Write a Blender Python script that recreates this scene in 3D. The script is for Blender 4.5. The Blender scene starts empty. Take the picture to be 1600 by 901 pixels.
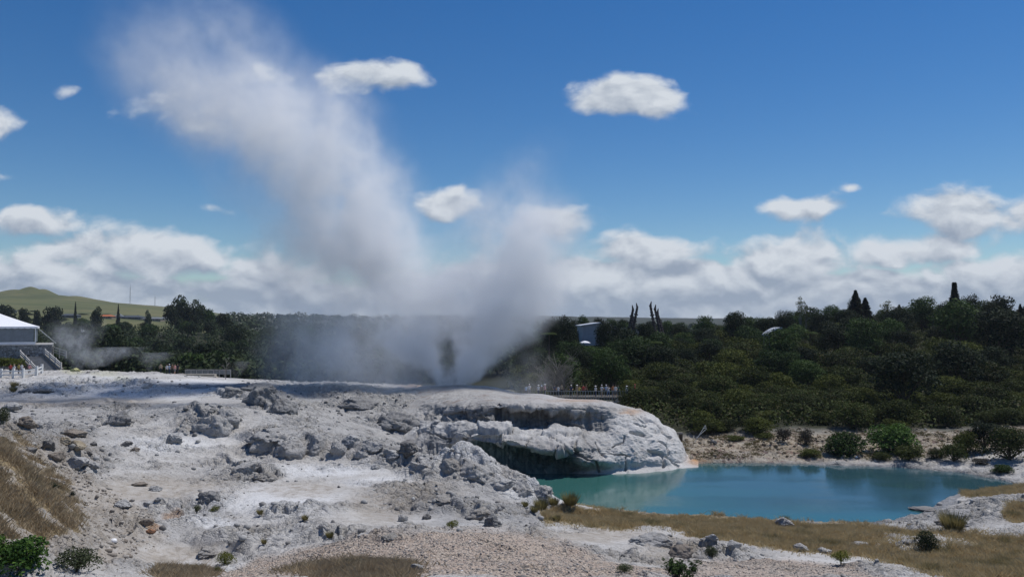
import bpy, math, random
import numpy as np
from mathutils import Vector, Matrix

scene = bpy.context.scene
COL = scene.collection
R = math.radians
rng = np.random.default_rng(7)
random.seed(7)

# ---------------------------------------------------------------- camera geometry
F = 1246.0
CAMZ = 16.0
PITCH = math.atan(54.5 / F)
CP, SP = math.cos(PITCH), math.sin(PITCH)

def at(px, py, Y):
    """world point seen at photo pixel (px, py) at distance Y along the view"""
    u = (px - 800.0) / F
    v = (450.5 - py) / F
    dy = CP - v * SP
    dz = SP + v * CP
    k = Y / dy
    return np.array([u * k, Y, CAMZ + dz * k])

def project(x, y, z):
    zz = z - CAMZ
    d = y * CP + zz * SP
    up = -y * SP + zz * CP
    return 800.0 + F * x / d, 450.5 - F * up / d

cam = bpy.data.cameras.new('camera')
cam.sensor_width = 36.0
cam.lens = 36.0 * F / 1600.0
cam.clip_start = 0.5
cam.clip_end = 20000
camo = bpy.data.objects.new('camera', cam)
COL.objects.link(camo)
camo.location = (0, 0, CAMZ)
camo.rotation_euler = (math.pi / 2 + PITCH, 0, 0)
scene.camera = camo

# ---------------------------------------------------------------- numpy noise
def _hash(ix, iy, iz, seed):
    h = (ix.astype(np.uint32) * np.uint32(374761393) + iy.astype(np.uint32) * np.uint32(668265263)
         + iz.astype(np.uint32) * np.uint32(2147483647) + np.uint32((seed * 974634777 + 12345) & 0xffffffff))
    h = (h ^ (h >> np.uint32(13))) * np.uint32(1274126177)
    h = (h ^ (h >> np.uint32(15))) * np.uint32(2246822519)
    return h ^ (h >> np.uint32(16))

def vnoise(x, y, z=None, seed=0):
    """smooth noise in [-1,1]; gradient-ish value noise (2-D when z is None)"""
    x = np.asarray(x, np.float32); y = np.asarray(y, np.float32)
    xf = np.floor(x); yf = np.floor(y)
    ix = xf.astype(np.int64); iy = yf.astype(np.int64)
    fx = x - xf; fy = y - yf
    ux = fx * fx * fx * (fx * (fx * 6 - 15) + 10); uy = fy * fy * fy * (fy * (fy * 6 - 15) + 10)
    if z is None:
        def g(dx, dy):
            h = _hash(ix + dx, iy + dy, np.zeros_like(ix), seed)
            a = (h & np.uint32(1023)).astype(np.float32) * (2 * math.pi / 1024)
            return np.cos(a) * (fx - dx) + np.sin(a) * (fy - dy)
        a = g(0, 0); b = g(1, 0); c = g(0, 1); d = g(1, 1)
        return 1.5 * ((a + (b - a) * ux) * (1 - uy) + (c + (d - c) * ux) * uy)
    z = np.asarray(z, np.float32)
    zf = np.floor(z); iz = zf.astype(np.int64); fz = z - zf
    uz = fz * fz * fz * (fz * (fz * 6 - 15) + 10)
    def g3(dx, dy, dz):
        h = _hash(ix + dx, iy + dy, iz + dz, seed)
        gx = (h & np.uint32(255)).astype(np.float32) / 127.5 - 1
        gy = ((h >> np.uint32(8)) & np.uint32(255)).astype(np.float32) / 127.5 - 1
        gz = ((h >> np.uint32(16)) & np.uint32(255)).astype(np.float32) / 127.5 - 1
        return gx * (fx - dx) + gy * (fy - dy) + gz * (fz - dz)
    def lerp(a, b, t): return a + (b - a) * t
    x00 = lerp(g3(0,0,0), g3(1,0,0), ux); x10 = lerp(g3(0,1,0), g3(1,1,0), ux)
    x01 = lerp(g3(0,0,1), g3(1,0,1), ux); x11 = lerp(g3(0,1,1), g3(1,1,1), ux)
    return 1.3 * lerp(lerp(x00, x10, uy), lerp(x01, x11, uy), uz)

def fbm(x, y, z=None, seed=0, octv=4, gain=0.5, lac=2.03):
    s = 0; a = 1.0; t = 0
    for k in range(octv):
        s = s + a * vnoise(x, y, z, seed + k * 17)
        t += a; a *= gain
        x = x * lac; y = y * lac
        if z is not None: z = z * lac
    return s / t

def ridged(x, y, z=None, seed=0, octv=4, gain=0.5, lac=2.1):
    s = 0; a = 1.0; t = 0
    for k in range(octv):
        n = 1 - np.abs(vnoise(x, y, z, seed + k * 31)) * 1.6
        s = s + a * n; t += a; a *= gain
        x = x * lac; y = y * lac
        if z is not None: z = z * lac
    return s / t

def voronoi(x, y, seed=0, jit=0.85, full=False):
    x = np.asarray(x, np.float32); y = np.asarray(y, np.float32)
    ix = np.floor(x).astype(np.int64); iy = np.floor(y).astype(np.int64)
    f1 = np.full(x.shape, 9.0, np.float32); f2 = f1.copy(); cid = np.zeros(x.shape, np.float32)
    cx = np.zeros(x.shape, np.float32); cy_ = np.zeros(x.shape, np.float32)
    zz = np.zeros_like(ix)
    for dx in (-1, 0, 1):
        for dy in (-1, 0, 1):
            h = _hash(ix + dx, iy + dy, zz, seed)
            ox = (h & np.uint32(1023)).astype(np.float32) / 1023
            oy = ((h >> np.uint32(10)) & np.uint32(1023)).astype(np.float32) / 1023
            qx = ix + dx + 0.5 + (ox - 0.5) * jit - x; qy = iy + dy + 0.5 + (oy - 0.5) * jit - y
            d = np.sqrt(qx ** 2 + qy ** 2).astype(np.float32)
            near = d < f1
            f2 = np.where(near, f1, np.minimum(f2, d))
            cid = np.where(near, ((h >> np.uint32(20)) & np.uint32(1023)).astype(np.float32) / 1023, cid)
            cx = np.where(near, -qx, cx); cy_ = np.where(near, -qy, cy_)
            f1 = np.where(near, d, f1)
    return (f1, f2, cid, cx, cy_) if full else (f1, f2, cid)

def sstep(a, b, x):
    t = np.clip((x - a) / (b - a), 0, 1)
    return t * t * (3 - 2 * t)

# ---------------------------------------------------------------- mesh + object helpers
def mesh_np(name, verts, faces, smooth=False):
    verts = np.asarray(verts, np.float32); faces = np.asarray(faces, np.int32)
    m = bpy.data.meshes.new(name)
    nf, k = faces.shape
    m.vertices.add(len(verts)); m.vertices.foreach_set('co', verts.ravel())
    m.loops.add(nf * k); m.loops.foreach_set('vertex_index', faces.ravel())
    m.polygons.add(nf)
    m.polygons.foreach_set('loop_start', np.arange(0, nf * k, k, dtype=np.int32))
    if smooth: m.polygons.foreach_set('use_smooth', np.ones(nf, bool))
    m.update(calc_edges=True)
    return m

def mesh_poly(name, verts, faces, smooth=False):
    m = bpy.data.meshes.new(name)
    m.from_pydata([tuple(v) for v in verts], [], [tuple(f) for f in faces])
    if smooth:
        m.polygons.foreach_set('use_smooth', np.ones(len(m.polygons), bool))
    m.update()
    return m

def attr(mesh, name, data):
    a = mesh.attributes.new(name, 'FLOAT_COLOR', 'POINT')
    a.data.foreach_set('color', np.ascontiguousarray(data, np.float32).ravel())

def fattr(mesh, name, data):
    a = mesh.attributes.new(name, 'FLOAT', 'POINT')
    a.data.foreach_set('value', np.ascontiguousarray(data, np.float32).ravel())

def obj(name, mesh, mat=None, parent=None, loc=None, label=None, cat=None, group=None, kind=None, rz=0, scale=None):
    o = bpy.data.objects.new(name, mesh)
    COL.objects.link(o)
    if mat is not None and mesh is not None:
        for mm in (mat if isinstance(mat, (list, tuple)) else [mat]):
            if mesh.users <= 1 or len(mesh.materials) == 0: mesh.materials.append(mm)
    if parent is not None: o.parent = parent
    if loc is not None: o.location = tuple(float(v) for v in loc)
    if rz: o.rotation_euler = (0, 0, rz)
    if scale is not None: o.scale = scale if isinstance(scale, (tuple, list)) else (scale,) * 3
    return tag(o, label, cat, group, kind)

def tag(o, label=None, cat=None, group=None, kind=None):
    if label: o['label'] = label
    if cat: o['category'] = cat
    if group: o['group'] = group
    if kind: o['kind'] = kind
    return o

def thing(name, loc, label, cat, group=None, rz=0, scale=None, kind=None):
    return obj(name, None, None, None, loc, label, cat, group, kind, rz, scale)

def copy_tree(o, parent=None):
    c = o.copy(); COL.objects.link(c)
    if parent is not None: c.parent = parent
    for ch in list(o.children): copy_tree(ch, c)
    return c

class MB:
    """collects simple solids into one mesh"""
    def __init__(s): s.v = []; s.f = []
    def add(s, vs, fs):
        b = len(s.v); s.v += [tuple(map(float, v)) for v in vs]; s.f += [tuple(b + i for i in f) for f in fs]; return s
    def box(s, c, d, rz=0.0, M=None):
        x, y, z = d[0] / 2, d[1] / 2, d[2] / 2
        vs = [Vector((sx * x, sy * y, sz * z)) for sz in (-1, 1) for sy in (-1, 1) for sx in (-1, 1)]
        if M is None: M = Matrix.Rotation(rz, 3, 'Z')
        vs = [M @ v + Vector(c) for v in vs]
        return s.add(vs, [(0,2,3,1),(4,5,7,6),(0,1,5,4),(2,6,7,3),(0,4,6,2),(1,3,7,5)])
    def bar(s, a, b, w, h=None, n=4, w2=None):
        a = Vector(a); b = Vector(b); d = (b - a)
        L = d.length or 1e-6; d = d / L
        up = Vector((0, 0, 1)) if abs(d.z) < 0.98 else Vector((0, 1, 0))
        sx = d.cross(up).normalized(); sy = sx.cross(d).normalized()
        h = h or w; w2 = w if w2 is None else w2
        vs = []
        for p, k in ((a, 1.0), (b, w2 / w)):
            for i in range(n):
                t = 2 * math.pi * (i + 0.5) / n
                r = 0.5 / math.cos(math.pi / n) if n == 4 else 0.5
                vs.append(p + sx * (math.cos(t) * w * k * r) + sy * (math.sin(t) * h * k * r))
        fs = [tuple(range(n - 1, -1, -1)), tuple(range(n, 2 * n))] + [(i, (i + 1) % n, n + (i + 1) % n, n + i) for i in range(n)]
        return s.add(vs, fs)
    def build(s, name, mat, parent=None, **k):
        return obj(name, mesh_poly(name, s.v, s.f), mat, parent, **k)

# ---------------------------------------------------------------- material helpers
class NT:
    def __init__(s, tree): s.t = tree; s.n = tree.nodes; s.l = tree.links
    def node(s, typ, **props):
        nd = s.n.new(typ)
        for k, v in props.items(): setattr(nd, k, v)
        return nd
    def put(s, sock, v):
        if v is None: return
        if hasattr(v, 'is_linked') or isinstance(v, bpy.types.NodeSocket): s.l.new(v, sock)
        else:
            if sock.type == 'RGBA' and not isinstance(v, (int, float)) and len(v) == 3: v = (*v, 1)
            if sock.type == 'VECTOR' and isinstance(v, (int, float)): v = (v, v, v)
            sock.default_value = v
    def math(s, op, a, b=None, c=None, clamp=False):
        nd = s.node('ShaderNodeMath', operation=op, use_clamp=clamp)
        s.put(nd.inputs[0], a); s.put(nd.inputs[1], b)
        if c is not None: s.put(nd.inputs[2], c)
        return nd.outputs[0]
    def vmath(s, op, a, b=None, scale=None):
        nd = s.node('ShaderNodeVectorMath', operation=op)
        s.put(nd.inputs[0], a)
        if b is not None: s.put(nd.inputs[1], b)
        if scale is not None: s.put(nd.inputs['Scale'], scale)
        return nd.outputs['Value'] if op in ('LENGTH', 'DOT_PRODUCT', 'DISTANCE') else nd.outputs[0]
    def noise(s, vec, scale, detail=4, rough=0.55, dist=0.0, lac=2.0, col=False):
        nd = s.node('ShaderNodeTexNoise')
        if vec is not None: s.put(nd.inputs['Vector'], vec)
        s.put(nd.inputs['Scale'], scale); s.put(nd.inputs['Detail'], detail); s.put(nd.inputs['Roughness'], rough)
        s.put(nd.inputs['Distortion'], dist); s.put(nd.inputs['Lacunarity'], lac)
        return nd.outputs['Color' if col else 'Fac']
    def vor(s, vec, scale, feature='F1', rand=1.0, out='Distance'):
        nd = s.node('ShaderNodeTexVoronoi', feature=feature)
        s.put(nd.inputs['Vector'], vec); s.put(nd.inputs['Scale'], scale); s.put(nd.inputs['Randomness'], rand)
        return nd.outputs[out]
    def mix(s, fac, a, b, blend='MIX'):
        nd = s.node('ShaderNodeMix', data_type='RGBA', blend_type=blend)
        s.put(nd.inputs[0], fac); s.put(nd.inputs[6], a); s.put(nd.inputs[7], b)
        return nd.outputs[2]
    def mapr(s, v, a, b, c=0.0, d=1.0, smooth=True):
        nd = s.node('ShaderNodeMapRange', interpolation_type='SMOOTHSTEP' if smooth else 'LINEAR')
        s.put(nd.inputs[0], v)
        for i, q in enumerate((a, b, c, d)): s.put(nd.inputs[i + 1], q)
        return nd.outputs[0]
    def sep(s, v):
        nd = s.node('ShaderNodeSeparateXYZ'); s.put(nd.inputs[0], v); return nd.outputs
    def comb(s, x, y, z):
        nd = s.node('ShaderNodeCombineXYZ'); s.put(nd.inputs[0], x); s.put(nd.inputs[1], y); s.put(nd.inputs[2], z); return nd.outputs[0]
    def attr(s, name):
        return s.node('ShaderNodeAttribute', attribute_name=name)
    def sepc(s, c):
        nd = s.node('ShaderNodeSeparateColor'); s.put(nd.inputs[0], c); return nd.outputs
    def bump(s, h, strength=0.5, dist=0.1, normal=None):
        nd = s.node('ShaderNodeBump'); s.put(nd.inputs['Height'], h); s.put(nd.inputs['Strength'], strength); s.put(nd.inputs['Distance'], dist)
        if normal is not None: s.put(nd.inputs['Normal'], normal)
        return nd.outputs[0]
    def fcurve(s, v, pts):
        nd = s.node('ShaderNodeFloatCurve')
        c = nd.mapping.curves[0]
        nd.mapping.use_clip = False
        pts = sorted(pts)
        c.points[0].location = pts[0]; c.points[1].location = pts[-1]
        for p in pts[1:-1]: c.points.new(*p)
        for p in c.points: p.handle_type = 'AUTO'
        nd.mapping.update()
        s.put(nd.inputs['Value'], v)
        return nd.outputs[0]

def new_mat(name):
    m = bpy.data.materials.new(name); m.use_nodes = True
    nt = NT(m.node_tree)
    for n in list(nt.n):
        if n.type != 'OUTPUT_MATERIAL': nt.n.remove(n)
    out = nt.n[0]
    return m, nt, out

def pbsdf(nt, out, color, rough=0.9, spec=0.2, normal=None, **kw):
    b = nt.node('ShaderNodeBsdfPrincipled')
    nt.put(b.inputs['Base Color'], color); nt.put(b.inputs['Roughness'], rough)
    nt.put(b.inputs['Specular IOR Level'], spec)
    if normal is not None: nt.put(b.inputs['Normal'], normal)
    for k, v in kw.items(): nt.put(b.inputs[k], v)
    nt.l.new(b.outputs[0], out.inputs['Surface'])
    return b

_plain = {}
def plain(name, color, rough=0.7, var=0.15, scale=3.0, spec=0.3, bump=0.0, metallic=0.0):
    """simple object material: a base colour broken up by noise"""
    if name in _plain: return _plain[name]
    m, nt, out = new_mat(name)
    tc = nt.node('ShaderNodeTexCoord').outputs['Object']
    n = nt.noise(tc, scale, 5, 0.6)
    c0 = tuple(c * (1 - var) for c in color); c1 = tuple(min(1, c * (1 + var)) for c in color)
    col = nt.mix(nt.mapr(n, 0.3, 0.7), c0, c1)
    nrm = nt.bump(nt.noise(tc, scale * 4, 4, 0.6), 0.4, bump) if bump else None
    pbsdf(nt, out, col, rough, spec, nrm, Metallic=metallic)
    _plain[name] = m
    return m
# ---------------------------------------------------------------- world, sun, view
SUN_EL, SUN_AZ = R(64), R(62)      # azimuth clockwise from +Y: behind the subject, to the right
world = bpy.data.worlds.new('World'); scene.world = world; world.use_nodes = True
def build_world():
    nt = NT(world.node_tree)
    for n in list(nt.n): nt.n.remove(n)
    out = nt.node('ShaderNodeOutputWorld')
    bg = nt.node('ShaderNodeBackground')
    nt.l.new(bg.outputs[0], out.inputs[0])
    sky = nt.node('ShaderNodeTexSky', sky_type='NISHITA')
    sky.sun_disc = False; sky.sun_elevation = SUN_EL; sky.sun_rotation = SUN_AZ
    sky.altitude = 300; sky.air_density = SKY_AIR; sky.dust_density = SKY_DUST; sky.ozone_density = SKY_OZ
    d = nt.node('ShaderNodeTexCoord').outputs['Generated']
    d = nt.vmath('NORMALIZE', d)
    x, y, z = nt.sep(d)
    ys = nt.math('MAXIMUM', nt.math('ABSOLUTE', y), 0.05)
    # angular plane in "hundredths of a radian"-like units: U to the right, V up from the horizon
    U = nt.math('DIVIDE', x, ys); V = nt.math('DIVIDE', z, ys)
    P = nt.comb(U, V, nt.math('MULTIPLY', nt.math('SIGN', y), 3.0))
    # noise fields, flattened like cumulus
    stretch = nt.vmath('MULTIPLY', P, (1.0, 1.6, 1.0))
    warp = nt.noise(stretch, 7.0, 3, 0.5, col=True)
    wv = nt.vmath('SUBTRACT', warp, (0.5, 0.5, 0.5))
    Pw = nt.vmath('ADD', stretch, nt.vmath('SCALE', wv, scale=0.06))
    def puffs(V_):
        f = nt.noise(V_, 9.0, 9, 0.6)
        w_ = nt.vmath('ADD', V_, nt.vmath('SCALE', nt.vmath('SUBTRACT', nt.noise(V_, 26.0, 3, 0.6, col=True), (0.5, 0.5, 0.5)), scale=0.03))
        c1 = nt.math('SUBTRACT', 1.0, nt.vor(w_, 17.0, 'SMOOTH_F1')); c2 = nt.math('SUBTRACT', 1.0, nt.vor(w_, 41.0, 'SMOOTH_F1'))
        c = nt.math('ADD', nt.math('MULTIPLY', c1, 0.30), nt.math('MULTIPLY', c2, 0.14))
        return nt.math('ADD', nt.math('MULTIPLY', f, 0.72), nt.math('SUBTRACT', c, 0.10))
    n1 = puffs(Pw)
    Pl = nt.vmath('ADD', Pw, (0.006, 0.02, 0.0))      # towards the light: the self-shading of the cloud
    n2 = puffs(Pl)
    # individual clouds: (px, py, rx, ry, weight) in the photo's angles
    def blob(px, py, rx, ry, w, Pn):
        a = nt.math('DIVIDE', nt.math('SUBTRACT', Pn[0], (px - 800) / F), rx / F)
        b = nt.math('DIVIDE', nt.math('SUBTRACT', Pn[1], (505 - py) / F), ry / F)
        r2 = nt.math('ADD', nt.math('MULTIPLY', a, a), nt.math('MULTIPLY', b, b))
        return nt.math('MULTIPLY', nt.math('EXPONENT', nt.math('MULTIPLY', r2, -0.8)), w)
    Ps = nt.sep(nt.vmath('ADD', P, nt.vmath('SCALE', wv, scale=0.045)))
    front = nt.math('GREATER_THAN', y, 0.0)
    def cloud_sum(Pn):
        t_ = None
        for c in CLOUDS:
            b = blob(*c, Pn)
            t_ = b if t_ is None else nt.math('MAXIMUM', t_, b)
        return t_
    tot = cloud_sum(Ps)
    tot_up = cloud_sum((nt.math('ADD', Ps[0], 0.006), nt.math('ADD', Ps[1], 0.014), Ps[2]))      # the body of the cloud towards the sun
    # general bank low over the horizon, all round
    bank_n = nt.noise(nt.vmath('MULTIPLY', P, (1, 2.2, 1)), 3.0, 4, 0.5)
    bank = nt.math('MULTIPLY', nt.mapr(nt.math('SUBTRACT', Ps[1], nt.math('MULTIPLY', nt.math('SUBTRACT', bank_n, 0.5), 0.09)), 0.045, 0.112, 1.0, 0.0), 0.97)
    field = nt.math('MAXIMUM', tot, bank)
    side = nt.math('MULTIPLY', nt.math('SUBTRACT', nt.noise(P, 2.0, 5, 0.5), 0.5), 2.0)   # scattered clouds out of the frame
    outside = nt.math('SUBTRACT', 1.0, nt.math('MULTIPLY', front, nt.mapr(nt.math('ABSOLUTE', U), 0.75, 1.1, 1.0, 0.0)))
    field = nt.math('MAXIMUM', field, nt.math('MULTIPLY', outside, side))
    dens = nt.math('ADD', field, nt.math('MULTIPLY', nt.math('SUBTRACT', n1, 0.5), 1.55))
    cov = nt.mapr(dens, 0.40, 0.77)
    lightn = nt.math('MULTIPLY', nt.math('SUBTRACT', n1, n2), 4.2)
    # thick parts turn grey underneath
    shade = nt.math('ADD', nt.math('ADD', 0.62, lightn), nt.math('MULTIPLY', nt.mapr(dens, 0.5, 1.25, 0.0, 1.0), -0.10))
    shade = nt.math('ADD', shade, nt.math('MULTIPLY', nt.math('SUBTRACT', tot, tot_up), 1.5))
    shade = nt.math('MINIMUM', nt.math('MAXIMUM', shade, 0.0), 1.0)
    ccol = nt.mix(shade, CLOUD_DARK, CLOUD_LIGHT)
    # far low clouds take on the colour of the air
    low = nt.mapr(V, 0.0, 0.09, 0.18, 0.0)
    ccol = nt.mix(low, ccol, CLOUD_AIR)
    hs = nt.node('ShaderNodeHueSaturation'); hs.inputs['Saturation'].default_value = SKY_SAT; hs.inputs['Value'].default_value = SKY_VAL; hs.inputs['Hue'].default_value = 0.504
    nt.l.new(sky.outputs[0], hs.inputs['Color'])
    cc = nt.vmath('SCALE', ccol, scale=1.0 / SKY_STRENGTH)
    above = nt.mapr(z, -0.02, 0.0)
    col = nt.mix(nt.math('MULTIPLY', cov, above), nt.vmath('MULTIPLY', hs.outputs[0], (0.86, 0.955, 1.04)), cc)
    nt.l.new(col, bg.inputs['Color'])
    bg.inputs['Strength'].default_value = SKY_STRENGTH
SKY_STRENGTH = 0.06
SKY_AIR, SKY_DUST, SKY_OZ = 1.0, 0.0, 1.6
SKY_SAT, SKY_VAL = 1.38, 1.36
CLOUD_LIGHT = (0.66, 0.705, 0.765)
CLOUD_DARK = (0.30, 0.36, 0.46)
CLOUD_AIR = (0.33, 0.41, 0.51)
CLOUDS = [
    (985, 148, 105, 40, 1.0), (930, 155, 50, 25, 0.8), (1050, 142, 45, 22, 0.7),
    (560, 118, 110, 30, 0.95), (430, 110, 90, 30, 0.6), (300, 175, 130, 50, 0.55),
    (98, 143, 36, 17, 0.62), (-5, 195, 38, 28, 0.85), (25, 278, 60, 12, 0.5),
    (45, 342, 100, 30, 0.95), (1240, 325, 80, 22, 0.95), (1330, 335, 40, 10, 0.5), (1335, 297, 22, 8, 0.45),
    (1520, 335, 130, 42, 1.0), (1420, 385, 150, 36, 0.9), (1240, 400, 130, 42, 0.95), (1600, 330, 80, 40, 0.9),
    (1010, 390, 110, 36, 1.0), (950, 440, 130, 40, 0.9), (700, 320, 60, 32, 0.9), (860, 360, 80, 40, 0.75),
    (230, 400, 160, 42, 1.0), (120, 385, 90, 32, 0.9), (60, 430, 140, 38, 0.95), (420, 420, 130, 34, 0.85), (320, 330, 60, 12, 0.4),
    (1550, 430, 180, 40, 0.9), (1180, 440, 150, 34, 0.9),
]
build_world()
sun = bpy.data.lights.new('sun', 'SUN'); sun.energy = 3.8; sun.angle = R(0.53); sun.color = (1.0, 0.965, 0.92)
suno = bpy.data.objects.new('sun', sun); COL.objects.link(suno)
sdir = Vector((math.sin(SUN_AZ) * math.cos(SUN_EL), math.cos(SUN_AZ) * math.cos(SUN_EL), math.sin(SUN_EL)))
suno.rotation_euler = (-sdir).to_track_quat('-Z', 'Y').to_euler()
suno.location = tuple(sdir * 300)
vs = scene.view_settings
vs.view_transform = 'Standard'; vs.look = 'None'; vs.gamma = 1; vs.use_curve_mapping = False; vs.exposure = 0.0
scene.render.engine = 'CYCLES'
cy = scene.cycles
cy.use_denoising = True
cy.max_bounces = 12; cy.diffuse_bounces = 3; cy.glossy_bounces = 3; cy.transmission_bounces = 4; cy.transparent_max_bounces = 8
cy.volume_bounces = 8; cy.volume_step_rate = 1.0; cy.volume_max_steps = 256
cy.caustics_reflective = False; cy.caustics_refractive = False
world.cycles.sampling_method = 'MANUAL'; world.cycles.sample_map_resolution = 512
# ---------------------------------------------------------------- base terrain: control points (pixel, pixel, distance)
CPTS = []
def cp(px, py, Y, n=None): p = at(px, py, Y); CPTS.append((px, Y, p[2]))
def cz(px, Y, z): CPTS.append((px, Y, z))
def cs(px, py, z=0.0):                      # a point whose height over the water is known
    Y = (CAMZ - z) * F / (py - 505.0); CPTS.append((px, Y, z))
for a in [  # foreground
    (-300,901,26),(0,901,28),(200,901,31),(400,901,30),(600,901,27),(800,901,26),(1000,901,28),(1200,901,33),(1400,901,36),(1600,901,38),(1850,901,38),
    (200,1400,12),(800,1300,12),(1400,1400,13),(-400,1200,12),(1900,1300,14),
    (-300,640,40),(0,690,38),(-120,670,39),(50,735,40),(100,785,42),(130,830,40),(60,845,33),(180,852,42),(0,805,32),(210,812,50),
    (20,660,62),(80,690,64),(-200,640,66),(0,642,82),(-200,630,85),
    (300,875,46),(240,875,44),(400,840,48),(250,765,58),(150,745,58),(500,800,52),(620,800,55),(450,760,62),(560,750,66),(340,800,54),
    (500,850,42),(650,832,40),(800,835,40),(900,872,36),(1000,890,33),(650,815,52),(800,800,55),(870,822,52),(560,880,32),(780,880,31),
    (300,700,74),(200,690,72),(330,660,80),(250,650,86),(400,700,76),(450,720,72),(350,730,68),
    (320,628,88),(400,640,87),(480,655,85),(540,675,82),(600,692,78),(680,718,74),(735,716,71),(800,742,70),(845,765,68),(880,782,66),
    (600,730,70),(700,760,66),(760,780,62),(830,800,60),
    (500,638,101),(600,682,90),(560,660,95),
    (1000,817,60),(1200,830,57),(1350,835,57),(1500,800,62),(1600,790,62),(1560,768,70),(1700,770,66),
    (1200,860,48),(1400,870,47),(1600,860,48),(1000,842,52),(1100,870,44),(1000,862,44),(930,815,58),
    (200,640,92),(200,620,105),(100,600,118),(200,582,132),(50,610,112),(300,605,112),(300,590,128),(0,600,118),(400,608,112),(340,592,130),(-200,605,115),
    (500,605,118),(600,605,118),(620,640,104),(420,625,100)]: cp(*a)
for a in [(880,786),(930,792),(1000,799),(1100,804),(1200,811),(1330,816),(1390,813),(1440,801),(1480,777),(1510,768),(1560,762),
          (1090,724),(1200,723),(1300,727),(1400,730),(1500,738),(1560,748),(1585,757)]: cs(*a)
for a in [(862,792,.6),(890,801,.5),(945,807,.5),(1010,813,.6),(1100,817,.6),(1250,826,.6),(1400,828,.8)]: cs(*a)
for a in [(290,480,10),(900,75,-1.6),(1100,77,-2.2),(1300,76,-2.2),(1450,79,-1.4),(800,80,-1.3),(730,85,0.3),(680,90,1.2),(850,88,-.6),(1000,84,-1.5),
          (1650,92,2.0),(1620,84,1.2),(1750,80,2.2),
          (1150,98,0.7),(1300,100,0.8),(1200,111,1.9),(1420,104,1.3),(1500,112,1.8),(1600,104,2.2),(1080,100,0.7),(1090,112,1.6),(1300,112,1.9),
          (1150,160,4.0),(1400,160,5.0),(1650,160,6.5),(1150,260,10),(1400,260,14.5),(1650,260,17),(1900,200,10),
          (1150,380,6),(1600,380,6),(860,135,3.2),(960,130,3.6),(850,160,3.4),(950,160,4.0),(900,260,7.5),(1000,260,8.5),(760,140,4.5),
          (960,108,2.6),(1040,106,0.6),(900,108,3.5),(800,108,4.0),(720,112,5.6),(700,103,3.6),(760,100,2.4),(850,98,1.6),(980,98,0.6),(640,118,6.3),(560,130,6.2),(640,140,5.0),
          (400,160,4.5),(200,165,5.5),(0,165,6.5),(-300,165,8.5),(550,180,2),(700,180,2.5),
          (200,230,-1),(400,230,-2),(0,230,4),(600,230,0),(-300,230,6),(-300,330,6),(0,330,2),(200,330,-4),(400,330,-4),(600,330,-2),(800,330,4),
          (0,500,10),(200,500,4),(400,500,1),(600,500,0),(900,500,4),(1300,600,5),(-300,500,14),
          (0,800,27),(150,800,22),(300,800,15),(500,800,6),(800,900,4),(1200,900,6),(1600,900,8),
          (-300,1100,50),(0,1100,42),(150,1100,35),(300,1100,24),(450,1100,12),(700,1200,12),(1000,1200,10),(1500,1200,12),
          (-300,2300,20),(100,2300,20),(400,2300,12),(-300,4500,10),(400,4500,10),(900,4500,20),(1700,4500,10),(1200,2000,14),(700,2000,25),
          (900,3000,40),(1050,3000,36),(800,3000,44),(650,3000,30)]: cz(*a)
for px, py in [(-300,452),(-150,462),(-60,461),(0,459),(30,463),(62,461),(95,469),(130,469),(180,474),(230,477),(265,480),(320,487),(420,497),(540,500)]:
    cp(px, py, 1500)
CPTS = np.array(CPTS)
def _ab(px, Y): return (px - 800.0) / 130.0, 12.0 * np.log(Y / 60.0)
_ca, _cb = _ab(CPTS[:, 0], CPTS[:, 1])
def _U(r2): return 0.5 * r2 * np.log(r2 + 1e-9)
_n = len(CPTS)
_K = _U((_ca[:, None] - _ca) ** 2 + (_cb[:, None] - _cb) ** 2) + np.eye(_n) * 0.004
_A = np.zeros((_n + 3, _n + 3)); _A[:_n, :_n] = _K
_A[:_n, _n] = 1; _A[:_n, _n + 1] = _ca; _A[:_n, _n + 2] = _cb; _A[_n:, :_n] = _A[:_n, _n:].T
_W = np.linalg.solve(_A, np.concatenate([CPTS[:, 2], np.zeros(3)]))
def tps(px, Y):
    a, b = _ab(px, Y)
    out = np.empty(a.size, np.float64); af = a.ravel(); bf = b.ravel()
    for i in range(0, af.size, 60000):
        x = af[i:i + 60000]; y = bf[i:i + 60000]
        out[i:i + 60000] = _U((x[:, None] - _ca) ** 2 + (y[:, None] - _cb) ** 2) @ _W[:_n] + _W[_n] + _W[_n + 1] * x + _W[_n + 2] * y
    return out.reshape(a.shape)

# grid: finer near the viewpoint, coarser with distance, out to the horizon
cols = np.concatenate([np.linspace(-900, -110, 60), np.linspace(-100, 1700, 850), np.linspace(1712, 2500, 60)])
r = [11.0]
while r[-1] < 4900:
    y = r[-1]
    r.append(y * (1.012 if y < 25 else 1.0027 if y < 62 else 1.0024 if y < 120 else 1.006 if y < 180 else 1.03))
rows = np.array(r)
GPX, GY = np.meshgrid(cols, rows)
GX = (GPX - 800.0) / F * GY
GZ = tps(GPX, GY)

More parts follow.
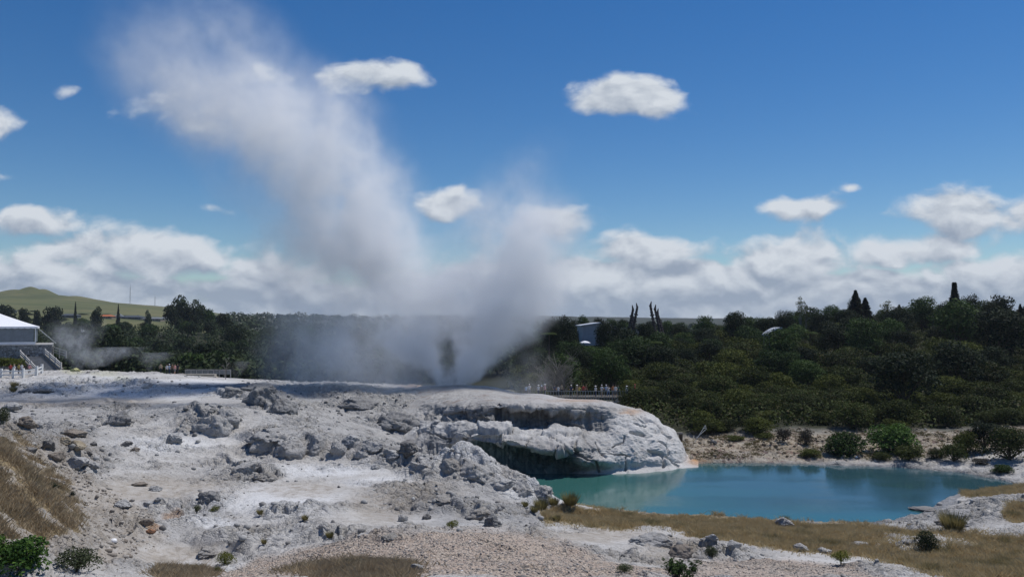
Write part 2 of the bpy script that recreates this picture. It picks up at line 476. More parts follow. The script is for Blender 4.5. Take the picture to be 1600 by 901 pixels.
# patch helper in the photo's angles, with ragged edges given by world-space noise
_pnx = None
def project_grid(): return project(GX, GY, GZ)
PX, PY = project_grid()
WN1 = fbm(GX * 0.35, GY * 0.35, seed=3, octv=4); WN2 = fbm(GX * 0.35 + 40, GY * 0.35, seed=9, octv=4)
def ell(px, py, rx, ry, rag=0.5, soft=0.35, ang=0.0):
    dx = PX - px; dy = PY - py
    if ang:
        c, s = math.cos(R(ang)), math.sin(R(ang)); dx, dy = dx * c + dy * s, -dx * s + dy * c
    d = np.sqrt((dx / rx) ** 2 + (dy / ry) ** 2)
    d = d + rag * (WN1 * 0.6 + WN2 * 0.4)
    return 1 - sstep(1 - soft, 1 + soft, d)
def poly(pts, rag=6.0, soft=5.0, PX=None, PY=None):
    """signed distance to a polygon drawn in the photo's angles"""
    PX = globals()['PX'] if PX is None else PX; PY = globals()['PY'] if PY is None else PY
    pts = np.array(pts, float); n = len(pts)
    x = PX + rag * WN1 * 2; y = PY + rag * WN2 * 1.0
    inside = np.zeros(PX.shape, bool); dmin = np.full(PX.shape, 1e9)
    for i in range(n):
        x0, y0 = pts[i]; x1, y1 = pts[(i + 1) % n]
        cond = ((y0 > y) != (y1 > y)) & (x < (x1 - x0) * (y - y0) / (y1 - y0 + 1e-12) + x0)
        inside ^= cond
        t = np.clip(((x - x0) * (x1 - x0) + (y - y0) * (y1 - y0)) / ((x1 - x0) ** 2 + (y1 - y0) ** 2 + 1e-9), 0, 1)
        dmin = np.minimum(dmin, np.hypot(x - x0 - t * (x1 - x0), y - y0 - t * (y1 - y0)))
    sd = np.where(inside, dmin, -dmin)
    return sstep(-soft, soft, sd)
near = GY < 175

# ---- raised outcrops of broken sinter: (px, py of the foot, half width px, depth m, height m)
OUT = [(330,672,42,3.2,1.7),(440,712,62,3.4,2.0),(505,708,40,2.6,1.2),(395,752,46,2.8,1.3),(310,700,34,2.4,0.9),
       (560,712,40,2.6,1.3),(615,728,44,2.6,1.3),(700,748,60,3.0,1.0),(742,752,62,3.8,2.1),(820,775,38,2.6,1.2),
       (190,664,34,2.0,1.0),(110,715,50,3.0,1.6),(95,680,50,2.6,1.2),(330,792,46,2.4,1.0),(280,812,36,1.8,0.6),(365,870,56,2.0,0.9),
       (520,838,46,2.0,0.7),(470,800,50,2.2,0.5),(600,842,60,2.2,0.6),(700,800,70,2.6,0.9),(770,808,44,2.0,0.9),(640,775,52,2.4,0.7),
       (410,622,44,3.4,1.3),(450,634,46,3.2,1.2),(360,618,30,2.4,0.7),(520,612,70,4,0.9),(150,632,40,3,0.9),(60,612,50,3,1.2),(230,600,40,3,0.8),
       (130,600,50,4,0.7),(20,690,40,2.6,1.2),(200,640,40,2.6,.5),
       (1020,850,52,1.9,0.9),(1105,868,60,1.8,0.7),(1430,868,70,1.8,0.5),(1560,800,80,3,0.5),(1480,808,40,2,0.6),(1190,885,50,1.5,.4),
       (690,676,50,3,1.0),(620,676,40,3,1.1),(560,640,44,4,1.0),(640,650,50,4,.9)]
H = GZ.copy()
wobx = fbm(GX * 0.5, GY * 0.5, seed=21, octv=3) * 1.0; woby = fbm(GX * 0.5 + 9, GY * 0.5, seed=22, octv=3) * 1.0
rocky = np.zeros_like(GZ)
def first_hit(px, py):
    """distance at which the base ground shows at a pixel"""
    yy = rows[(rows > 18) & (rows < 400)]
    zz = tps(np.full(yy.shape, float(px)), yy)
    q = project((px - 800) / F * yy, yy, zz)[1]
    i = np.argmax(q <= py)
    return yy[i]
for px, py, hw, dep, hh in OUT:
    Yf = first_hit(px, py); cx = (px - 800) / F * (Yf + dep); cyy = Yf + dep
    sx = hw / F * Yf
    u = (GX + wobx * 0.9 - cx) / sx; v = (GY + woby * 0.9 - cyy) / dep
    d = np.sqrt(u * u + v * v)
    f = 1 - sstep(0.40, 1.08, d)
    f = np.where(v > 0, 1 - sstep(0.2, 1.5, d), f)          # steep towards the viewer, long back slope
    H += 0.36 * hh * f * (0.8 + 0.35 * WN1)
    rocky = np.maximum(rocky, 1 - sstep(0.8, 1.6, d))

# ---- broken scarps facing the viewer: foot lines in the photo's angles, height m, length of the back slope m
SCARP = [([(303,640),(318,660),(334,677),(350,671),(376,655)],1.5,5),([(388,694),(416,709),(440,705),(458,711),(480,699),(506,706),(520,700)],1.5,4.5),
         ([(350,717),(378,738),(400,741),(424,750),(436,746)],1.25,5),([(158,656),(187,661),(212,646)],0.9,4),([(256,692),(280,694),(300,686)],0.8,3),
         ([(545,706),(575,717),(600,715),(628,727),(640,722)],1.0,3),([(306,860),(330,866),(355,862),(396,866)],0.55,2.2),
         ([(334,613),(360,622),(390,624),(420,640),(446,648)],1.6,6),([(690,724),(705,735),(735,730),(760,745)],1.3,3),([(700,690),(720,700)],0.8,3),
         ([(640,738),(670,752),(690,748)],0.8,2.5),([(590,845),(615,849),(640,846)],0.4,1.6),([(505,838),(530,844),(548,840)],0.4,1.6),
         ([(80,700),(110,722),(140,716)],1.0,3),([(20,672),(50,690),(75,684)],1.0,3),([(130,735),(160,742),(185,733)],0.6,2),
         ([(60,610),(110,618),(150,607)],0.8,4),([(165,628),(190,634),(215,628)],0.7,3),([(225,604),(250,608)],0.5,3),
         ([(700,795),(730,805),(760,803)],0.6,2),([(745,800),(760,820),(790,812)],0.7,2),([(660,770),(690,785),(715,780)],0.5,2),
         ([(440,795),(470,803),(500,798)],0.4,2),([(300,790),(330,800),(360,795)],0.6,2),([(988,846),(1010,852),(1050,850)],0.7,2.0),([(1055,866),(1080,874),(1130,866)],0.7,2.0),
         ([(1430,806),(1470,812),(1530,818)],0.5,2.5),([(1405,822),(1450,832),(1490,836)],0.4,2),([(570,655),(610,668),(650,662)],1.0,4),([(600,690),(640,700)],1.0,3),([(480,618),(530,624),(580,618)],0.8,5)]
face = np.zeros_like(GZ); LEAN = np.zeros_like(GZ)
sn = fbm(GX * 0.7, GY * 0.25, seed=23, octv=4); sn2 = fbm(GX * 2.0, GY * 0.6, seed=24, octv=3)
for line, hh, L in SCARP:
    lx = np.array([p[0] for p in line], float); ly = np.array([first_hit(p[0], p[1]) for p in line])
    Yl = np.interp(cols, lx, ly)[None, :]
    d = GY - Yl + 0.7 * sn + 0.12 * sn2
    w = lx[-1] - lx[0]
    tap = (sstep(lx[0] - 0.12 * w, lx[0] + 0.16 * w, cols) * (1 - sstep(lx[-1] - 0.16 * w, lx[-1] + 0.12 * w, cols)))[None, :]
    rise = sstep(-0.2, 1.0, d) * (1 - sstep(0.5, L * 1.3, d))
    H += 0.46 * hh * rise * tap * (0.85 + 0.4 * sn)
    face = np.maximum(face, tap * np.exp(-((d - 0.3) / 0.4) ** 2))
    rocky = np.maximum(rocky, tap * np.exp(-((d - 0.8) / 1.6) ** 2) * 0.9)
    LEAN += tap * hh * 0.12 * sstep(0.15, 0.8, d) * (1 - sstep(0.9, 3.2, d))

# ---- zones
flatm = np.zeros_like(GZ)
for e in [(250,768,110,17,.4,.3),(200,626,260,7,.5,.5),(330,595,90,6,.3,.4),(170,865,30,14),(300,868,75,22,.4,.4),(480,770,110,20,.5,.4),(620,812,120,12,.5,.4),(560,742,60,10,.4,.4),(330,690,60,8,.4,.4),
          (980,840,110,12,.4,.3),(1300,868,90,14,.4,.3),(170,588,110,4,.6,.5)]: flatm = np.maximum(flatm, ell(*e))
grass = np.zeros_like(GZ)
bank_l = poly([(-300,640),(0,672),(60,720),(110,765),(140,800),(110,850),(60,862),(-300,862)], 16, 22)
gr_r = poly([(846,800),(880,787),(940,795),(1010,802),(1110,806),(1130,802),(1200,812),(1330,818),(1420,826),(1600,838),(1900,840),(1900,905),(1480,905),(1350,870),(1240,862),(1130,850),(1040,828),(960,826),(900,822),(850,814)], 8, 10)
gr_r2 = np.maximum(poly([(1485,775),(1530,765),(1620,758),(1620,772),(1540,776)], 2, 3), ell(1590,802,22,14,.5,.4))
gr_f = np.maximum(ell(560,896,85,17,.8,.6), ell(290,895,45,7,.7,.5) * .8)
bank_full = bank_l.copy()
bank_l *= 0.12 + 0.88 * sstep(-0.3, 0.3, fbm(GX * 0.45, GY * 0.45, seed=95, octv=4) + 0.12)
grass = np.maximum.reduce([bank_l, gr_r, gr_r2, gr_f * 0.5])
grass *= 1 - np.maximum.reduce([ell(1445,850,85,14,.5,.3) * .8, ell(1520,812,120,20,.5,.4), ell(1100,860,60,15,.6,.4), ell(1015,838,40,14,.4,.3)]) * gr_r
gravel = poly([(330,905),(400,870),(500,850),(640,833),(720,826),(800,832),(880,850),(960,875),(1050,890),(1100,905)], 6, 6)
gravel2 = poly([(1000,905),(1100,880),(1230,872),(1330,884),(1380,905)], 4, 5)
gravel = np.maximum(gravel, gravel2 * 0.85)
slope_l = poly([(0,672),(60,690),(150,755),(230,800),(260,840),(170,890),(60,870),(100,840),(130,800)], 8, 10)
forest_e = sstep(104, 111, GY + 3 * WN1 + np.where(GPX < 985, 12, 0)) * sstep(960, 985, GPX + 8 * WN1)
forest_e = np.maximum(forest_e, sstep(122, 130, GY) * sstep(775, 820, GPX))
forest_w = sstep(138, 150, GY + 4 * WN1) * (1 - sstep(840, 860, GPX))
_open = sstep(560, 640, GY + 80 * WN1) * (1 - sstep(330, 440, GPX + 40 * WN2))
forest = np.maximum(forest_e, forest_w) * (1 - _open)
pasture = _open
yellow = (sstep(90, 94, GY + 1.5 * WN2) * sstep(1052, 1075, GPX + 8 * WN1)) * (1 - forest_e)
rough = np.clip(1.0 - 0.93 * flatm, 0, 1) * (1 - 0.75 * grass) * (1 - forest) * (1 - pasture) * (1 - 0.6 * gravel)
rough = np.where(near, rough, 0.0)

# ---- rock relief
nm = np.nonzero(GY[:, 0] < 180)[0]; i1 = nm[-1] + 1
X = GX[:i1]; Yv = GY[:i1]
wx = X + 0.9 * fbm(X * 0.4, Yv * 0.4, seed=31, octv=3); wy = Yv + 0.9 * fbm(X * 0.4 + 7, Yv * 0.4, seed=32, octv=3)
def plates(s, sy, seed, rag):
    """broken slabs: every cell has its own height and tilt, with open joints between"""
    f1, f2, cid, dx, dy = voronoi(wx * s + rag * NA, wy * sy + rag * NB, seed=seed, full=True)
    t1 = np.sin(cid * 61.0); t2 = np.cos(cid * 37.0)
    h = (cid - 0.5) * 1.3 + 0.9 * (dx * t1 + dy * t2) + 0.35 * (0.5 - f1)
    return h, sstep(0.0, 0.10, f2 - f1), cid
NA = fbm(X * 1.1, Yv * 1.1, seed=33, octv=3); NB = fbm(X * 1.1 + 8, Yv * 1.1, seed=34, octv=3)
p1, j1, c1 = plates(0.30, 0.36, 4, 0.35)
p2, j2, c2 = plates(0.85, 0.95, 5, 0.30)
p3, j3, c3 = plates(2.2, 2.4, 6, 0.25)
rid = ridged(wx * 0.6, wy * 0.6, seed=41, octv=6, gain=0.55)
big = fbm(X * 0.13, Yv * 0.13, seed=51, octv=4)
clump = sstep(-0.15, 0.40, fbm(X * 0.20, Yv * 0.24, seed=61, octv=4))      # broken areas alternate with smooth crust
clump2 = sstep(-0.1, 0.3, fbm(X * 0.55, Yv * 0.65, seed=62, octv=4))
rk = np.clip(np.maximum(rocky[:i1], 0.8 * clump), 0, 1)
rg = rough[:i1]
dm1, _u, did = voronoi(wx * 0.42 + 0.2 * NA, wy * 0.42 + 0.2 * NB, seed=14)
dm2, _u, did2 = voronoi(wx * 0.95 + 0.2 * NA, wy * 0.95 + 0.2 * NB, seed=15)
lump = 0.75 * np.clip(1 - (dm1 / 0.6) ** 2, 0, 1) ** 0.8 * (did > 0.35) * (0.3 + did) + 0.34 * np.clip(1 - (dm2 / 0.55) ** 2, 0, 1) ** 0.8 * (did2 > 0.4) * (0.3 + did2)
rel = (0.48 * big + 0.58 * rk * lump * (0.5 + 0.5 * clump2) + rk * (0.46 * p1 * (0.4 + 0.6 * clump2) + 0.32 * p2 * clump2 + 0.09 * p3) + 0.50 * (rid - 0.62) * (0.3 + rk)
       - 0.34 * (1 - j1) * rk * clump2 - 0.16 * (1 - j2) * rk * clump2 + 0.09 * fbm(X * 2.3, Yv * 2.3, seed=63, octv=4) + 0.10 * (ridged(wx * 1.7, wy * 1.7, seed=64, octv=4) - 0.6))
rel = np.where(rel > 0, 0.55 * np.tanh(rel / 0.55), rel)
H[:i1] += rg * rel * (1 - 0.45 * yellow[:i1])
dome3 = np.clip(p3, 0, 1); dome2 = np.clip(p2, 0, 1)
H[:i1] += gravel[:i1] * 0.05 * dome3 + 0.035 * fbm(X * 3.2, Yv * 3.2, seed=71, octv=4) * (1 - forest[:i1])
H[:i1] += yellow[:i1] * (0.22 * dome2 + 0.16 * dome3 + 0.25 * (rid - .6))
H[:i1] += grass[:i1] * 0.18 * fbm(X * 0.6, Yv * 0.6, seed=81, octv=3)
H[:i1] += slope_l[:i1] * (0.18 * dome2 + 0.1 * dome3)
# smooth far hills get gentle swells
H += np.where(GY > 500, 0.006 * GY * 0.35 * fbm(GX * 0.004, GY * 0.004, seed=91, octv=4), 0)
hill = 1 - np.clip(np.hypot((GX - at(62, 456, 1500)[0]) / 52.0, (GY - 1490) / 130.0), 0, 1); H += 19 * hill ** 1.2
hill = 1 - np.clip(np.hypot((GX - at(132, 466, 1500)[0]) / 75.0, (GY - 1480) / 120.0), 0, 1); H += 8 * hill ** 1.2
# the pool's edge keeps to its outline; small shelves stand just over the water
pool = poly([(780,739),(845,756),(880,789),(930,794),(1000,800),(1100,805),(1200,812),(1330,817),(1390,814),(1440,802),(1480,778),(1510,769),(1560,763),(1590,758),(1560,749),(1500,738),(1400,730),(1300,727),(1200,723),(1090,724),(1000,722),(800,724)], 2.0, 3.0, *project(GX, GY, 0 * GZ))
pool = np.where((GY > 60) & (GY < 96) & (GPX > 772), pool, 0)
H = np.where((pool > 0.02) & (H > 0.5), 0.5 + 0.5 * (H - 0.5), H)
H = np.where(pool > 0.4, np.minimum(H, 0.06 - 1.6 * (pool - 0.4)), H)
lowrim = (1 - pool) * (GY > 60) * (GY < 100) * (H < 0.12) * (GPX > 850)
H = np.where(lowrim > 0.5, 0.10 + 0.10 * WN1 + 0.16 * np.clip(fbm(GX * 1.1, GY * 1.1, seed=88, octv=4), -0.3, 1), H)
# sideways push so that rock faces lean and overhang a little
XX = GX.copy(); YY = GY.copy()
nz = H[:i1] * 1.0
hx = fbm(X * 0.9, nz * 1.5, Yv * 0.5, seed=101, octv=3); hy = fbm(X * 0.8, nz * 1.6, Yv * 0.5 + 5, seed=102, octv=3)
am = rg * (0.15 + 0.85 * rk) * 0.32
XX[:i1] += hx * am; YY[:i1] += hy * am
YY -= LEAN * np.where(near, 1, 0)
GHX, GHY, GHZ = XX, YY, H
SPX, SPY = project(XX, YY, H)

def ground(px, py, ymin=15.0, ymax=500.0):
    """point of the finished ground first seen at a pixel"""
    c = int(np.argmin(np.abs(cols - px)))
    ok = (rows > ymin) & (rows < ymax)
    idx = np.nonzero(ok)[0]
    q = SPY[idx, c]
    hit = np.nonzero(q <= py)[0]
    i = idx[hit[0]] if len(hit) else idx[-1]
    return np.array([GHX[i, c], GHY[i, c], GHZ[i, c]])
def ground_xy(x, y):
    y = np.asarray(y, float); x = np.asarray(x, float)
    px = 800 + F * x / y
    ci = np.interp(px, cols, np.arange(len(cols))); ri = np.interp(y, rows, np.arange(len(rows)))
    c0 = np.clip(ci.astype(int), 0, len(cols) - 2); r0 = np.clip(ri.astype(int), 0, len(rows) - 2)
    fc = ci - c0; fr = ri - r0
    return (GHZ[r0, c0] * (1 - fc) + GHZ[r0, c0 + 1] * fc) * (1 - fr) + (GHZ[r0 + 1, c0] * (1 - fc) + GHZ[r0 + 1, c0 + 1] * fc) * fr

# ---- what lies on the ground (mineral, soil, plants), as masks for the material
grey = np.zeros_like(GZ)
for e in [(280,640,150,14,.5,.4),(430,620,110,30,.5,.4),(560,655,130,38,.5,.5),(170,640,120,10,.5,.4),(640,690,80,40,.5,.4),(90,690,90,40,.6,.5),(300,603,80,6,.4,.4),
          (330,790,60,18,.7,.5),(700,790,120,30,.8,.5),(820,800,70,24,.7,.5),(1480,810,70,20,.6,.5),(90,650,80,16,.6,.5)]: grey = np.maximum(grey, ell(*e))
grey = np.maximum(grey * 0.8, 0.55 * sstep(0.0, 0.5, fbm(GX * 0.18, GY * 0.18, seed=111, octv=4)))
tan = np.zeros_like(GZ)
for e in [(250,765,130,20,.5,.5),(470,765,60,12,.6,.5),(270,870,90,18,.6,.6),(640,770,70,18,.8,.6),(120,630,130,8,.6,.5),(110,705,40,24,.6,.5),(600,790,60,30,.8,.6),(930,835,90,12,.6,.5),(1060,860,60,20,.6,.5)]: tan = np.maximum(tan, ell(*e) * 0.8)
tan = np.maximum.reduce([tan, slope_l * 0.9, bank_full])
orange = np.maximum.reduce([ell(1098,718,16,9,.4,.3) * (GZ < 1.2), ell(690,604,60,7,.5,.5) * .6, ell(270,808,16,6,.7,.4) * .6, ell(240,828,10,5,.6,.4) * .6, ell(1180,708,80,10,.8,.5) * .45, ell(810,858,60,14,.8,.5) * .35, ell(760,845,90,8,.7,.6) * .4])
sulph = np.maximum.reduce([ell(115,578,18,7,.5,.4), ell(165,583,22,6,.7,.5) * .7, ell(190,592,14,6,.7,.5) * .7])
white = np.zeros_like(GZ)
tan = np.clip(tan, 0, 1)
for e in [(220,612,200,9,.5,.4),(300,598,70,6,.4,.4),(330,880,60,12,.5,.4),(420,780,110,22,.6,.5),(260,695,80,12,.6,.5),(600,752,60,9,.5,.5),(740,720,70,18,.6,.5),(850,770,60,16,.5,.4),(150,600,120,12,.6,.5),(500,735,80,10,.6,.5),(330,815,40,9,.5,.5)]: white = np.maximum(white, ell(*e))
wet = np.maximum.reduce([ell(250,634,170,4,.3,.4) * .8, ell(330,603,90,4,.3,.4) * .8, ell(1160,712,80,9,.5,.4) * .85, (1 - sstep(0.04, 0.28, np.abs(H - 0.05))) * (GY > 60) * (GY < 100) * .8])
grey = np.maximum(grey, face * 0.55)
cA = np.stack([grass, gravel, grey, orange], -1)
white *= 1 - bank_full
cB = np.stack([white, np.maximum(tan, yellow), forest, pasture], -1)
cC = np.stack([wet, sulph * 0.45, yellow, np.concatenate([rg * (0.25 + 0.75 * rk), np.zeros_like(GZ[i1:])])], -1)

nr, nc = GPX.shape
idx = np.arange(nr * nc, dtype=np.int32).reshape(nr, nc)
faces = np.stack([idx[:-1, :-1], idx[:-1, 1:], idx[1:, 1:], idx[1:, :-1]], -1).reshape(-1, 4)
gm = mesh_np('ground', np.stack([XX, YY, H], -1).reshape(-1, 3), faces, True)
attr(gm, 'zone_a', cA.reshape(-1, 4)); attr(gm, 'zone_b', cB.reshape(-1, 4)); attr(gm, 'zone_c', cC.reshape(-1, 4))

def sinter_color(nt, pos, grey_f, tan_f, white_f, orange_f, wet_f):
    big = nt.noise(pos, 0.35, 5, 0.6); mid = nt.noise(pos, 1.6, 6, 0.65); fine = nt.noise(pos, 7.0, 6, 0.7)
    c = nt.mix(nt.mapr(big, 0.35, 0.65), (0.425, 0.405, 0.378), (0.54, 0.525, 0.50))
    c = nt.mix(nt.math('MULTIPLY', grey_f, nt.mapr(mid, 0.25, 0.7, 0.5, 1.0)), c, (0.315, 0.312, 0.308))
    c = nt.mix(nt.math('MULTIPLY', white_f, 0.85), c, (0.66, 0.66, 0.655))
    c = nt.mix(nt.math('MULTIPLY', tan_f, nt.mapr(mid, 0.3, 0.65, 0.35, 0.9)), c, (0.315, 0.265, 0.205))
    # lichen and mineral stains
    st = nt.math('MULTIPLY', nt.mapr(mid, 0.50, 0.64), nt.mapr(fine, 0.40, 0.58))
    c = nt.mix(nt.math('MULTIPLY', st, 0.55), c, (0.165, 0.145, 0.12))
    sp = nt.mapr(nt.noise(pos, 14.0, 3, 0.7), 0.60, 0.68)
    c = nt.mix(nt.math('MULTIPLY', sp, 0.45), c, (0.12, 0.115, 0.105))
    c = nt.mix(nt.math('MULTIPLY', nt.mapr(fine, 0.3, 0.7), 0.22), c, (0.20, 0.195, 0.19))
    c = nt.mix(nt.math('MULTIPLY', orange_f, nt.mapr(mid, 0.25, 0.55, 0.4, 1.0)), c, (0.40, 0.20, 0.07))
    c = nt.mix(nt.math('MULTIPLY', wet_f, nt.mapr(mid, 0.3, 0.6, 0.6, 1.0)), c, (0.12, 0.125, 0.135))
    h = nt.math('ADD', nt.math('MULTIPLY', mid, 0.5), nt.math('MULTIPLY', fine, 0.3))
    h = nt.math('ADD', h, nt.math('MULTIPLY', nt.noise(pos, 26.0, 4, 0.7), 0.12))
    return c, h

def ground_material():
    m, nt, out = new_mat('ground_cover')
    pos = nt.node('ShaderNodeNewGeometry').outputs['Position']
    A = nt.attr('zone_a'); B = nt.attr('zone_b'); C = nt.attr('zone_c')
    a = nt.sepc(A.outputs['Color']); b = nt.sepc(B.outputs['Color']); c_ = nt.sepc(C.outputs['Color'])
    col, h = sinter_color(nt, pos, a[2], b[1], b[0], A.outputs['Alpha'], c_[0])
    mid = nt.noise(pos, 2.2, 5, 0.6); fine = nt.noise(pos, 9.0, 4, 0.65)
    # yellow rubble flats
    vcol = nt.sepc(nt.vor(pos, 1.6, out='Color'))
    yc = nt.mix(vcol[0], (0.25, 0.20, 0.135), (0.38, 0.335, 0.265)); yc = nt.mix(nt.mapr(vcol[1], 0.75, 0.85), yc, (0.16, 0.10, 0.075))
    col = nt.mix(nt.math('MULTIPLY', c_[2], nt.mapr(mid, 0.3, 0.55, 0.3, 0.9)), col, yc)
    col = nt.mix(nt.math('MULTIPLY', c_[1], nt.mapr(mid, 0.3, 0.6)), col, (0.46, 0.45, 0.20))
    # gravel: small angular stones of cream, pink and grey
    gv = nt.sepc(nt.vor(pos, 9.0, out='Color')); gd = nt.vor(pos, 9.0)
    gc = nt.mix(gv[0], (0.34, 0.27, 0.212), (0.54, 0.46, 0.38)); gc = nt.mix(nt.mapr(gv[1], 0.72, 0.86), gc, (0.42, 0.335, 0.275)); gc = nt.mix(nt.mapr(gv[2], 0.8, 0.9), gc, (0.17, 0.155, 0.14))
    gc = nt.mix(nt.math('MULTIPLY', nt.mapr(nt.noise(pos, 0.5, 4, 0.6), 0.48, 0.62), 0.35), gc, (0.43, 0.33, 0.265))
    col = nt.mix(a[1], col, gc)
    # dry turf soil under the grass
    gs = nt.mix(nt.mapr(mid, 0.35, 0.65), (0.17, 0.13, 0.075), (0.28, 0.22, 0.13)); gs = nt.mix(nt.mapr(fine, 0.55, 0.7), gs, (0.12, 0.115, 0.045))
    gmask = nt.mapr(nt.math('ADD', a[0], nt.math('MULTIPLY', nt.math('SUBTRACT', mid, 0.5), 0.7)), 0.35, 0.7)
    col = nt.mix(gmask, col, gs)
    col = nt.mix(b[2], col, (0.028, 0.030, 0.014))
    # far pasture with darker hedges and paddocks
    pn = nt.noise(pos, 0.012, 4, 0.55); pv = nt.sepc(nt.vor(pos, 0.0045, out='Color'))
    pc = nt.mix(nt.mapr(pn, 0.35, 0.65), (0.072, 0.082, 0.028), (0.150, 0.138, 0.058)); pc = nt.mix(nt.math('MULTIPLY', pv[0], 0.45), pc, (0.085, 0.10, 0.03))
    col = nt.mix(B.outputs['Alpha'], col, pc)
    # fractured crust: joints and knobbly relief where the ground is broken
    wp = nt.vmath('ADD', pos, nt.vmath('SCALE', nt.noise(pos, 1.2, 4, 0.6, col=True), scale=0.7))
    e1 = nt.mapr(nt.vor(wp, 0.8, 'DISTANCE_TO_EDGE'), 0.0, 0.10); e2 = nt.mapr(nt.vor(wp, 2.4, 'DISTANCE_TO_EDGE'), 0.0, 0.12)
    kn = nt.noise(wp, 2.6, 7, 0.68)
    br = nt.math('ADD', nt.math('ADD', nt.math('MULTIPLY', e1, 0.55), nt.math('MULTIPLY', e2, 0.3)), nt.math('MULTIPLY', kn, 1.5))
    br = nt.math('MULTIPLY', br, C.outputs['Alpha'])
    joint = nt.math('MULTIPLY', nt.math('SUBTRACT', 1.0, nt.math('MULTIPLY', e1, nt.mapr(e2, 0, 1, 0.5, 1.0))), nt.mapr(kn, 0.42, 0.6))
    col = nt.mix(nt.math('MULTIPLY', nt.math('MULTIPLY', joint, C.outputs['Alpha']), 0.55), col, (0.15, 0.14, 0.125))
    hh = nt.math('ADD', h, nt.math('MULTIPLY', nt.math('MULTIPLY', gd, a[1]), -0.8))
    nrm = nt.bump(hh, 0.75, 0.22)
    nrm = nt.bump(br, 0.7, 0.38, nrm)
    rgh = nt.math('SUBTRACT', 0.92, nt.math('MULTIPLY', c_[0], 0.5))
    pbsdf(nt, out, col, rgh, 0.25, nrm)
    return m
obj('ground', gm, ground_material(), kind='structure')

# ---------------------------------------------------------------- pool water
def water():
    m, nt, out = new_mat('pool_water')
    pos = nt.node('ShaderNodeNewGeometry').outputs['Position']
    x, y, z = nt.sep(pos)
    n = nt.noise(nt.vmath('MULTIPLY', pos, (0.06, 0.14, 1)), 1.0, 4, 0.55)
    t = nt.math('ADD', nt.mapr(x, 2.0, 34.0, 0.0, 1.0, False), nt.math('MULTIPLY', nt.math('SUBTRACT', n, 0.5), 0.9))
    col = nt.mix(nt.mapr(t, 0.1, 0.9), (0.035, 0.118, 0.106), (0.028, 0.074, 0.090))  # bluish darkening of cloud reflections painted into the base colour
    col = nt.mix(nt.mapr(nt.math('ADD', y, nt.math('MULTIPLY', n, 8.0)), 66.0, 76.0, 0.75, 0.0), col, (0.024, 0.135, 0.140))
    rip = nt.noise(nt.vmath('MULTIPLY', pos, (1.0, 1.9, 1)), 2.6, 4, 0.6)
    gust = nt.mapr(nt.noise(nt.vmath('MULTIPLY', pos, (0.05, 0.16, 1)), 1.0, 3, 0.5), 0.42, 0.6, 0.25, 1.0)
    nrm = nt.bump(rip, nt.math('MULTIPLY', gust, 0.30), 0.05)
    pbsdf(nt, out, col, 0.06, 0.5, nrm, IOR=1.333)
    mb = [(-8, 60, 0), (62, 60, 0), (62, 100, 0), (-8, 100, 0)]
    obj('water', mesh_poly('water', mb, [(0, 1, 2, 3)]), m, kind='structure')
water()
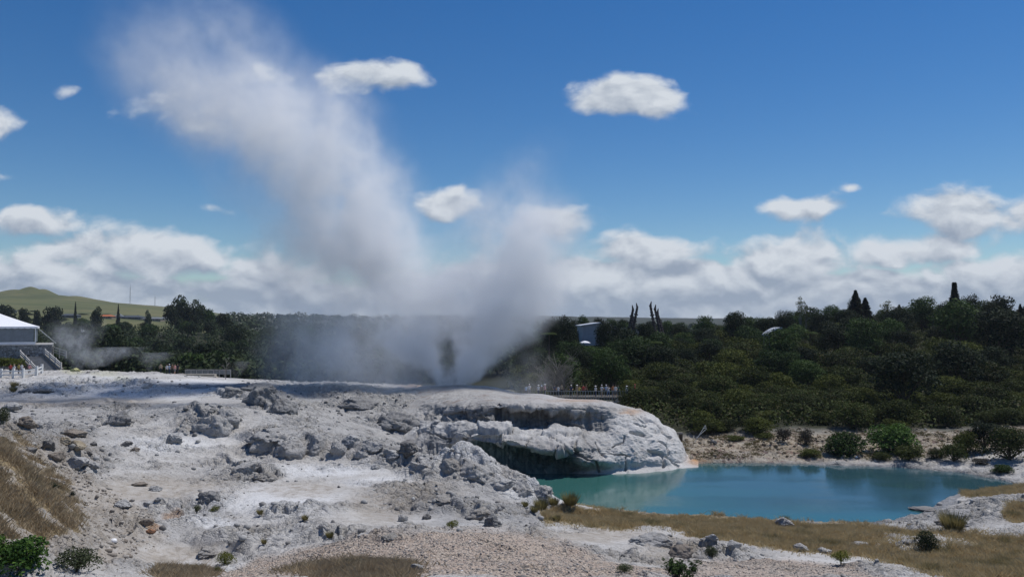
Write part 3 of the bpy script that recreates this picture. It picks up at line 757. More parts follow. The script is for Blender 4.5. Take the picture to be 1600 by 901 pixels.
# ---------------------------------------------------------------- geyser terrace: the big sinter mound at the pool's far side
SEC = {  # px: (py, Y) from under the water up to the plateau behind
 628: [(745, 87), (728, 88.5), (708, 90), (697, 91), (687, 93), (676, 95.5), (666, 98), (658, 99.5), (650, 101), (644, 103), (634, 107), (622, 113), (612, 120)],
 660: [(742, 86.5), (727, 88.2), (706, 89.8), (693, 90.8), (682, 92.8), (669, 95.3), (659, 97.8), (651, 99.3), (643, 100.8), (635, 103), (622, 107), (611, 113), (602.5, 120)],
 690: [(745, 86), (732, 87.2), (706, 89), (691, 89.5), (681, 90.5), (667, 92.8), (659, 95), (650, 96.5), (643, 97.2), (635, 99), (621, 104), (608, 112), (600.5, 120)],
 720: [(747, 86), (736, 86.8), (706, 88.5), (690, 87.4), (680, 87.4), (664, 90), (659, 92.2), (648, 93.5), (641, 93), (634, 94.6), (621, 101), (607, 110), (601, 120)],
 770: [(749, 85.8), (739, 86), (706, 86.9), (691, 85.3), (683, 85), (667, 88), (664, 90.2), (645, 91.0), (635, 90.8), (629.5, 92), (621, 98), (611, 108), (604, 120)],
 810: [(749, 85.8), (738, 86), (712, 86.7), (697, 84.6), (691, 84.3), (667, 88.6), (668, 90.80000000000001), (648, 91.6), (638, 90.2), (632.5, 91.2), (626.5, 97), (618.0, 108), (613.5, 120)],
 850: [(748, 85.8), (737, 86), (716, 86.7), (706, 84.5), (700, 84.0), (671, 89), (670, 91.0), (650, 91.6), (640, 90), (633.0, 91), (627.5, 97), (619.0, 108), (615.5, 120)],
 885: [(747, 85.6), (736, 86), (720, 85.7), (706, 84.3), (699, 84.2), (672, 89.3), (671, 91.0), (651, 91.6), (640, 90.2), (633.0, 91.2), (628.5, 97), (622.5, 108), (623.5, 120)],
 905: [(746, 85.3), (735.5, 85.8), (722, 84.3), (702, 84.6), (694, 85.2), (674, 89.2), (671, 90.60000000000001), (652, 91.2), (640, 90.4), (633.0, 91.4), (629.0, 97), (623.5, 107), (625.5, 119)],
 935: [(745, 85.2), (734, 86), (720, 84.3), (706, 85.4), (697, 86), (682, 88), (672, 89.80000000000001), (654, 90.6), (643, 90.8), (634.0, 92), (629.5, 96.5), (624.5, 106), (627.5, 118)],
 962: [(743, 85.5), (733, 86.2), (720, 86.2), (708, 86.6), (695, 87.3), (680, 88.6), (667, 89.6), (655, 90.4), (645, 91.2), (638.0, 93), (631.5, 97), (631.5, 103), (643.5, 112)],
 1000: [(741, 86), (731, 87), (719, 87.2), (706, 87.8), (691, 88.6), (676, 89.6), (663, 91), (654, 92.6), (647.5, 94.8), (642.5, 98), (642, 102), (652, 108), (664, 114)],
 1028: [(739, 87), (730, 88), (720, 88.4), (709, 89), (697, 89.8), (685, 90.7), (675, 91.8), (667, 93.2), (661, 95), (657, 98), (659, 102), (672, 108), (682, 114)],
 1046: [(738, 87.5), (729, 88.5), (721, 89.0), (712, 89.8), (702, 90.7), (693, 91.7), (686, 92.7), (680, 94), (676, 96), (675, 98.5), (681, 103), (694, 108), (703, 114)],
 1066: [(736, 88.5), (727.5, 89.5), (722, 90.2), (717, 91), (712, 92), (707, 93), (704, 94), (701.5, 95.3), (700, 97), (700, 99), (704, 102), (714, 106), (722, 112)],
 1092: [(734, 89), (725.5, 90.4), (723.5, 91), (722, 91.8), (720.5, 92.6), (719.5, 93.4), (718.5, 94.2), (718, 95), (718, 96), (719, 97.5), (722, 100), (728, 104), (736, 108)]}
def catmull(P, x, xq, axis=0):
    """interpolate rows of P (at x) with a monotone-ish cubic"""
    x = np.asarray(x, float); n = len(x)
    d = np.gradient(P, x, axis=0) * 0.92
    i = np.clip(np.searchsorted(x, xq) - 1, 0, n - 2)
    h = (x[i + 1] - x[i])[:, None]; t = ((xq - x[i]) / (x[i + 1] - x[i]))[:, None]
    P0, P1, d0, d1 = P[i], P[i + 1], d[i], d[i + 1]
    return (2*t**3-3*t**2+1)*P0 + (t**3-2*t**2+t)*h*d0 + (-2*t**3+3*t**2)*P1 + (t**3-t**2)*h*d1

def mound():
    sx = sorted(SEC)
    pts = np.array([[at(px, py, Y) for py, Y in SEC[px]] for px in sx])      # section, point, xyz
    ns, npt, _ = pts.shape
    sq = np.arange(628, 1092.1, 1.1)
    G = catmull(pts.reshape(ns, -1), sx, sq).reshape(len(sq), npt, 3)
    tq = np.concatenate([np.linspace(0, 10, 300)[:-1], np.linspace(10, 12, 40)])
    G = np.stack([catmull(G[:, :, k].T, np.arange(npt), tq) for k in range(3)], -1)    # t, s, xyz
    nt_, ns_ = G.shape[:2]
    def normals(G):
        du = np.gradient(G, axis=1); dv = np.gradient(G, axis=0)
        n = np.cross(du, dv); return n / (np.linalg.norm(n, axis=-1, keepdims=True) + 1e-9)
    N = normals(G)
    if N[150, 200, 1] > 0: N = -N
    x, y, z = G[..., 0], G[..., 1], G[..., 2]
    PXm, PYm = project(x, y, z)
    tt = tq[:, None] + np.zeros((1, ns_))
    edge = (0.25 + 0.75 * sstep(0.9, 2.2, tt)) * sstep(628, 665, PXm) * (1 - 0.8 * sstep(1060, 1092, PXm)) * (1 - sstep(10.2, 11.5, tt))
    right = sstep(900, 960, PXm) * (1 - sstep(9.0, 9.8, tt))
    lobe = sstep(915, 960, PXm + 12 * vnoise(x * .3, z * .5, seed=5)) * sstep(638, 650, PYm + 0.0)
    pl_ = sstep(8.8, 9.5, tt)
    # large lumps
    w1 = fbm(x * 0.16, y * 0.16, z * 0.24, seed=201, octv=4)
    w2 = fbm(x * 0.5, y * 0.5, z * 0.6, seed=202, octv=5)
    w3 = ridged(x * 0.42, y * 0.42, z * 0.6, seed=203, octv=5, gain=0.55)
    disp = (0.45 + 0.3 * lobe) * w1 + 0.28 * w2
    pill1, pill2, pid = voronoi(x * 0.33 + 0.25 * w2, z * 0.42 + 0.3 * y * 0.25, seed=15)
    disp += (lobe * 0.55 + 0.06) * (np.sqrt(np.clip(1 - (pill1 / 0.75) ** 2, 0, 1)) - 0.5) * 1.1
    disp += (1 - lobe) * 0.5 * (w3 - 0.6) + lobe * 0.12 * (w3 - 0.6)
    # ledge: separate blocks with notches
    led = sstep(2.6, 3.2, tt) * (1 - sstep(5.4, 6.0, tt)) * (1 - sstep(890, 915, PXm))
    b1 = fbm(x * 0.32, y * 0.05, seed=205, octv=4)
    disp += led * 0.8 * fbm(x * 0.17, y * 0.05, seed=205, octv=4)
    # upper lip hangs irregularly
    lip = np.exp(-((tt - 8.0) / 0.8) ** 2) * (1 - sstep(955, 975, PXm))
    disp += lip * 0.8 * fbm(x * 0.25, z * 0.1, seed=206, octv=4)
    # vertical flutes and drapes on the dark faces
    up = sstep(5.7, 6.2, tt) * (1 - sstep(7.6, 8.2, tt)); lo = sstep(0.8, 1.2, tt) * (1 - sstep(2.5, 3.0, tt))
    fl = ridged(x * 1.1 + 0.3 * w2, z * 0.12, seed=207, octv=4)
    disp += (up + lo) * (1 - lobe) * 0.6 * (fl - 0.6)
    disp += 0.20 * fbm(x * 1.7, y * 1.7, z * 1.9, seed=208, octv=5, gain=.6) + 0.26 * (ridged(x * 0.9, y * 0.9, z * 1.1, seed=214, octv=5, gain=.6) - .6)
    # blocky breaks along the ledge and the flank
    v1, v2, vid = voronoi(x * 0.24 + 0.5 * w2, z * 0.34 + y * 0.12 + 0.3 * w1, seed=216)
    disp += (led * 0.5 + 0.3 * (1 - lobe) * (1 - pl_)) * (vid - 0.5) - (led + .3 * (1 - lobe) * (1 - pl_)) * 0.5 * (1 - sstep(0, .08, v2 - v1))
    # plateau steps: thin rims of sinter
    pl = sstep(9.0, 9.6, tt)
    PLR = pl * 0.22 * ridged(x * .3, y * .8, seed=209, octv=3)
    # the long cracks of the bright flank, drawn as lines
    CR = [([(1003,651),(1012,658),(1020,661),(1030,672),(1035,680),(1046,686)],2.2),([(1027,692),(1036,700),(1044,712)],1.8),
          ([(1012,705),(1024,709),(1032,713),(1034,722),(1036,730)],2.6),([(985,676),(996,680),(1007,679)],2.6),
          ([(975,684),(974,690),(964,695),(958,699)],1.3),([(976,716),(977,734)],1.7),([(930,690),(936,702),(946,716)],1.2),([(1040,715),(1050,722),(1060,727)],1.6),
          ([(900,690),(897,700),(901,708)],2.0),([(880,700),(905,712),(932,722),(936,735)],2.2),([(940,708),(960,710),(985,714)],1.2),([(1010,665),(1000,668),(990,664)],1.2),([(984,650),(996,658),(1010,660)],1.6)]
    cr = np.zeros_like(x)
    jx = PXm + 2.5 * vnoise(x * 0.9, z * 0.9, seed=19); jy = PYm + 2.0 * vnoise(x * 0.9 + 5, z * 0.9, seed=20)
    for line, wd in CR:
        dm = np.full(x.shape, 1e9)
        for (x0, y0), (x1, y1) in zip(line[:-1], line[1:]):
            t = np.clip(((jx - x0) * (x1 - x0) + (jy - y0) * (y1 - y0)) / ((x1 - x0) ** 2 + (y1 - y0) ** 2), 0, 1)
            dm = np.minimum(dm, np.hypot(jx - x0 - t * (x1 - x0), jy - y0 - t * (y1 - y0)))
        cr = np.maximum(cr, 1 - sstep(wd * 0.35, wd * 1.1, dm))
    cr *= (1 - sstep(9.2, 9.8, tt))
    disp += up * (1 - lobe) * 0.9 * fbm(x * 0.33, z * 0.3, seed=213, octv=4)
    disp += up * 1.0 * np.exp(-((PXm - 903 - 5 * w2) / 13) ** 2) + up * 0.7 * np.exp(-((PXm - 758 - 6 * w2) / 12) ** 2)
    disp *= 1 - 0.85 * sstep(8.7, 9.6, tt)
    disp += PLR - pl * .12 + pl * 0.10 * fbm(x * 1.5, y * 1.5, seed=219, octv=4)
    G = G + N * (disp * edge)[..., None]
    G = G - N * (cr * 0.55)[..., None]
    idx = np.arange(nt_ * ns_, dtype=np.int32).reshape(nt_, ns_)
    f = np.stack([idx[:-1, :-1], idx[:-1, 1:], idx[1:, 1:], idx[1:, :-1]], -1).reshape(-1, 4)
    m = mesh_np('geyser_terrace', G.reshape(-1, 3), f, True)
    # mineral zones: damp staining and shade painted dark on the faces, pale crust, ochre trickles
    x, y, z = G[..., 0], G[..., 1], G[..., 2]
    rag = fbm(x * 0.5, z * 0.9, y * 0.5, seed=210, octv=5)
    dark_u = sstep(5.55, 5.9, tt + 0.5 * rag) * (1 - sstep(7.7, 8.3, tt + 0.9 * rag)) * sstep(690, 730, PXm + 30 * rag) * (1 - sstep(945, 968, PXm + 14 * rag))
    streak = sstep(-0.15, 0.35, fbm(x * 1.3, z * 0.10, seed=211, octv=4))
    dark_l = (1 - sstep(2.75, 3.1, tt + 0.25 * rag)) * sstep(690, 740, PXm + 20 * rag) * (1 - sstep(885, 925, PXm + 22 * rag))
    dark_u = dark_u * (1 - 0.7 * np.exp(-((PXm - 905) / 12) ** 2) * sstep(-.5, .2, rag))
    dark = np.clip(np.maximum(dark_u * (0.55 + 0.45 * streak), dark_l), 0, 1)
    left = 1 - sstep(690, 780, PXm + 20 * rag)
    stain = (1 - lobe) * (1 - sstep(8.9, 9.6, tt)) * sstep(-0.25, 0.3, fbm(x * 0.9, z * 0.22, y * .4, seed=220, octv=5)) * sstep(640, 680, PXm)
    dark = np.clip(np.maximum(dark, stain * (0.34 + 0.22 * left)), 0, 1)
    drip = sstep(-0.1, 0.35, fbm(x * 1.1, z * 0.16, y * .2, seed=212, octv=4))
    grey = np.clip(0.8 * left + (1 - lobe) * (0.35 + 0.5 * sstep(-.3, .4, rag)) + 0.5 * (1 - lobe) * drip * sstep(6.5, 8.0, tt) * (1 - sstep(9.0, 9.6, tt)) + 0.25 * lobe * sstep(0, .5, rag) + 0.5 * pl, 0, 1)
    org = np.clip(np.exp(-(((PXm - 985) / 16) ** 2 + ((PYm - 645) / 4) ** 2)) * .6 + pl * 0.35 * sstep(0.0, 0.5, rag) + np.exp(-(((PXm - 905) / 40) ** 2 + ((PYm - 626) / 3) ** 2)) * .45 + np.exp(-(((PXm - 1090) / 14) ** 2 + ((PYm - 718) / 9) ** 2)), 0, 1)
    whi = np.clip(lobe * 0.45 + 0.25 * sstep(9, 9.5, tt) * sstep(800, 860, PXm) + 0.5 * led * sstep(4.0, 4.6, tt), 0, 1)
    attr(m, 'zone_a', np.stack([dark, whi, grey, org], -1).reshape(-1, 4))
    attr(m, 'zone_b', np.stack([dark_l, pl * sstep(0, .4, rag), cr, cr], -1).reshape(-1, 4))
    mt, nt, out = new_mat('sinter_terrace')
    pos = nt.node('ShaderNodeNewGeometry').outputs['Position']
    A = nt.attr('zone_a'); a = nt.sepc(A.outputs['Color']); B = nt.attr('zone_b'); b = nt.sepc(B.outputs['Color'])
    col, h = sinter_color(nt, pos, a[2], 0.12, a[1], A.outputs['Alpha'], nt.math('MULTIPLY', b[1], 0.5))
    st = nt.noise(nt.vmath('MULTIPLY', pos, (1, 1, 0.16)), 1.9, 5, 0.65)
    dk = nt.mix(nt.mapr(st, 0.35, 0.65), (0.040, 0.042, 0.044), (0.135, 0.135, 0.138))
    dk = nt.mix(nt.math('MULTIPLY', b[0], 0.9), dk, nt.mix(nt.mapr(st, 0.35, 0.7), (0.024, 0.050, 0.052), (0.075, 0.120, 0.115)))  # teal reflection of the pool painted into the lower cliff's colour
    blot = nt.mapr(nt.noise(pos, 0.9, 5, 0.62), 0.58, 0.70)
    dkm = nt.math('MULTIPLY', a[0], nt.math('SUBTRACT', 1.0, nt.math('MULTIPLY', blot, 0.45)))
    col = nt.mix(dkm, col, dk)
    pbsdf(nt, out, col, nt.math('SUBTRACT', 0.9, nt.math('MULTIPLY', a[0], 0.3)), 0.25, nt.bump(h, 0.7, 0.2))
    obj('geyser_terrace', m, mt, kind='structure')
mound()
# ---------------------------------------------------------------- steam: closed hulls with uneven density inside
def zpy(py, Y=118.0): return at(800, py, Y)[2]
ZS = 90.0
def loft(name, prof, Y, depth, n=20):
    """hull round an axis: prof = (py, px, half width px)"""
    prof = sorted(prof, key=lambda p: -p[0])
    V = []; Fc = []
    for py, px, hw in prof:
        c = at(px, py, Y); rx = hw / F * Y
        for i in range(n):
            t = 2 * math.pi * i / n
            V.append((c[0] + rx * math.cos(t), Y + rx * depth * math.sin(t), c[2]))
    k = len(prof)
    for j in range(k - 1):
        for i in range(n):
            Fc.append((j * n + i, j * n + (i + 1) % n, (j + 1) * n + (i + 1) % n, (j + 1) * n + i))
    Fc.append(tuple(range(n - 1, -1, -1))); Fc.append(tuple((k - 1) * n + i for i in range(n)))
    return mesh_poly(name, V, Fc)

def prof_nodes(nt, P, prof, Y, depth, amp, edge=(1.0, 0.25)):
    """density of one puff column: prof as above, amp = (py, density)"""
    x, y, z = nt.sep(P)
    zn = nt.math('DIVIDE', z, ZS)
    top = zpy(min(p[0] for p in prof)); bot = zpy(max(p[0] for p in prof))
    cx = nt.fcurve(zn, [(zpy(py) / ZS, 0.5 + at(px, py, Y)[0] / 200.0) for py, px, hw in prof])
    rx = nt.fcurve(zn, [(zpy(py) / ZS, hw / F * Y / 100.0) for py, px, hw in prof])
    am = nt.fcurve(zn, [(zpy(py) / ZS, a) for py, a in amp])
    cx = nt.math('MULTIPLY', nt.math('SUBTRACT', cx, 0.5), 200.0); rx = nt.math('MAXIMUM', nt.math('MULTIPLY', rx, 100.0), 0.3)
    a = nt.math('DIVIDE', nt.math('SUBTRACT', x, cx), rx)
    b = nt.math('DIVIDE', nt.math('SUBTRACT', y, Y), nt.math('MULTIPLY', rx, depth))
    r = nt.math('SQRT', nt.math('ADD', nt.math('MULTIPLY', a, a), nt.math('MULTIPLY', b, b)))
    f = nt.mapr(r, edge[0], edge[1])
    return nt.math('MULTIPLY', f, nt.math('MAXIMUM', am, 0.0)), r

STEAM_COL = (0.975, 0.983, 0.991)
def steam_mat(name, parts, warp=(0.075, 6.0), detail=(0.11, 0.36, 0.64, 0.16), step=0.36, gap=None, aniso=0.25):
    m, nt, out = new_mat(name)
    P = nt.node('ShaderNodeNewGeometry').outputs['Position']
    wv = nt.vmath('SUBTRACT', nt.noise(P, warp[0], 4, 0.6, col=True), (0.5, 0.5, 0.5))
    Pw = nt.vmath('ADD', P, nt.vmath('SCALE', wv, scale=warp[1]))
    tot = None
    n = nt.noise(nt.vmath('MULTIPLY', Pw, (1, 1, 0.75)), detail[0], 2, 0.6)
    nf = nt.mapr(n, detail[1], detail[2], detail[3], 1.0)
    n2 = nt.noise(nt.vmath('ADD', P, nt.vmath('SCALE', wv, scale=warp[1] * 0.6)), detail[0] * 3.2, 3, 0.6)
    nf = nt.math('MULTIPLY', nf, nt.mapr(n2, 0.34, 0.66, 0.45, 1.35))
    for prof, Y, depth, amp, edge in parts:
        f, r = prof_nodes(nt, Pw, prof, Y, depth, amp, edge)
        tot = f if tot is None else nt.math('ADD', tot, f)
    d = nt.math('MULTIPLY', tot, nf)
    if gap:
        for (px, py, hw, hh) in gap:
            c = at(px, py, 118)
            x, y, z = nt.sep(Pw)
            a = nt.math('DIVIDE', nt.math('SUBTRACT', x, float(c[0])), hw / F * 118); b = nt.math('DIVIDE', nt.math('SUBTRACT', z, float(c[2])), hh / F * 118)
            q = nt.math('ADD', nt.math('MULTIPLY', a, a), nt.math('MULTIPLY', b, b))
            q = nt.math('ADD', q, nt.math('MULTIPLY', nt.math('SUBTRACT', nt.noise(P, 0.55, 4, 0.65), 0.5), 2.6))
            d = nt.math('MULTIPLY', d, nt.mapr(q, 0.1, 1.5, 0.10, 1.0))
    v = nt.node('ShaderNodeVolumePrincipled')
    nt.put(v.inputs['Color'], STEAM_COL); nt.put(v.inputs['Density'], d); nt.put(v.inputs['Anisotropy'], aniso)
    nt.l.new(v.outputs[0], out.inputs['Volume'])
    m.cycles.volume_step_rate = step
    return m

def widen(prof, k, add, ext=12): 
    return [(py, px, hw * k + add) for py, px, hw in prof]
core = [(612,692,14),(590,687,26),(550,656,66),(500,628,105),(450,602,128),(400,582,136),(350,562,142),(300,536,152),(250,500,175),(200,435,225),(150,385,240),(100,345,225),(50,322,190),(0,285,155),(-60,250,120),(-110,220,80)]
veil = [(612,640,60),(590,615,110),(550,575,150),(500,550,165),(450,525,175),(400,510,178),(350,496,182),(300,478,190),(250,450,200),(200,395,228),(150,378,235),(100,350,215),(50,320,180),(0,290,150),(-60,255,115),(-110,225,85)]
camp = [(612,2.2),(590,2.0),(550,1.35),(500,0.95),(450,0.75),(400,0.62),(350,0.52),(300,0.42),(250,0.30),(200,0.24),(150,0.18),(100,0.10),(50,0.05),(0,0.026),(-60,0.002),(-110,0.0)]
vamp = [(612,0.05),(590,0.06),(550,0.13),(500,0.13),(450,0.12),(400,0.10),(350,0.08),(300,0.06),(250,0.05),(200,0.05),(150,0.045),(100,0.022),(50,0.013),(0,0.008),(-60,0.001),(-110,0.0)]
GAP = [(694,558,17,46)]
hullp = [(v[0], (min(v[1] - v[2], c[1] - c[2]) + max(v[1] + v[2], c[1] + c[2])) / 2, (max(v[1] + v[2], c[1] + c[2]) - min(v[1] - v[2], c[1] - c[2])) / 2 + 12) for v, c in zip(veil, core)]
obj('steam_plume', loft('steam_plume', hullp, 118, 0.7),
    steam_mat('steam_main', [(core, 118, 0.75, camp, (1.0, 0.0)), (veil, 118, 0.6, vamp, (1.0, 0.3))], gap=GAP),
    label='tall white steam plume leaning left over the geyser terrace', cat='steam', kind='stuff')
rp = [(612,704,14),(590,712,38),(550,738,84),(500,762,122),(450,784,145),(400,794,152),(350,800,140),(310,798,125),(270,812,95),(220,840,70),(180,850,40)]
ramp = [(612,2.0),(590,2.0),(550,1.6),(500,1.25),(450,0.85),(400,0.48),(350,0.34),(310,0.17),(270,0.05),(220,0.025),(180,0.0)]
obj('steam_plume', loft('steam_plume', [(py, px, hw + 16) for py, px, hw in rp], 121, 0.7),
    steam_mat('steam_side', [(rp, 121, 0.7, ramp, (1.0, 0.0))], gap=GAP),
    label='shorter grey steam plume rising to the right of the tall one', cat='steam', kind='stuff')
# steam drifting over the terraces beside the vents
dr = [(692,560,90),(670,560,130),(640,555,160),(600,550,175),(560,540,170),(520,520,150),(490,510,120),(470,505,80)]
damp = [(692,0.03),(670,0.07),(640,0.10),(600,0.11),(560,0.11),(520,0.075),(490,0.035),(470,0.0)]
obj('drifting_steam', loft('drifting_steam', [(py, px, hw + 12) for py, px, hw in dr], 116, 0.7),
    steam_mat('steam_drift', [(dr, 116, 0.6, damp, (1.0, 0.2))], detail=(0.16, 0.35, 0.65, 0.25), step=0.35),
    label='low veil of steam drifting over the grey terraces', cat='steam', kind='stuff')
dr2 = [(622,790,60),(605,800,80),(580,815,75),(550,822,60),(520,820,40)]
damp2 = [(622,0.05),(605,0.09),(580,0.07),(550,0.04),(520,0.0)]
obj('drifting_steam', loft('drifting_steam', [(py, px, hw + 10) for py, px, hw in dr2], 114, 0.6),
    steam_mat('steam_drift_edge', [(dr2, 114, 0.55, damp2, (1.0, 0.2))], step=0.4),
    label='thin steam along the terrace top towards the visitors', cat='steam', kind='stuff')
# ---------------------------------------------------------------- foliage
def foliage_mat(name, c_dark, c_light, var=0.35, trans=0.18, dry=None):
    m, nt, out = new_mat(name)
    g = nt.node('ShaderNodeNewGeometry'); oi = nt.node('ShaderNodeObjectInfo')
    rnd = g.outputs['Random Per Island']; orn = oi.outputs['Random']
    big = nt.noise(g.outputs['Position'], 0.22, 3, 0.6)
    t = nt.math('ADD', nt.math('MULTIPLY', rnd, 0.55), nt.math('MULTIPLY', big, 0.75)); t = nt.math('ADD', t, nt.math('MULTIPLY', nt.math('SUBTRACT', orn, 0.5), var))
    col = nt.mix(nt.mapr(t, 0.35, 0.95), c_dark, c_light)
    if dry: col = nt.mix(nt.math('MULTIPLY', nt.mapr(nt.math('FRACT', nt.math('MULTIPLY', rnd, 7.13)), 0.80, 0.9), 0.75), col, dry)
    b = nt.node('ShaderNodeBsdfPrincipled'); nt.put(b.inputs['Base Color'], col); nt.put(b.inputs['Roughness'], 0.7); nt.put(b.inputs['Specular IOR Level'], 0.10)
    tr = nt.node('ShaderNodeBsdfTranslucent'); nt.put(tr.inputs['Color'], nt.mix(0.5, col, c_light))
    mx = nt.node('ShaderNodeMixShader'); nt.put(mx.inputs[0], trans)
    nt.l.new(b.outputs[0], mx.inputs[1]); nt.l.new(tr.outputs[0], mx.inputs[2]); nt.l.new(mx.outputs[0], out.inputs['Surface'])
    return m

def leaves(P, N, size, aspect=0.55, rg=None, curl=0.25, tangent=None):
    """one bent leaf spray (4 corners) per point"""
    rg = rg or rng
    n = len(P); size = np.asarray(size, float).reshape(-1, 1) * np.ones((n, 1))
    N = N / (np.linalg.norm(N, axis=1, keepdims=True) + 1e-9)
    T = rg.normal(size=(n, 3)) if tangent is None else tangent + 0.25 * rg.normal(size=(n, 3))
    T = T - N * (T * N).sum(1, keepdims=True); T /= np.linalg.norm(T, axis=1, keepdims=True) + 1e-9
    B = np.cross(N, T)
    L = size; W = size * aspect
    v = np.stack([P - T * L * 0.5, P + B * W * 0.5 + N * L * curl * 0.4, P + T * L * 0.5 - N * L * curl * 0.3, P - B * W * 0.5 + N * L * curl * 0.4], 1)
    f = np.arange(n * 4, dtype=np.int32).reshape(n, 4)
    return v.reshape(-1, 3), f

def lobed(lobes, n, size, rg, up=0.35, shell=(0.72, 1.06), asp=0.55, flat=0.4):
    lobes = np.array(lobes, float)           # x y z rx ry rz
    w = (lobes[:, 3] * lobes[:, 4]); w /= w.sum()
    k = rg.choice(len(lobes), n, p=w)
    D = rg.normal(size=(n, 3)); D /= np.linalg.norm(D, axis=1, keepdims=True)
    flip = (D[:, 2] < 0) & (rg.random(n) < up + 0.25); D[flip, 2] *= -1
    r = rg.uniform(*shell, size=(n, 1)) ** 1.0
    # bunches: pull leaves together so that gaps open between sprays
    P = lobes[k, :3] + D * r * lobes[k, 3:6]
    q = 0.16 * (lobes[:, 3].mean())
    P += 0.55 * q * np.stack([np.sin(P[:, 1] / q * 1.7 + P[:, 2] / q), np.sin(P[:, 2] / q * 1.5 + P[:, 0] / q), np.sin(P[:, 0] / q * 1.6 + P[:, 1] / q)], 1)
    N = D * (1 - flat) + flat * np.array([0, 0, 1.0]) + 0.55 * rg.normal(size=(n, 3))
    return leaves(P, N, size * rg.uniform(0.55, 1.35, n), asp, rg)

def tube_mesh(paths, nside=6):
    """tapered limbs: paths = list of [(point, radius), ...]"""
    V = []; Fq = []
    for path in paths:
        base = len(V); k = len(path)
        for j, (p, r) in enumerate(path):
            p = Vector(p); d = (Vector(path[min(j + 1, k - 1)][0]) - Vector(path[max(j - 1, 0)][0])).normalized()
            a = d.cross(Vector((0.31, 0.95, 0.05))).normalized(); b = d.cross(a)
            for i in range(nside):
                t = 2 * math.pi * i / nside
                V.append(p + a * (math.cos(t) * r) + b * (math.sin(t) * r))
        for j in range(k - 1):
            for i in range(nside):
                Fq.append((base + j * nside + i, base + j * nside + (i + 1) % nside, base + (j + 1) * nside + (i + 1) % nside, base + (j + 1) * nside + i))
    return V, Fq

BARK = plain('bark', (0.075, 0.06, 0.045), 0.9, 0.35, 6.0, 0.1)
BARKGREY = plain('bare_wood', (0.20, 0.185, 0.165), 0.9, 0.3, 6.0, 0.1)
M_SCRUB = foliage_mat('scrub_leaf', (0.013, 0.022, 0.007), (0.060, 0.080, 0.018), 0.5, dry=(0.085, 0.065, 0.03))
M_OLIVE = foliage_mat('olive_leaf', (0.019, 0.030, 0.008), (0.092, 0.106, 0.020), 0.5)
M_BROAD = foliage_mat('broad_leaf', (0.016, 0.032, 0.010), (0.062, 0.105, 0.026), 0.4)
M_DARK = foliage_mat('dark_leaf', (0.009, 0.016, 0.009), (0.028, 0.042, 0.018), 0.3)
M_BRIGHT = foliage_mat('bright_leaf', (0.026, 0.060, 0.014), (0.10, 0.18, 0.034), 0.2)
M_CONIFER = foliage_mat('conifer_needle', (0.008, 0.014, 0.009), (0.022, 0.034, 0.018), 0.2)
M_TWIG = foliage_mat('twig_leaf', (0.040, 0.037, 0.032), (0.095, 0.085, 0.068), 0.3)
M_FERN = foliage_mat('fern_frond', (0.045, 0.075, 0.025), (0.14, 0.19, 0.07), 0.3)
M_YELLOW = foliage_mat('yellow_leaf', (0.05, 0.062, 0.012), (0.15, 0.16, 0.03), 0.3)
M_FAR = foliage_mat('woodland_leaf', (0.014, 0.024, 0.012), (0.046, 0.066, 0.026), 0.5)

def crown_lobes(rg, R_, Hc, zb, n=9, flat=0.75):
    """lobes of a crown of radius R_, height Hc starting at height zb"""
    L = []
    for i in range(n):
        t = (i + 0.5) / n
        a = i * 2.4 + rg.uniform(-.4, .4); rr = R_ * 0.62 * math.sqrt(1 - 0.75 * t) * rg.uniform(0.7, 1.1)
        lr = R_ * rg.uniform(0.36, 0.56)
        L.append((rr * math.cos(a), rr * math.sin(a), zb + Hc * (0.22 + 0.62 * t) + rg.uniform(-.1, .1) * Hc, lr, lr, lr * flat))
    L.append((0, 0, zb + Hc * 0.45, R_ * 0.6, R_ * 0.6, Hc * 0.38))
    return L

def proto(kind, seed, R_=1.0, Hc=1.0, trunk=0.3, n=2600, leaf=0.12, mat=None, flat=0.75, nl=9, trunk_mat=None, shell=(0.72, 1.06)):
    """crown + trunk meshes for a plant of overall height trunk+Hc and crown radius R_"""
    rg = np.random.default_rng(seed)
    L = crown_lobes(rg, R_, Hc, trunk, nl, flat)
    v, f = lobed(L, n, leaf, rg, shell=shell)
    v[:, 2] = np.maximum(v[:, 2], 0.02)
    cm = mesh_np(kind + '_crown', v, f); cm.materials.append(mat)
    top = trunk + Hc * 0.75
    paths = [[((0, 0, -0.5), R_ * 0.085), ((R_ * .04, 0, trunk + Hc * .2), R_ * 0.06), ((0, R_ * .05, top), R_ * 0.02)]]
    for lo in L[:7]:
        paths.append([((0, 0, trunk * 0.6 + Hc * .05), R_ * 0.045), ((lo[0] * .5, lo[1] * .5, (trunk + lo[2]) / 2), R_ * 0.03), ((lo[0], lo[1], lo[2]), R_ * 0.01)])
    V, Fq = tube_mesh(paths, 5)
    tm = mesh_poly(kind + '_trunk', V, Fq, True); tm.materials.append(trunk_mat or BARK)
    return cm, tm

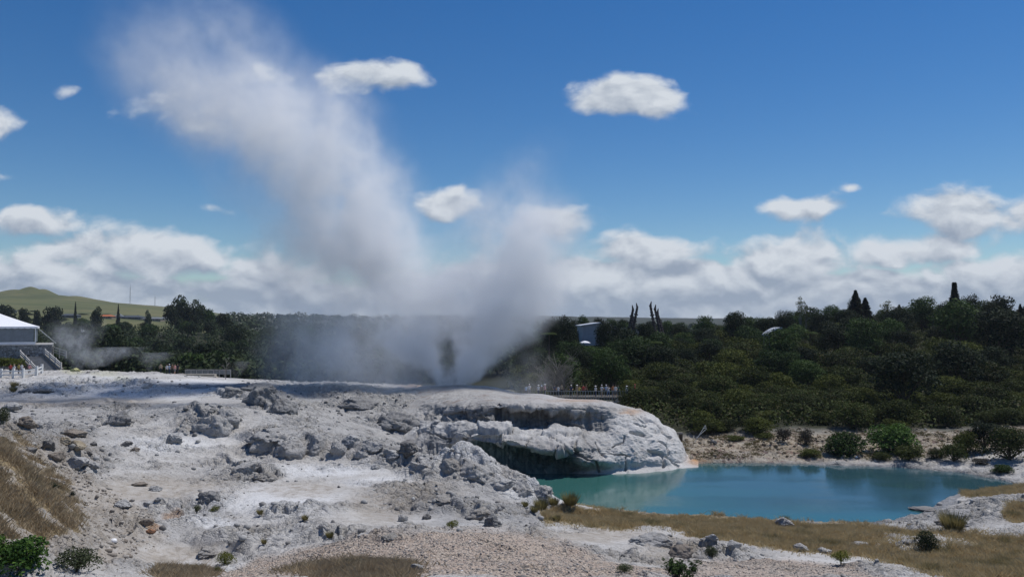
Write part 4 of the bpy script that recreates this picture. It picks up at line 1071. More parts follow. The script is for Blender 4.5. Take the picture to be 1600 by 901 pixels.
def proto_conifer(seed, Hc=8.0, R_=1.6, n=2600, leaf=0.4, spire=1.0, layers=14, mat=None):
    rg = np.random.default_rng(seed)
    t = rg.random(n) ** 0.75 ; 
    lay = np.floor(t * layers) / layers + rg.uniform(0, 0.085, n)
    rad = R_ * np.clip(1 - lay, 0.02, 1) ** spire
    a = rg.uniform(0, 2 * math.pi, n); rr = rad * np.sqrt(rg.uniform(0.08, 1.0, n)) * (0.82 + 0.25 * np.sin(a * 3 + lay * 40))
    P = np.stack([rr * np.cos(a), rr * np.sin(a), 0.6 + Hc * lay - 0.22 * rr], 1)
    N = np.stack([np.cos(a) * .3, np.sin(a) * .3, np.ones(n)], 1) + .4 * rg.normal(size=(n, 3))
    T = np.stack([np.cos(a), np.sin(a), -0.25 * np.ones(n)], 1)
    v, f = leaves(P, N, leaf * (0.5 + 0.7 * rad / R_ + .2), 0.4, rg, tangent=T)
    cm = mesh_np('conifer_crown', v, f); cm.materials.append(mat or M_CONIFER)
    V, Fq = tube_mesh([[((0, 0, -.5), R_ * .12), ((0, 0, Hc * .5), R_ * .08), ((0, 0, Hc * 1.03), 0.02)]], 6)
    tm = mesh_poly('conifer_trunk', V, Fq, True); tm.materials.append(BARK)
    return cm, tm

def plant(name, meshes, loc, s, rz, label, cat, group=None, parts=('crown', 'trunk'), sz=None):
    t = thing(name, loc, label, cat, group, rz, (s, s, s if sz is None else sz))
    for pn, me in zip(parts, meshes):
        c = bpy.data.objects.new(pn, me); COL.objects.link(c); c.parent = t
    return t

# prototypes are modelled at real size (metres)
PS = [proto('scrub', 11 + i, R_=2.6, Hc=3.0, trunk=0.5, n=4200, leaf=0.25, mat=[M_SCRUB, M_OLIVE, M_SCRUB, M_OLIVE][i], flat=[.6, .5, .75, .6][i], nl=[15, 12, 17, 11][i], shell=(0.55, 1.12)) for i in range(4)]
PB = [proto('broad', 31 + i, R_=3.4, Hc=5.4, trunk=1.6, n=4600, leaf=0.35, mat=[M_BROAD, M_DARK, M_BROAD, M_DARK][i], flat=[.7, .8, .6, .9][i], nl=[15, 12, 17, 11][i], shell=(0.6, 1.12)) for i in range(4)]
PT = [proto('twiggy', 51, R_=1.6, Hc=1.8, trunk=0.2, n=1300, leaf=0.22, mat=M_TWIG, shell=(0.3, 1.05)), proto('twiggy', 52, R_=1.8, Hc=2.2, trunk=0.3, n=1400, leaf=0.24, mat=M_TWIG, shell=(0.3, 1.05))]
PG = [proto('round', 61, R_=2.4, Hc=3.0, trunk=0.2, n=4200, leaf=0.26, mat=M_BRIGHT, nl=14), proto('round', 62, R_=2.2, Hc=2.6, trunk=0.2, n=4200, leaf=0.25, mat=M_BROAD, nl=14)]
PC = [proto_conifer(71, 8.5, 2.0, spire=0.8, n=4200, leaf=.6), proto_conifer(72, 9.5, 2.6, spire=1.7, n=5000, leaf=.75), proto_conifer(73, 9, 1.3, spire=0.7, n=3600, leaf=.5)]

# ---- the thicket behind the pool: every bush and tree an object
occ = []
def free(x, y, r):
    for (a, b, q) in occ:
        if (a - x) ** 2 + (b - y) ** 2 < (r + q) ** 2: return False
    return True
def put(x, y, r): occ.append((x, y, r))
FENCE_Y = 121.0
n_scrub = n_broad = 0
gS1 = 'scrub bushes of the thicket behind the pool'; gB1 = 'broadleaf trees standing in the thicket behind the pool'
LS = ['dark rounded scrub bush packed into the thicket behind the blue pool', 'yellowish olive scrub bush packed into the thicket behind the blue pool']
LB = ['green leafy tree rising from the thicket behind the blue pool', 'very dark dense tree rising from the thicket behind the blue pool']
rt = np.random.default_rng(5)
cand = []
y = 106.0
while y < 285:
    for px in np.arange(815, 1720, 1):
        cand.append((px, y))
    y *= 1.012
cand = np.array(cand); rt.shuffle(cand)
# keep the walkway behind the geyser terrace, the buildings and the far shore open
for px, Y in cand[:26000]:
    if n_scrub >= 285 and n_broad >= 165: break
    edge = 109.5 + 2.5 * math.sin(px * 0.031) + 2 * math.sin(px * 0.083 + 1)
    if px < 985: edge = 131 + 2 * math.sin(px * .05)
    elif px < 1090: edge = 114 + (1090 - px) * 0.03
    if Y < edge: continue
    if px < 1000 and 205 < Y < 260 and px > 895: continue
    x = (px - 800) / F * Y
    lim = at(px, float(np.interp(px, [815, 898, 904, 938, 944, 1000, 1004, 1018, 1022, 1038, 1042, 1080, 1120, 1200, 1300, 1450, 1600], [508, 508, 532, 532, 514, 514, 509, 509, 518, 518, 509, 509, 503, 498, 488, 478, 476] if Y < 229 else [508] * 12 + [503, 498, 488, 478, 476])) + 6 * rt.normal(), Y)[2] - float(ground_xy(x, Y))
    u = rt.random()
    tall = sstep(125, 220, Y) * 0.85 + (0.45 if px < 1010 else 0.0)
    isB = u < tall * 0.72 + 0.06
    if Y < 122 and px > 1090: isB = False
    s = rt.uniform(0.65, 1.4)
    if isB:
        if n_broad >= 165: continue
        s *= 0.9 + 0.3 * sstep(1250, 1550, px); r = 2.35 * s
    else:
        if n_scrub >= 285: continue
        s *= 0.72 + 0.42 * sstep(112, 170, Y); r = 1.75 * s
    if not free(x, Y, r): continue
    put(x, Y, r)
    z = float(ground_xy(x, Y))
    rz = rt.uniform(0, 6.28)
    if isB:
        i = rt.integers(0, 4); n_broad += 1
        plant('broadleaf_tree', PB[i], (x, Y, z - 0.2), s * 1.1, rz, LB[i % 2], 'tree', gB1, sz=max(.35, min(s * rt.uniform(0.85, 1.2), lim / 7.2)))
    else:
        i = rt.integers(0, 4); n_scrub += 1
        plant('scrub_bush', PS[i], (x, Y, z - 0.3), s * 1.22, rz, LS[i % 2], 'bush', gS1, sz=max(.35, min(s * rt.uniform(0.85, 1.25), lim / 3.7)))
print('thicket', n_scrub, n_broad)

def clumps(name, pts, rad, per, leaf, mat, label, seed, kind='stuff', cat='undergrowth', flat=0.7):
    rg = np.random.default_rng(seed)
    n = len(pts)
    k = np.repeat(np.arange(n), per)
    D = rg.normal(size=(n * per, 3)); D /= np.linalg.norm(D, axis=1, keepdims=True); D[:, 2] = np.abs(D[:, 2]) * 1.0 - 0.1
    rr = rad[k][:, None] * rg.uniform(0.7, 1.08, (n * per, 1))
    P = pts[k] + D * rr * np.array([1, 1, flat])
    N = D + np.array([0, 0, .5]) + .5 * rg.normal(size=D.shape)
    v, f = leaves(P, N, leaf * rg.uniform(0.6, 1.4, n * per), 0.6, rg)
    return obj(name, mesh_np(name, v, f), mat, label=label, cat=cat, kind=kind)
# low growth filling the floor between them
m = 3600
yy = 108 * (300 / 108) ** rt.random(m); pp = rt.uniform(810, 1730, m)
keep = (yy > np.where(pp < 985, 132, 111.5)) & ~((pp > 895) & (pp < 1000) & (yy > 205) & (yy < 262))
xx = (pp[keep] - 800) / F * yy[keep]; yy = yy[keep]
pts = np.stack([xx, yy, ground_xy(xx, yy)], 1)
clumps('undergrowth', pts, rt.uniform(1.2, 3.0, len(pts)), 56, 0.42, M_SCRUB, 'tangled dark undergrowth filling the floor of the thicket', 77, flat=1.0)
# ---- distant woods across the valley
m = 5200
yy = 185 * (560 / 185) ** rt.random(m); pp = rt.uniform(-250, 1000, m)
keep = np.ones(m, bool)
keep &= ~((pp < 300) & (yy > 430)) & ~((pp > 800) & (yy < 300)) 
clear = fbm((pp * yy / F) * 0.012, yy * 0.012, seed=300, octv=3) > 0.28
keep &= ~(clear & (pp < 330) & (yy > 300))
yy = yy[keep]; pp = pp[keep]; xx = (pp - 800) / F * yy
rad = rt.uniform(2.2, 4.8, len(xx)); pts = np.stack([xx, yy, ground_xy(xx, yy) + rt.uniform(0.5, 3.5, len(xx))], 1)
topy = project(pts[:, 0], pts[:, 1], pts[:, 2] + rad * 1.2)[1]; ok = topy > np.interp(pp, [-300, 255, 262, 335, 345, 900], [504, 503, 482, 482, 484, 486]); pts = pts[ok]; rad = rad[ok]
clumps('woods', pts, rad, 44, 1.1, M_FAR, 'distant dark woods filling the valley behind the steam', 78, cat='woods', flat=1.15)
m = 1500
yy = 600 * (3200 / 600) ** rt.random(m); pp = rt.uniform(330, 1750, m); keep = (pp > 330 + (yy - 600) * .02)
yy = yy[keep]; pp = pp[keep]; xx = (pp - 800) / F * yy
pts = np.stack([xx, yy, ground_xy(xx, yy) + 2], 1)
fr = rt.uniform(6, 13, len(xx)) * (yy / 1200) ** .5
ok = project(xx, yy, pts[:, 2] + fr * .95)[1] > np.interp(pp, [330, 560, 800, 850, 1080, 1750], [486, 486, 492, 500, 503, 494]); pts = pts[ok]; fr = fr[ok]
clumps('far_woods', pts, fr, 40, 4.5, M_FAR, 'far blue-green forest along the horizon', 79, cat='woods', flat=0.9)
# ---------------------------------------------------------------- rocks
import bmesh
def _ico(sub):
    bm = bmesh.new(); bmesh.ops.create_icosphere(bm, subdivisions=sub, radius=1.0)
    v = np.array([x.co[:] for x in bm.verts]); f = np.array([[q.index for q in p.verts] for p in bm.faces], np.int32); bm.free(); return v, f
ICO4 = _ico(5); ICO1 = _ico(1); ICO2 = _ico(2)
def rock_verts(ico, seed, dims, rough=0.18, cuts=15):
    rg = np.random.default_rng(seed); v = ico[0].copy()
    for k in range(cuts):                                  # broken faces
        n = rg.normal(size=3); n /= np.linalg.norm(n); d = rg.uniform(0.50, 0.88)
        t = v @ n; v = v - np.outer(np.clip(t - d, 0, None), n) * 0.9
    o = seed * 3.7
    n1 = fbm(v[:, 0] * 1.3 + o, v[:, 1] * 1.3, v[:, 2] * 1.3, seed=seed % 50, octv=5, gain=0.55)
    n2 = ridged(v[:, 0] * 1.8 + o, v[:, 1] * 1.8, v[:, 2] * 2.6, seed=seed % 50 + 3, octv=4)
    v = v * (1 + rough * 1.1 * n1 + rough * 0.6 * (n2 - 0.6))[:, None]
    return v * np.array(dims)
def rock_mat(name, c0, c1, stain, topc=None):
    m, nt, out = new_mat(name)
    tc = nt.node('ShaderNodeTexCoord').outputs['Object']; g = nt.node('ShaderNodeNewGeometry')
    n = nt.noise(tc, 1.4, 6, 0.65); f = nt.noise(tc, 6.0, 6, 0.7)
    c = nt.mix(nt.mapr(n, 0.35, 0.65), c0, c1); c = nt.mix(nt.math('MULTIPLY', nt.mapr(f, 0.52, 0.66), 0.7), c, stain)
    if topc: 
        z = nt.sep(g.outputs['Normal'])[2]            # upward faces take a paler colour
        c = nt.mix(nt.math('MULTIPLY', nt.mapr(nt.math('ADD', z, nt.math('MULTIPLY', nt.math('SUBTRACT', n, .5), 1.2)), 0.35, 0.75), 0.8), c, topc)
    pbsdf(nt, out, c, 0.92, 0.2, nt.bump(nt.math('ADD', n, nt.math('MULTIPLY', f, 0.5)), 0.8, 0.12))
    return m
RW = rock_mat('white_sinter_rock', (0.36, 0.355, 0.345), (0.48, 0.475, 0.46), (0.15, 0.13, 0.11), (0.56, 0.555, 0.545))
RG = rock_mat('grey_rock', (0.20, 0.20, 0.20), (0.32, 0.315, 0.31), (0.10, 0.095, 0.085), (0.40, 0.395, 0.385))
RD = rock_mat('dark_rock', (0.11, 0.105, 0.10), (0.19, 0.18, 0.17), (0.05, 0.045, 0.04), (0.22, 0.21, 0.20))
RT = rock_mat('tan_rock', (0.23, 0.185, 0.125), (0.37, 0.32, 0.24), (0.10, 0.075, 0.05))
RB = rock_mat('brown_rock', (0.17, 0.145, 0.12), (0.26, 0.225, 0.19), (0.07, 0.05, 0.04))
RR = rock_mat('rust_rock', (0.27, 0.13, 0.07), (0.36, 0.20, 0.12), (0.12, 0.07, 0.05))
_rs = [100]
def boulder(px, py, w, h, mat, label, rough=0.2, dep=0.8, group=None, tilt=0.0, name='boulder', sink=0.62):
    p = ground(px, py); _rs[0] += 1
    sx = w / 2 / F * p[1]; sz = h / 2 / F * p[1]
    v = rock_verts(ICO4, _rs[0], (sx * 1.06, sx * dep * 1.06, sz * 1.25), rough)
    u = v / np.array([sx, sx * dep, sz * 1.2]); q2 = ridged(u[:, 0] * 2.6 + _rs[0], u[:, 1] * 2.6, u[:, 2] * 3.4, seed=12, octv=5, gain=.6); r1, r2, rid_ = voronoi(u[:, 0] * 1.5 + _rs[0], u[:, 2] * 1.9 + u[:, 1], seed=8)
    v = v * (1 + 0.24 * (q2 - .6) + 0.2 * (rid_ - .5) - 0.08 * (1 - sstep(0, .1, r2 - r1)))[:, None]
    m = mesh_np(name, v, ICO4[1], True)
    o = obj(name, m, SR if mat is RW else mat, None, (p[0], p[1] + sx * dep * 0.5, p[2] + sz * (1 - sink)), label, 'rock', group)
    o.rotation_euler = (0, R(tilt), 0)
    return o
def sinter_rock(name, g, w, t, wet=0.0):
    m, nt, out = new_mat(name); pos = nt.node('ShaderNodeNewGeometry').outputs['Position']
    col, h = sinter_color(nt, pos, g, t, w, 0.0, wet)
    pbsdf(nt, out, col, 0.92, 0.2, nt.bump(nt.math('ADD', h, nt.noise(pos, 2.6, 7, .68)), 0.9, 0.4)); return m
SR = sinter_rock('sinter_outcrop', 0.35, 0.25, 0.1); SRD = sinter_rock('grey_outcrop', 1.0, 0.0, 0.1, 0.35); SRT = sinter_rock('stained_outcrop', 0.5, 0.1, 0.5)
def outcrop(px, py, w, h, label, mat=None, dep=0.9, rough=0.22, tilt=0.0):
    p = ground(px, py); _rs[0] += 1
    sx = w / 2 / F * p[1]; sz = h / F * p[1]
    v = rock_verts(ICO4, _rs[0], (1, 1, 1), 0.16, 12)
    st = np.sin(v[:, 2] * 9 + 3 * fbm(v[:, 0] * 1.5, v[:, 1] * 1.5, seed=7)) * 0.035            # layered crust
    q = fbm(v[:, 0] * 2.6 + _rs[0], v[:, 1] * 2.6, v[:, 2] * 3.2, seed=9, octv=5, gain=.6)
    r1, r2, rid_ = voronoi(v[:, 0] * 1.7 + 0.3 * q + _rs[0], v[:, 2] * 2.3 + v[:, 1] * 1.1, seed=8)
    q2 = ridged(v[:, 0] * 3.5 + _rs[0], v[:, 1] * 3.5, v[:, 2] * 4.5, seed=12, octv=4, gain=.6)
    v *= (1 + st + rough * 0.7 * q + 0.22 * (rid_ - .5) - 0.10 * (1 - sstep(0, .10, r2 - r1)) + 0.16 * (q2 - .6))[:, None]
    v[:, 2] = np.where(v[:, 2] > 0, v[:, 2] ** 1.0 * (0.9), v[:, 2])
    v = v * np.array([sx, sx * dep, sz])
    o = obj('rock_outcrop', mesh_np('rock_outcrop', v, ICO4[1], True), mat or SR, None, (p[0], p[1] + sx * dep * 0.75, p[2] + sz * 0.02), label, 'rock')
    o.rotation_euler = (0, R(tilt), R((_rs[0] * 37) % 50 - 25)); return o
outcrop(322, 677, 62, 34, 'hollowed grey sinter block at the head of the white slope', SR, tilt=8)
outcrop(354, 660, 50, 20, 'low sinter crust right of the hollowed block', SR)
outcrop(412, 712, 72, 32, 'left bulging part of the long grey sinter bluff', SR)
outcrop(455, 714, 56, 38, 'rounded middle of the long grey sinter bluff', SR)
outcrop(492, 709, 50, 30, 'right end block of the long grey sinter bluff', SR)
outcrop(445, 690, 120, 26, 'broad white crust capping the long sinter bluff', SR, 1.3)
outcrop(384, 742, 52, 20, 'stepped sinter slab above the tan basin', SR)
outcrop(416, 752, 46, 17, 'dark-faced slab edge right of the stepped slab', SRT)
outcrop(186, 662, 52, 18, 'dark flat slab beside the grey stream bed', SRD, tilt=-10)
outcrop(360, 620, 44, 18, 'dark grey rock on the rise at the start of the grey bluff', SRD)
outcrop(402, 633, 58, 28, 'dark grey lumpy bluff under the drifting steam', SRD)
outcrop(436, 645, 50, 28, 'grey block at the end of the dark lumpy bluff', SRD)
outcrop(398, 612, 60, 14, 'long dark rock lying along the terrace rim', SRD)
outcrop(738, 752, 88, 42, 'big cracked white block at the pool end of the ridge', SR, 1.0, .26)
outcrop(700, 742, 48, 24, 'shadowed block left of the big cracked white block', SRT)
outcrop(780, 764, 56, 26, 'white shoulder of rock running down to the pool', SR)
outcrop(818, 776, 44, 24, 'white rock at the corner of the pool', SR)
outcrop(848, 784, 40, 18, 'last white rock sloping into the pool', SR)
outcrop(655, 742, 52, 20, 'low pale outcrop with a dark front below the ridge', SR)
outcrop(332, 868, 52, 11, 'flat grey rock plate near the gravel mound', SRT, 1.2)
outcrop(376, 867, 48, 11, 'paler flat rock plate near the gravel mound', SR, 1.2)
outcrop(325, 790, 46, 20, 'rubbly grey knoll in the white basin', SRD)
outcrop(612, 846, 44, 10, 'dark-fronted crust behind the gravel mound', SRT)
outcrop(745, 812, 46, 16, 'weathered brownish outcrop below the ridge', SRT)
outcrop(770, 822, 36, 16, 'dark broken outcrop above the white path', SRD)
outcrop(690, 790, 52, 16, 'broken grey crust in the middle of the rubbly slope', SRT)
outcrop(1500, 812, 50, 8, 'crusty grey ledge on the bank at the pool corner', SR)
outcrop(60, 614, 56, 9, 'dark ledge below the white fence', SRD)
outcrop(560, 640, 70, 20, 'grey lump half hidden by drifting steam', SRD)
outcrop(620, 672, 70, 24, 'streaked grey rock wall in the drifting steam', SRD)
outcrop(235, 606, 30, 7, 'small pale outcrop on the white terrace', SRT)
boulder(640, 712, 34, 24, RD, 'dark round boulder on the ridge in front of the steaming cliff')
boulder(657, 722, 16, 11, RG, 'small grey rock beside the dark round boulder on the ridge')
boulder(245, 767, 23, 10, RG, 'grey flat-topped block lying alone on the tan flat', 0.12)
boulder(222, 759, 27, 7, RB, 'thin brown slab lying next to the grey block on the tan flat', 0.15)
boulder(196, 792, 34, 13, RG, 'long grey slab tilted on the edge of the tan flat', 0.16, tilt=16)
boulder(238, 789, 14, 8, RG, 'smaller of the two rubbly grey rocks beside the tilted slab')
boulder(250, 788, 12, 9, RG, 'rounder of the two rubbly grey rocks beside the tilted slab')
boulder(230, 820, 22, 13, RB, 'brownish round boulder by the white track at the slope foot')
boulder(243, 820, 11, 8, RT, 'small tan stone leaning on the brownish round boulder')
boulder(240, 832, 17, 7, RR, 'rust red stone just below the brownish round boulder')
boulder(116, 682, 38, 15, RB, 'dark brown crusty rock on top of the tan rock heap')
boulder(105, 694, 22, 14, RT, 'tan boulder tucked under the dark brown crusty rock')
boulder(124, 707, 27, 15, RT, 'pale tan angular boulder lowest in the tan rock heap')
boulder(80, 703, 22, 16, RD, 'dark grey boulder beside the tan rock heap above the grass bank')
boulder(92, 720, 28, 13, RB, 'flat brown boulder on the upper edge of the grass bank')
boulder(121, 731, 38, 19, RG, 'broad shadowed grey boulder below the tan rock heap')
boulder(150, 732, 18, 13, RG, 'upright ribbed grey rock right of the broad shadowed boulder')
boulder(151, 696, 11, 8, RD, 'small black rock right of the tan rock heap')
boulder(143, 711, 10, 7, RD, 'tiny dark rock between the tan rock heap and the white crust')
boulder(45, 668, 34, 18, RB, 'brown shadowed rock at the left edge above the grass bank')
boulder(52, 705, 18, 10, RD, 'black rock low beside the upper grass bank')
boulder(201, 697, 22, 10, RD, 'dark ragged rock on the white crust left of the terraces')
boulder(214, 704, 15, 6, RB, 'flat brown stone touching the dark ragged rock')
boulder(270, 692, 27, 17, RG, 'grey lumpy boulder standing on the white crust')
boulder(18, 640, 30, 15, RG, 'grey boulder by the white track at the far left', 0.16)
boulder(527, 710, 28, 22, RW, 'rounded pale boulder at the end of the long bluff')
boulder(563, 716, 24, 17, RW, 'pale round boulder in the row running down to the pool')
boulder(548, 701, 28, 20, RG, 'grey split boulder crowning the row that runs to the pool')
boulder(585, 706, 34, 22, RW, 'largest blocky boulder in the row that runs to the pool')
boulder(612, 716, 34, 18, RG, 'low wedge of grey rock in the row that runs to the pool')
boulder(587, 733, 15, 8, RG, 'single small grey rock on white sand below the boulder row')
boulder(576, 694, 18, 12, RW, 'small white block perched above the boulder row')
boulder(632, 815, 17, 15, RW, 'smooth egg-shaped pale boulder on the white sand', 0.1)
boulder(667, 811, 15, 10, RD, 'dark jagged rock right of the smooth egg-shaped boulder')
boulder(1224, 826, 32, 23, RW, 'white boulder standing in golden grass near the pool', 0.24)
boulder(1247, 860, 27, 13, RW, 'larger of two white rocks sunk in the dry grass')
boulder(1284, 864, 25, 9, RW, 'lower and flatter of two white rocks sunk in the dry grass')
boulder(1338, 853, 30, 7, RW, 'thin white rock ledge showing through the golden grass')
boulder(1362, 880, 7, 7, RG, 'tiny grey stone alone in the dry grass')
boulder(1019, 852, 66, 24, RW, 'wide white-topped boulder at the edge of the golden grass', 0.2)
boulder(1063, 872, 46, 22, RB, 'dark brown rough boulder in front of the wide white one')
boulder(1110, 843, 22, 10, RW, 'small white rock in grass behind the dark brown boulder')
boulder(1142, 856, 20, 13, RW, 'pale cracked rock at the grass edge right of the brown boulder')
boulder(653, 893, 22, 14, RW, 'white and black rock among brown grass in the foreground', 0.28)
boulder(1443, 798, 46, 5, RD, 'flat grey rock spit reaching into the pool', 0.15, sink=.9)
boulder(1411, 793, 12, 3, RB, 'small wet rock off the tip of the rock spit')
boulder(1178, 731, 24, 3.2, RW, 'low white rock just breaking the far pool surface', 0.1)
boulder(1112, 694, 14, 9, RD, 'dark stone on the yellow rubble flat beside the terrace')
boulder(118, 580, 14, 7, rock_mat('sulphur_rock', (0.36, 0.36, 0.16), (0.47, 0.46, 0.25), (0.2, 0.2, 0.1)), 'sulphur yellow rock at the foot of the stairs')
boulder(1498, 821, 20, 11, RG, 'grey rock on the crusty bank at the pool corner')
boulder(1462, 819, 18, 8, RB, 'brown rock under the crusty bank at the pool corner')
boulder(1420, 870, 26, 6, RW, 'white stone slab beside the dark bush in the grass')

# loose stones: too many to count
def rubble(name, n, wmask, smin, smax, mat, label, seed, ico=ICO1, rmax=200):
    rg = np.random.default_rng(seed)
    sel = (GY[:i1] > 22) & (GY[:i1] < rmax) & (GPX[:i1] > -120) & (GPX[:i1] < 1720) & (GHZ[:i1] > 0.15)
    w = (wmask[:i1] * GY[:i1] ** 2 * np.gradient(np.log(rows))[:i1, None])
    w = np.where(sel, w, 0).ravel(); w /= w.sum()
    k = rg.choice(w.size, n, p=w)
    P = np.stack([GHX[:i1].ravel()[k], GHY[:i1].ravel()[k], GHZ[:i1].ravel()[k]], 1)
    base = [rock_verts(ico, seed + q, (1, rg.uniform(.6, 1), rg.uniform(.45, .8)), 0.25, 6) for q in range(16)]
    s = smin * (smax / smin) ** (rg.random(n) ** 2.2)
    V = []; Fc = []; nv = len(ico[0])
    for i in range(n):
        a = rg.uniform(0, 6.28); c, sn_ = math.cos(a), math.sin(a); b = base[i % 16] * s[i]
        V.append(np.stack([b[:, 0] * c - b[:, 1] * sn_, b[:, 0] * sn_ + b[:, 1] * c, b[:, 2] + s[i] * .2], 1) + P[i]); Fc.append(ico[1] + i * nv)
    return obj(name, mesh_np(name, np.concatenate(V), np.concatenate(Fc)), mat, label=label, cat='rubble', kind='stuff')
def isl_mat(name, cols_, rough=0.92):
    m, nt, out = new_mat(name)
    g = nt.node('ShaderNodeNewGeometry'); r = g.outputs['Random Per Island']
    cr = nt.node('ShaderNodeValToRGB'); e = cr.color_ramp.elements
    for i, c in enumerate(cols_):
        q = i / (len(cols_) - 1)
        el = e[0] if i == 0 else e[1] if i == len(cols_) - 1 else e.new(q)
        el.position = q; el.color = (*c, 1)
    nt.put(cr.inputs[0], r)
    f = nt.noise(g.outputs['Position'], 12.0, 4, 0.65)
    c = nt.mix(nt.math('MULTIPLY', nt.mapr(f, 0.45, 0.7), 0.4), cr.outputs[0], (0.13, 0.12, 0.105))
    pbsdf(nt, out, c, rough, 0.2, nt.bump(f, 0.5, 0.04))
    return m
rubble('rubble', 3600, rough * (0.12 + np.maximum(rocky, 0) + 0.5 * grey) * (1 - yellow) * (1 - gravel) * (1 - grass) ** 3, 0.045, 0.36, isl_mat('loose_sinter', [(0.17, 0.16, 0.15), (0.34, 0.335, 0.325), (0.44, 0.435, 0.42), (0.27, 0.26, 0.25), (0.10, 0.095, 0.09), (0.40, 0.395, 0.38)]), 'loose broken sinter stones strewn over the white terraces', 401)
rubble('rubble', 2400, yellow * (H > 0.35), 0.07, 0.36, isl_mat('yellow_rubble', [(0.22, 0.17, 0.11), (0.40, 0.34, 0.25), (0.30, 0.235, 0.155), (0.16, 0.11, 0.085), (0.46, 0.42, 0.34), (0.33, 0.27, 0.19)]), 'yellowish rubble on the flat between pool and thicket', 402)
rubble('gravel', 9000, gravel * (GY < 60), 0.015, 0.085, isl_mat('gravel_stone', [(0.34, 0.30, 0.26), (0.50, 0.475, 0.43), (0.40, 0.29, 0.24), (0.22, 0.20, 0.185), (0.48, 0.44, 0.38), (0.36, 0.33, 0.30)]), 'pinkish cream gravel of the foreground mounds', 403, rmax=60)
rubble('rubble', 1500, slope_l * (1 - grass) ** 2, 0.03, 0.2, isl_mat('slope_stone', [(0.20, 0.17, 0.14), (0.36, 0.32, 0.27), (0.27, 0.235, 0.19), (0.14, 0.11, 0.09), (0.42, 0.39, 0.35)]), 'brownish stones on the slope below the grass bank', 404, rmax=70)

# ---------------------------------------------------------------- dry grass
def grass_mat(name, cols_):
    m, nt, out = new_mat(name)
    g = nt.node('ShaderNodeNewGeometry'); r = g.outputs['Random Per Island']
    n = nt.noise(g.outputs['Position'], 0.38, 5, 0.62); n2 = nt.noise(g.outputs['Position'], 1.6, 3, 0.6)
    c = nt.mix(nt.mapr(n2, 0.35, 0.65), cols_[0], cols_[1])
    c = nt.mix(nt.math('MULTIPLY', nt.mapr(n, 0.50, 0.66), 0.75), c, cols_[2])
    c = nt.mix(nt.math('MULTIPLY', r, 0.5), c, cols_[3])
    b = nt.node('ShaderNodeBsdfPrincipled'); nt.put(b.inputs['Base Color'], c); nt.put(b.inputs['Roughness'], 0.7); nt.put(b.inputs['Specular IOR Level'], 0.15)
    tr = nt.node('ShaderNodeBsdfTranslucent'); nt.put(tr.inputs['Color'], c); mx = nt.node('ShaderNodeMixShader'); nt.put(mx.inputs[0], 0.3)
    nt.l.new(b.outputs[0], mx.inputs[1]); nt.l.new(tr.outputs[0], mx.inputs[2]); nt.l.new(mx.outputs[0], out.inputs['Surface'])
    return m
def grass_field(name, n, wmask, h, w, mat, label, seed, lean=0.5, bunch=0.5):
    rg = np.random.default_rng(seed)
    sel = (GY[:i1] > 16) & (GPX[:i1] > -160) & (GPX[:i1] < 1760) & (GHZ[:i1] > 0.12)
    wt = wmask[:i1] ** 1.5 * GY[:i1] ** 2 * np.gradient(np.log(rows))[:i1, None] * sstep(-0.6, 0.4, fbm(GX[:i1] * 1.3, GY[:i1] * 1.3, seed=seed, octv=3))
    wt = np.where(sel, wt, 0).ravel(); wt /= wt.sum()
    k = rg.choice(wt.size, n, p=wt)
    P = np.stack([GHX[:i1].ravel()[k], GHY[:i1].ravel()[k], GHZ[:i1].ravel()[k]], 1)
    P[:, :2] += rg.normal(size=(n, 2)) * 0.09
    hh = h * rg.uniform(0.45, 1.25, n) * (0.6 + 0.8 * sstep(-0.4, 0.5, fbm(P[:, 0] * .7, P[:, 1] * .7, seed=seed + 1, octv=3)))
    a = rg.uniform(0, 6.28, n); W = w * rg.uniform(0.6, 1.3, n)
    tip = P + np.stack([hh * lean * rg.normal(size=n), hh * lean * rg.normal(size=n), hh], 1)
    dx = np.stack([np.cos(a) * W, np.sin(a) * W, np.zeros(n) - 0.03], 1)
    V = np.stack([P - dx, P + dx, tip], 1).reshape(-1, 3); V[2::3, 2] = np.maximum(V[2::3, 2], V[0::3, 2] + .05)
    return obj(name, mesh_np(name, V, np.arange(n * 3, dtype=np.int32).reshape(n, 3)), mat, label=label, cat='grass', kind='stuff')
GOLD = grass_mat('golden_grass', [(0.50, 0.385, 0.20), (0.62, 0.50, 0.29), (0.19, 0.175, 0.07), (0.32, 0.24, 0.125)])
BROWN = grass_mat('brown_grass', [(0.38, 0.295, 0.185), (0.50, 0.40, 0.26), (0.22, 0.19, 0.115), (0.29, 0.22, 0.14)])
grass_field('grass', 260000, np.maximum(grass * gr_r, gr_r2), 0.30, 0.016, GOLD, 'golden dry grass on the near bank of the pool', 501)
grass_field('grass', 120000, bank_l * grass, 0.26, 0.014, BROWN, 'brown dry grass covering the steep bank at the left', 502)
grass_field('grass', 34000, gr_f, 0.27, 0.009, BROWN, 'brown grass in patches on the foreground gravel', 503, 0.6)
grass_field('grass', 26000, yellow * sstep(0.0, .3, fbm(GX * .25, GY * .25, seed=505)) * (H > .3), 0.22, 0.02, grass_mat('olive_grass', [(0.15, 0.125, 0.055), (0.21, 0.17, 0.08), (0.08, 0.085, 0.03), (0.12, 0.10, 0.05)]), 'sparse olive grass on the flat behind the pool', 504)

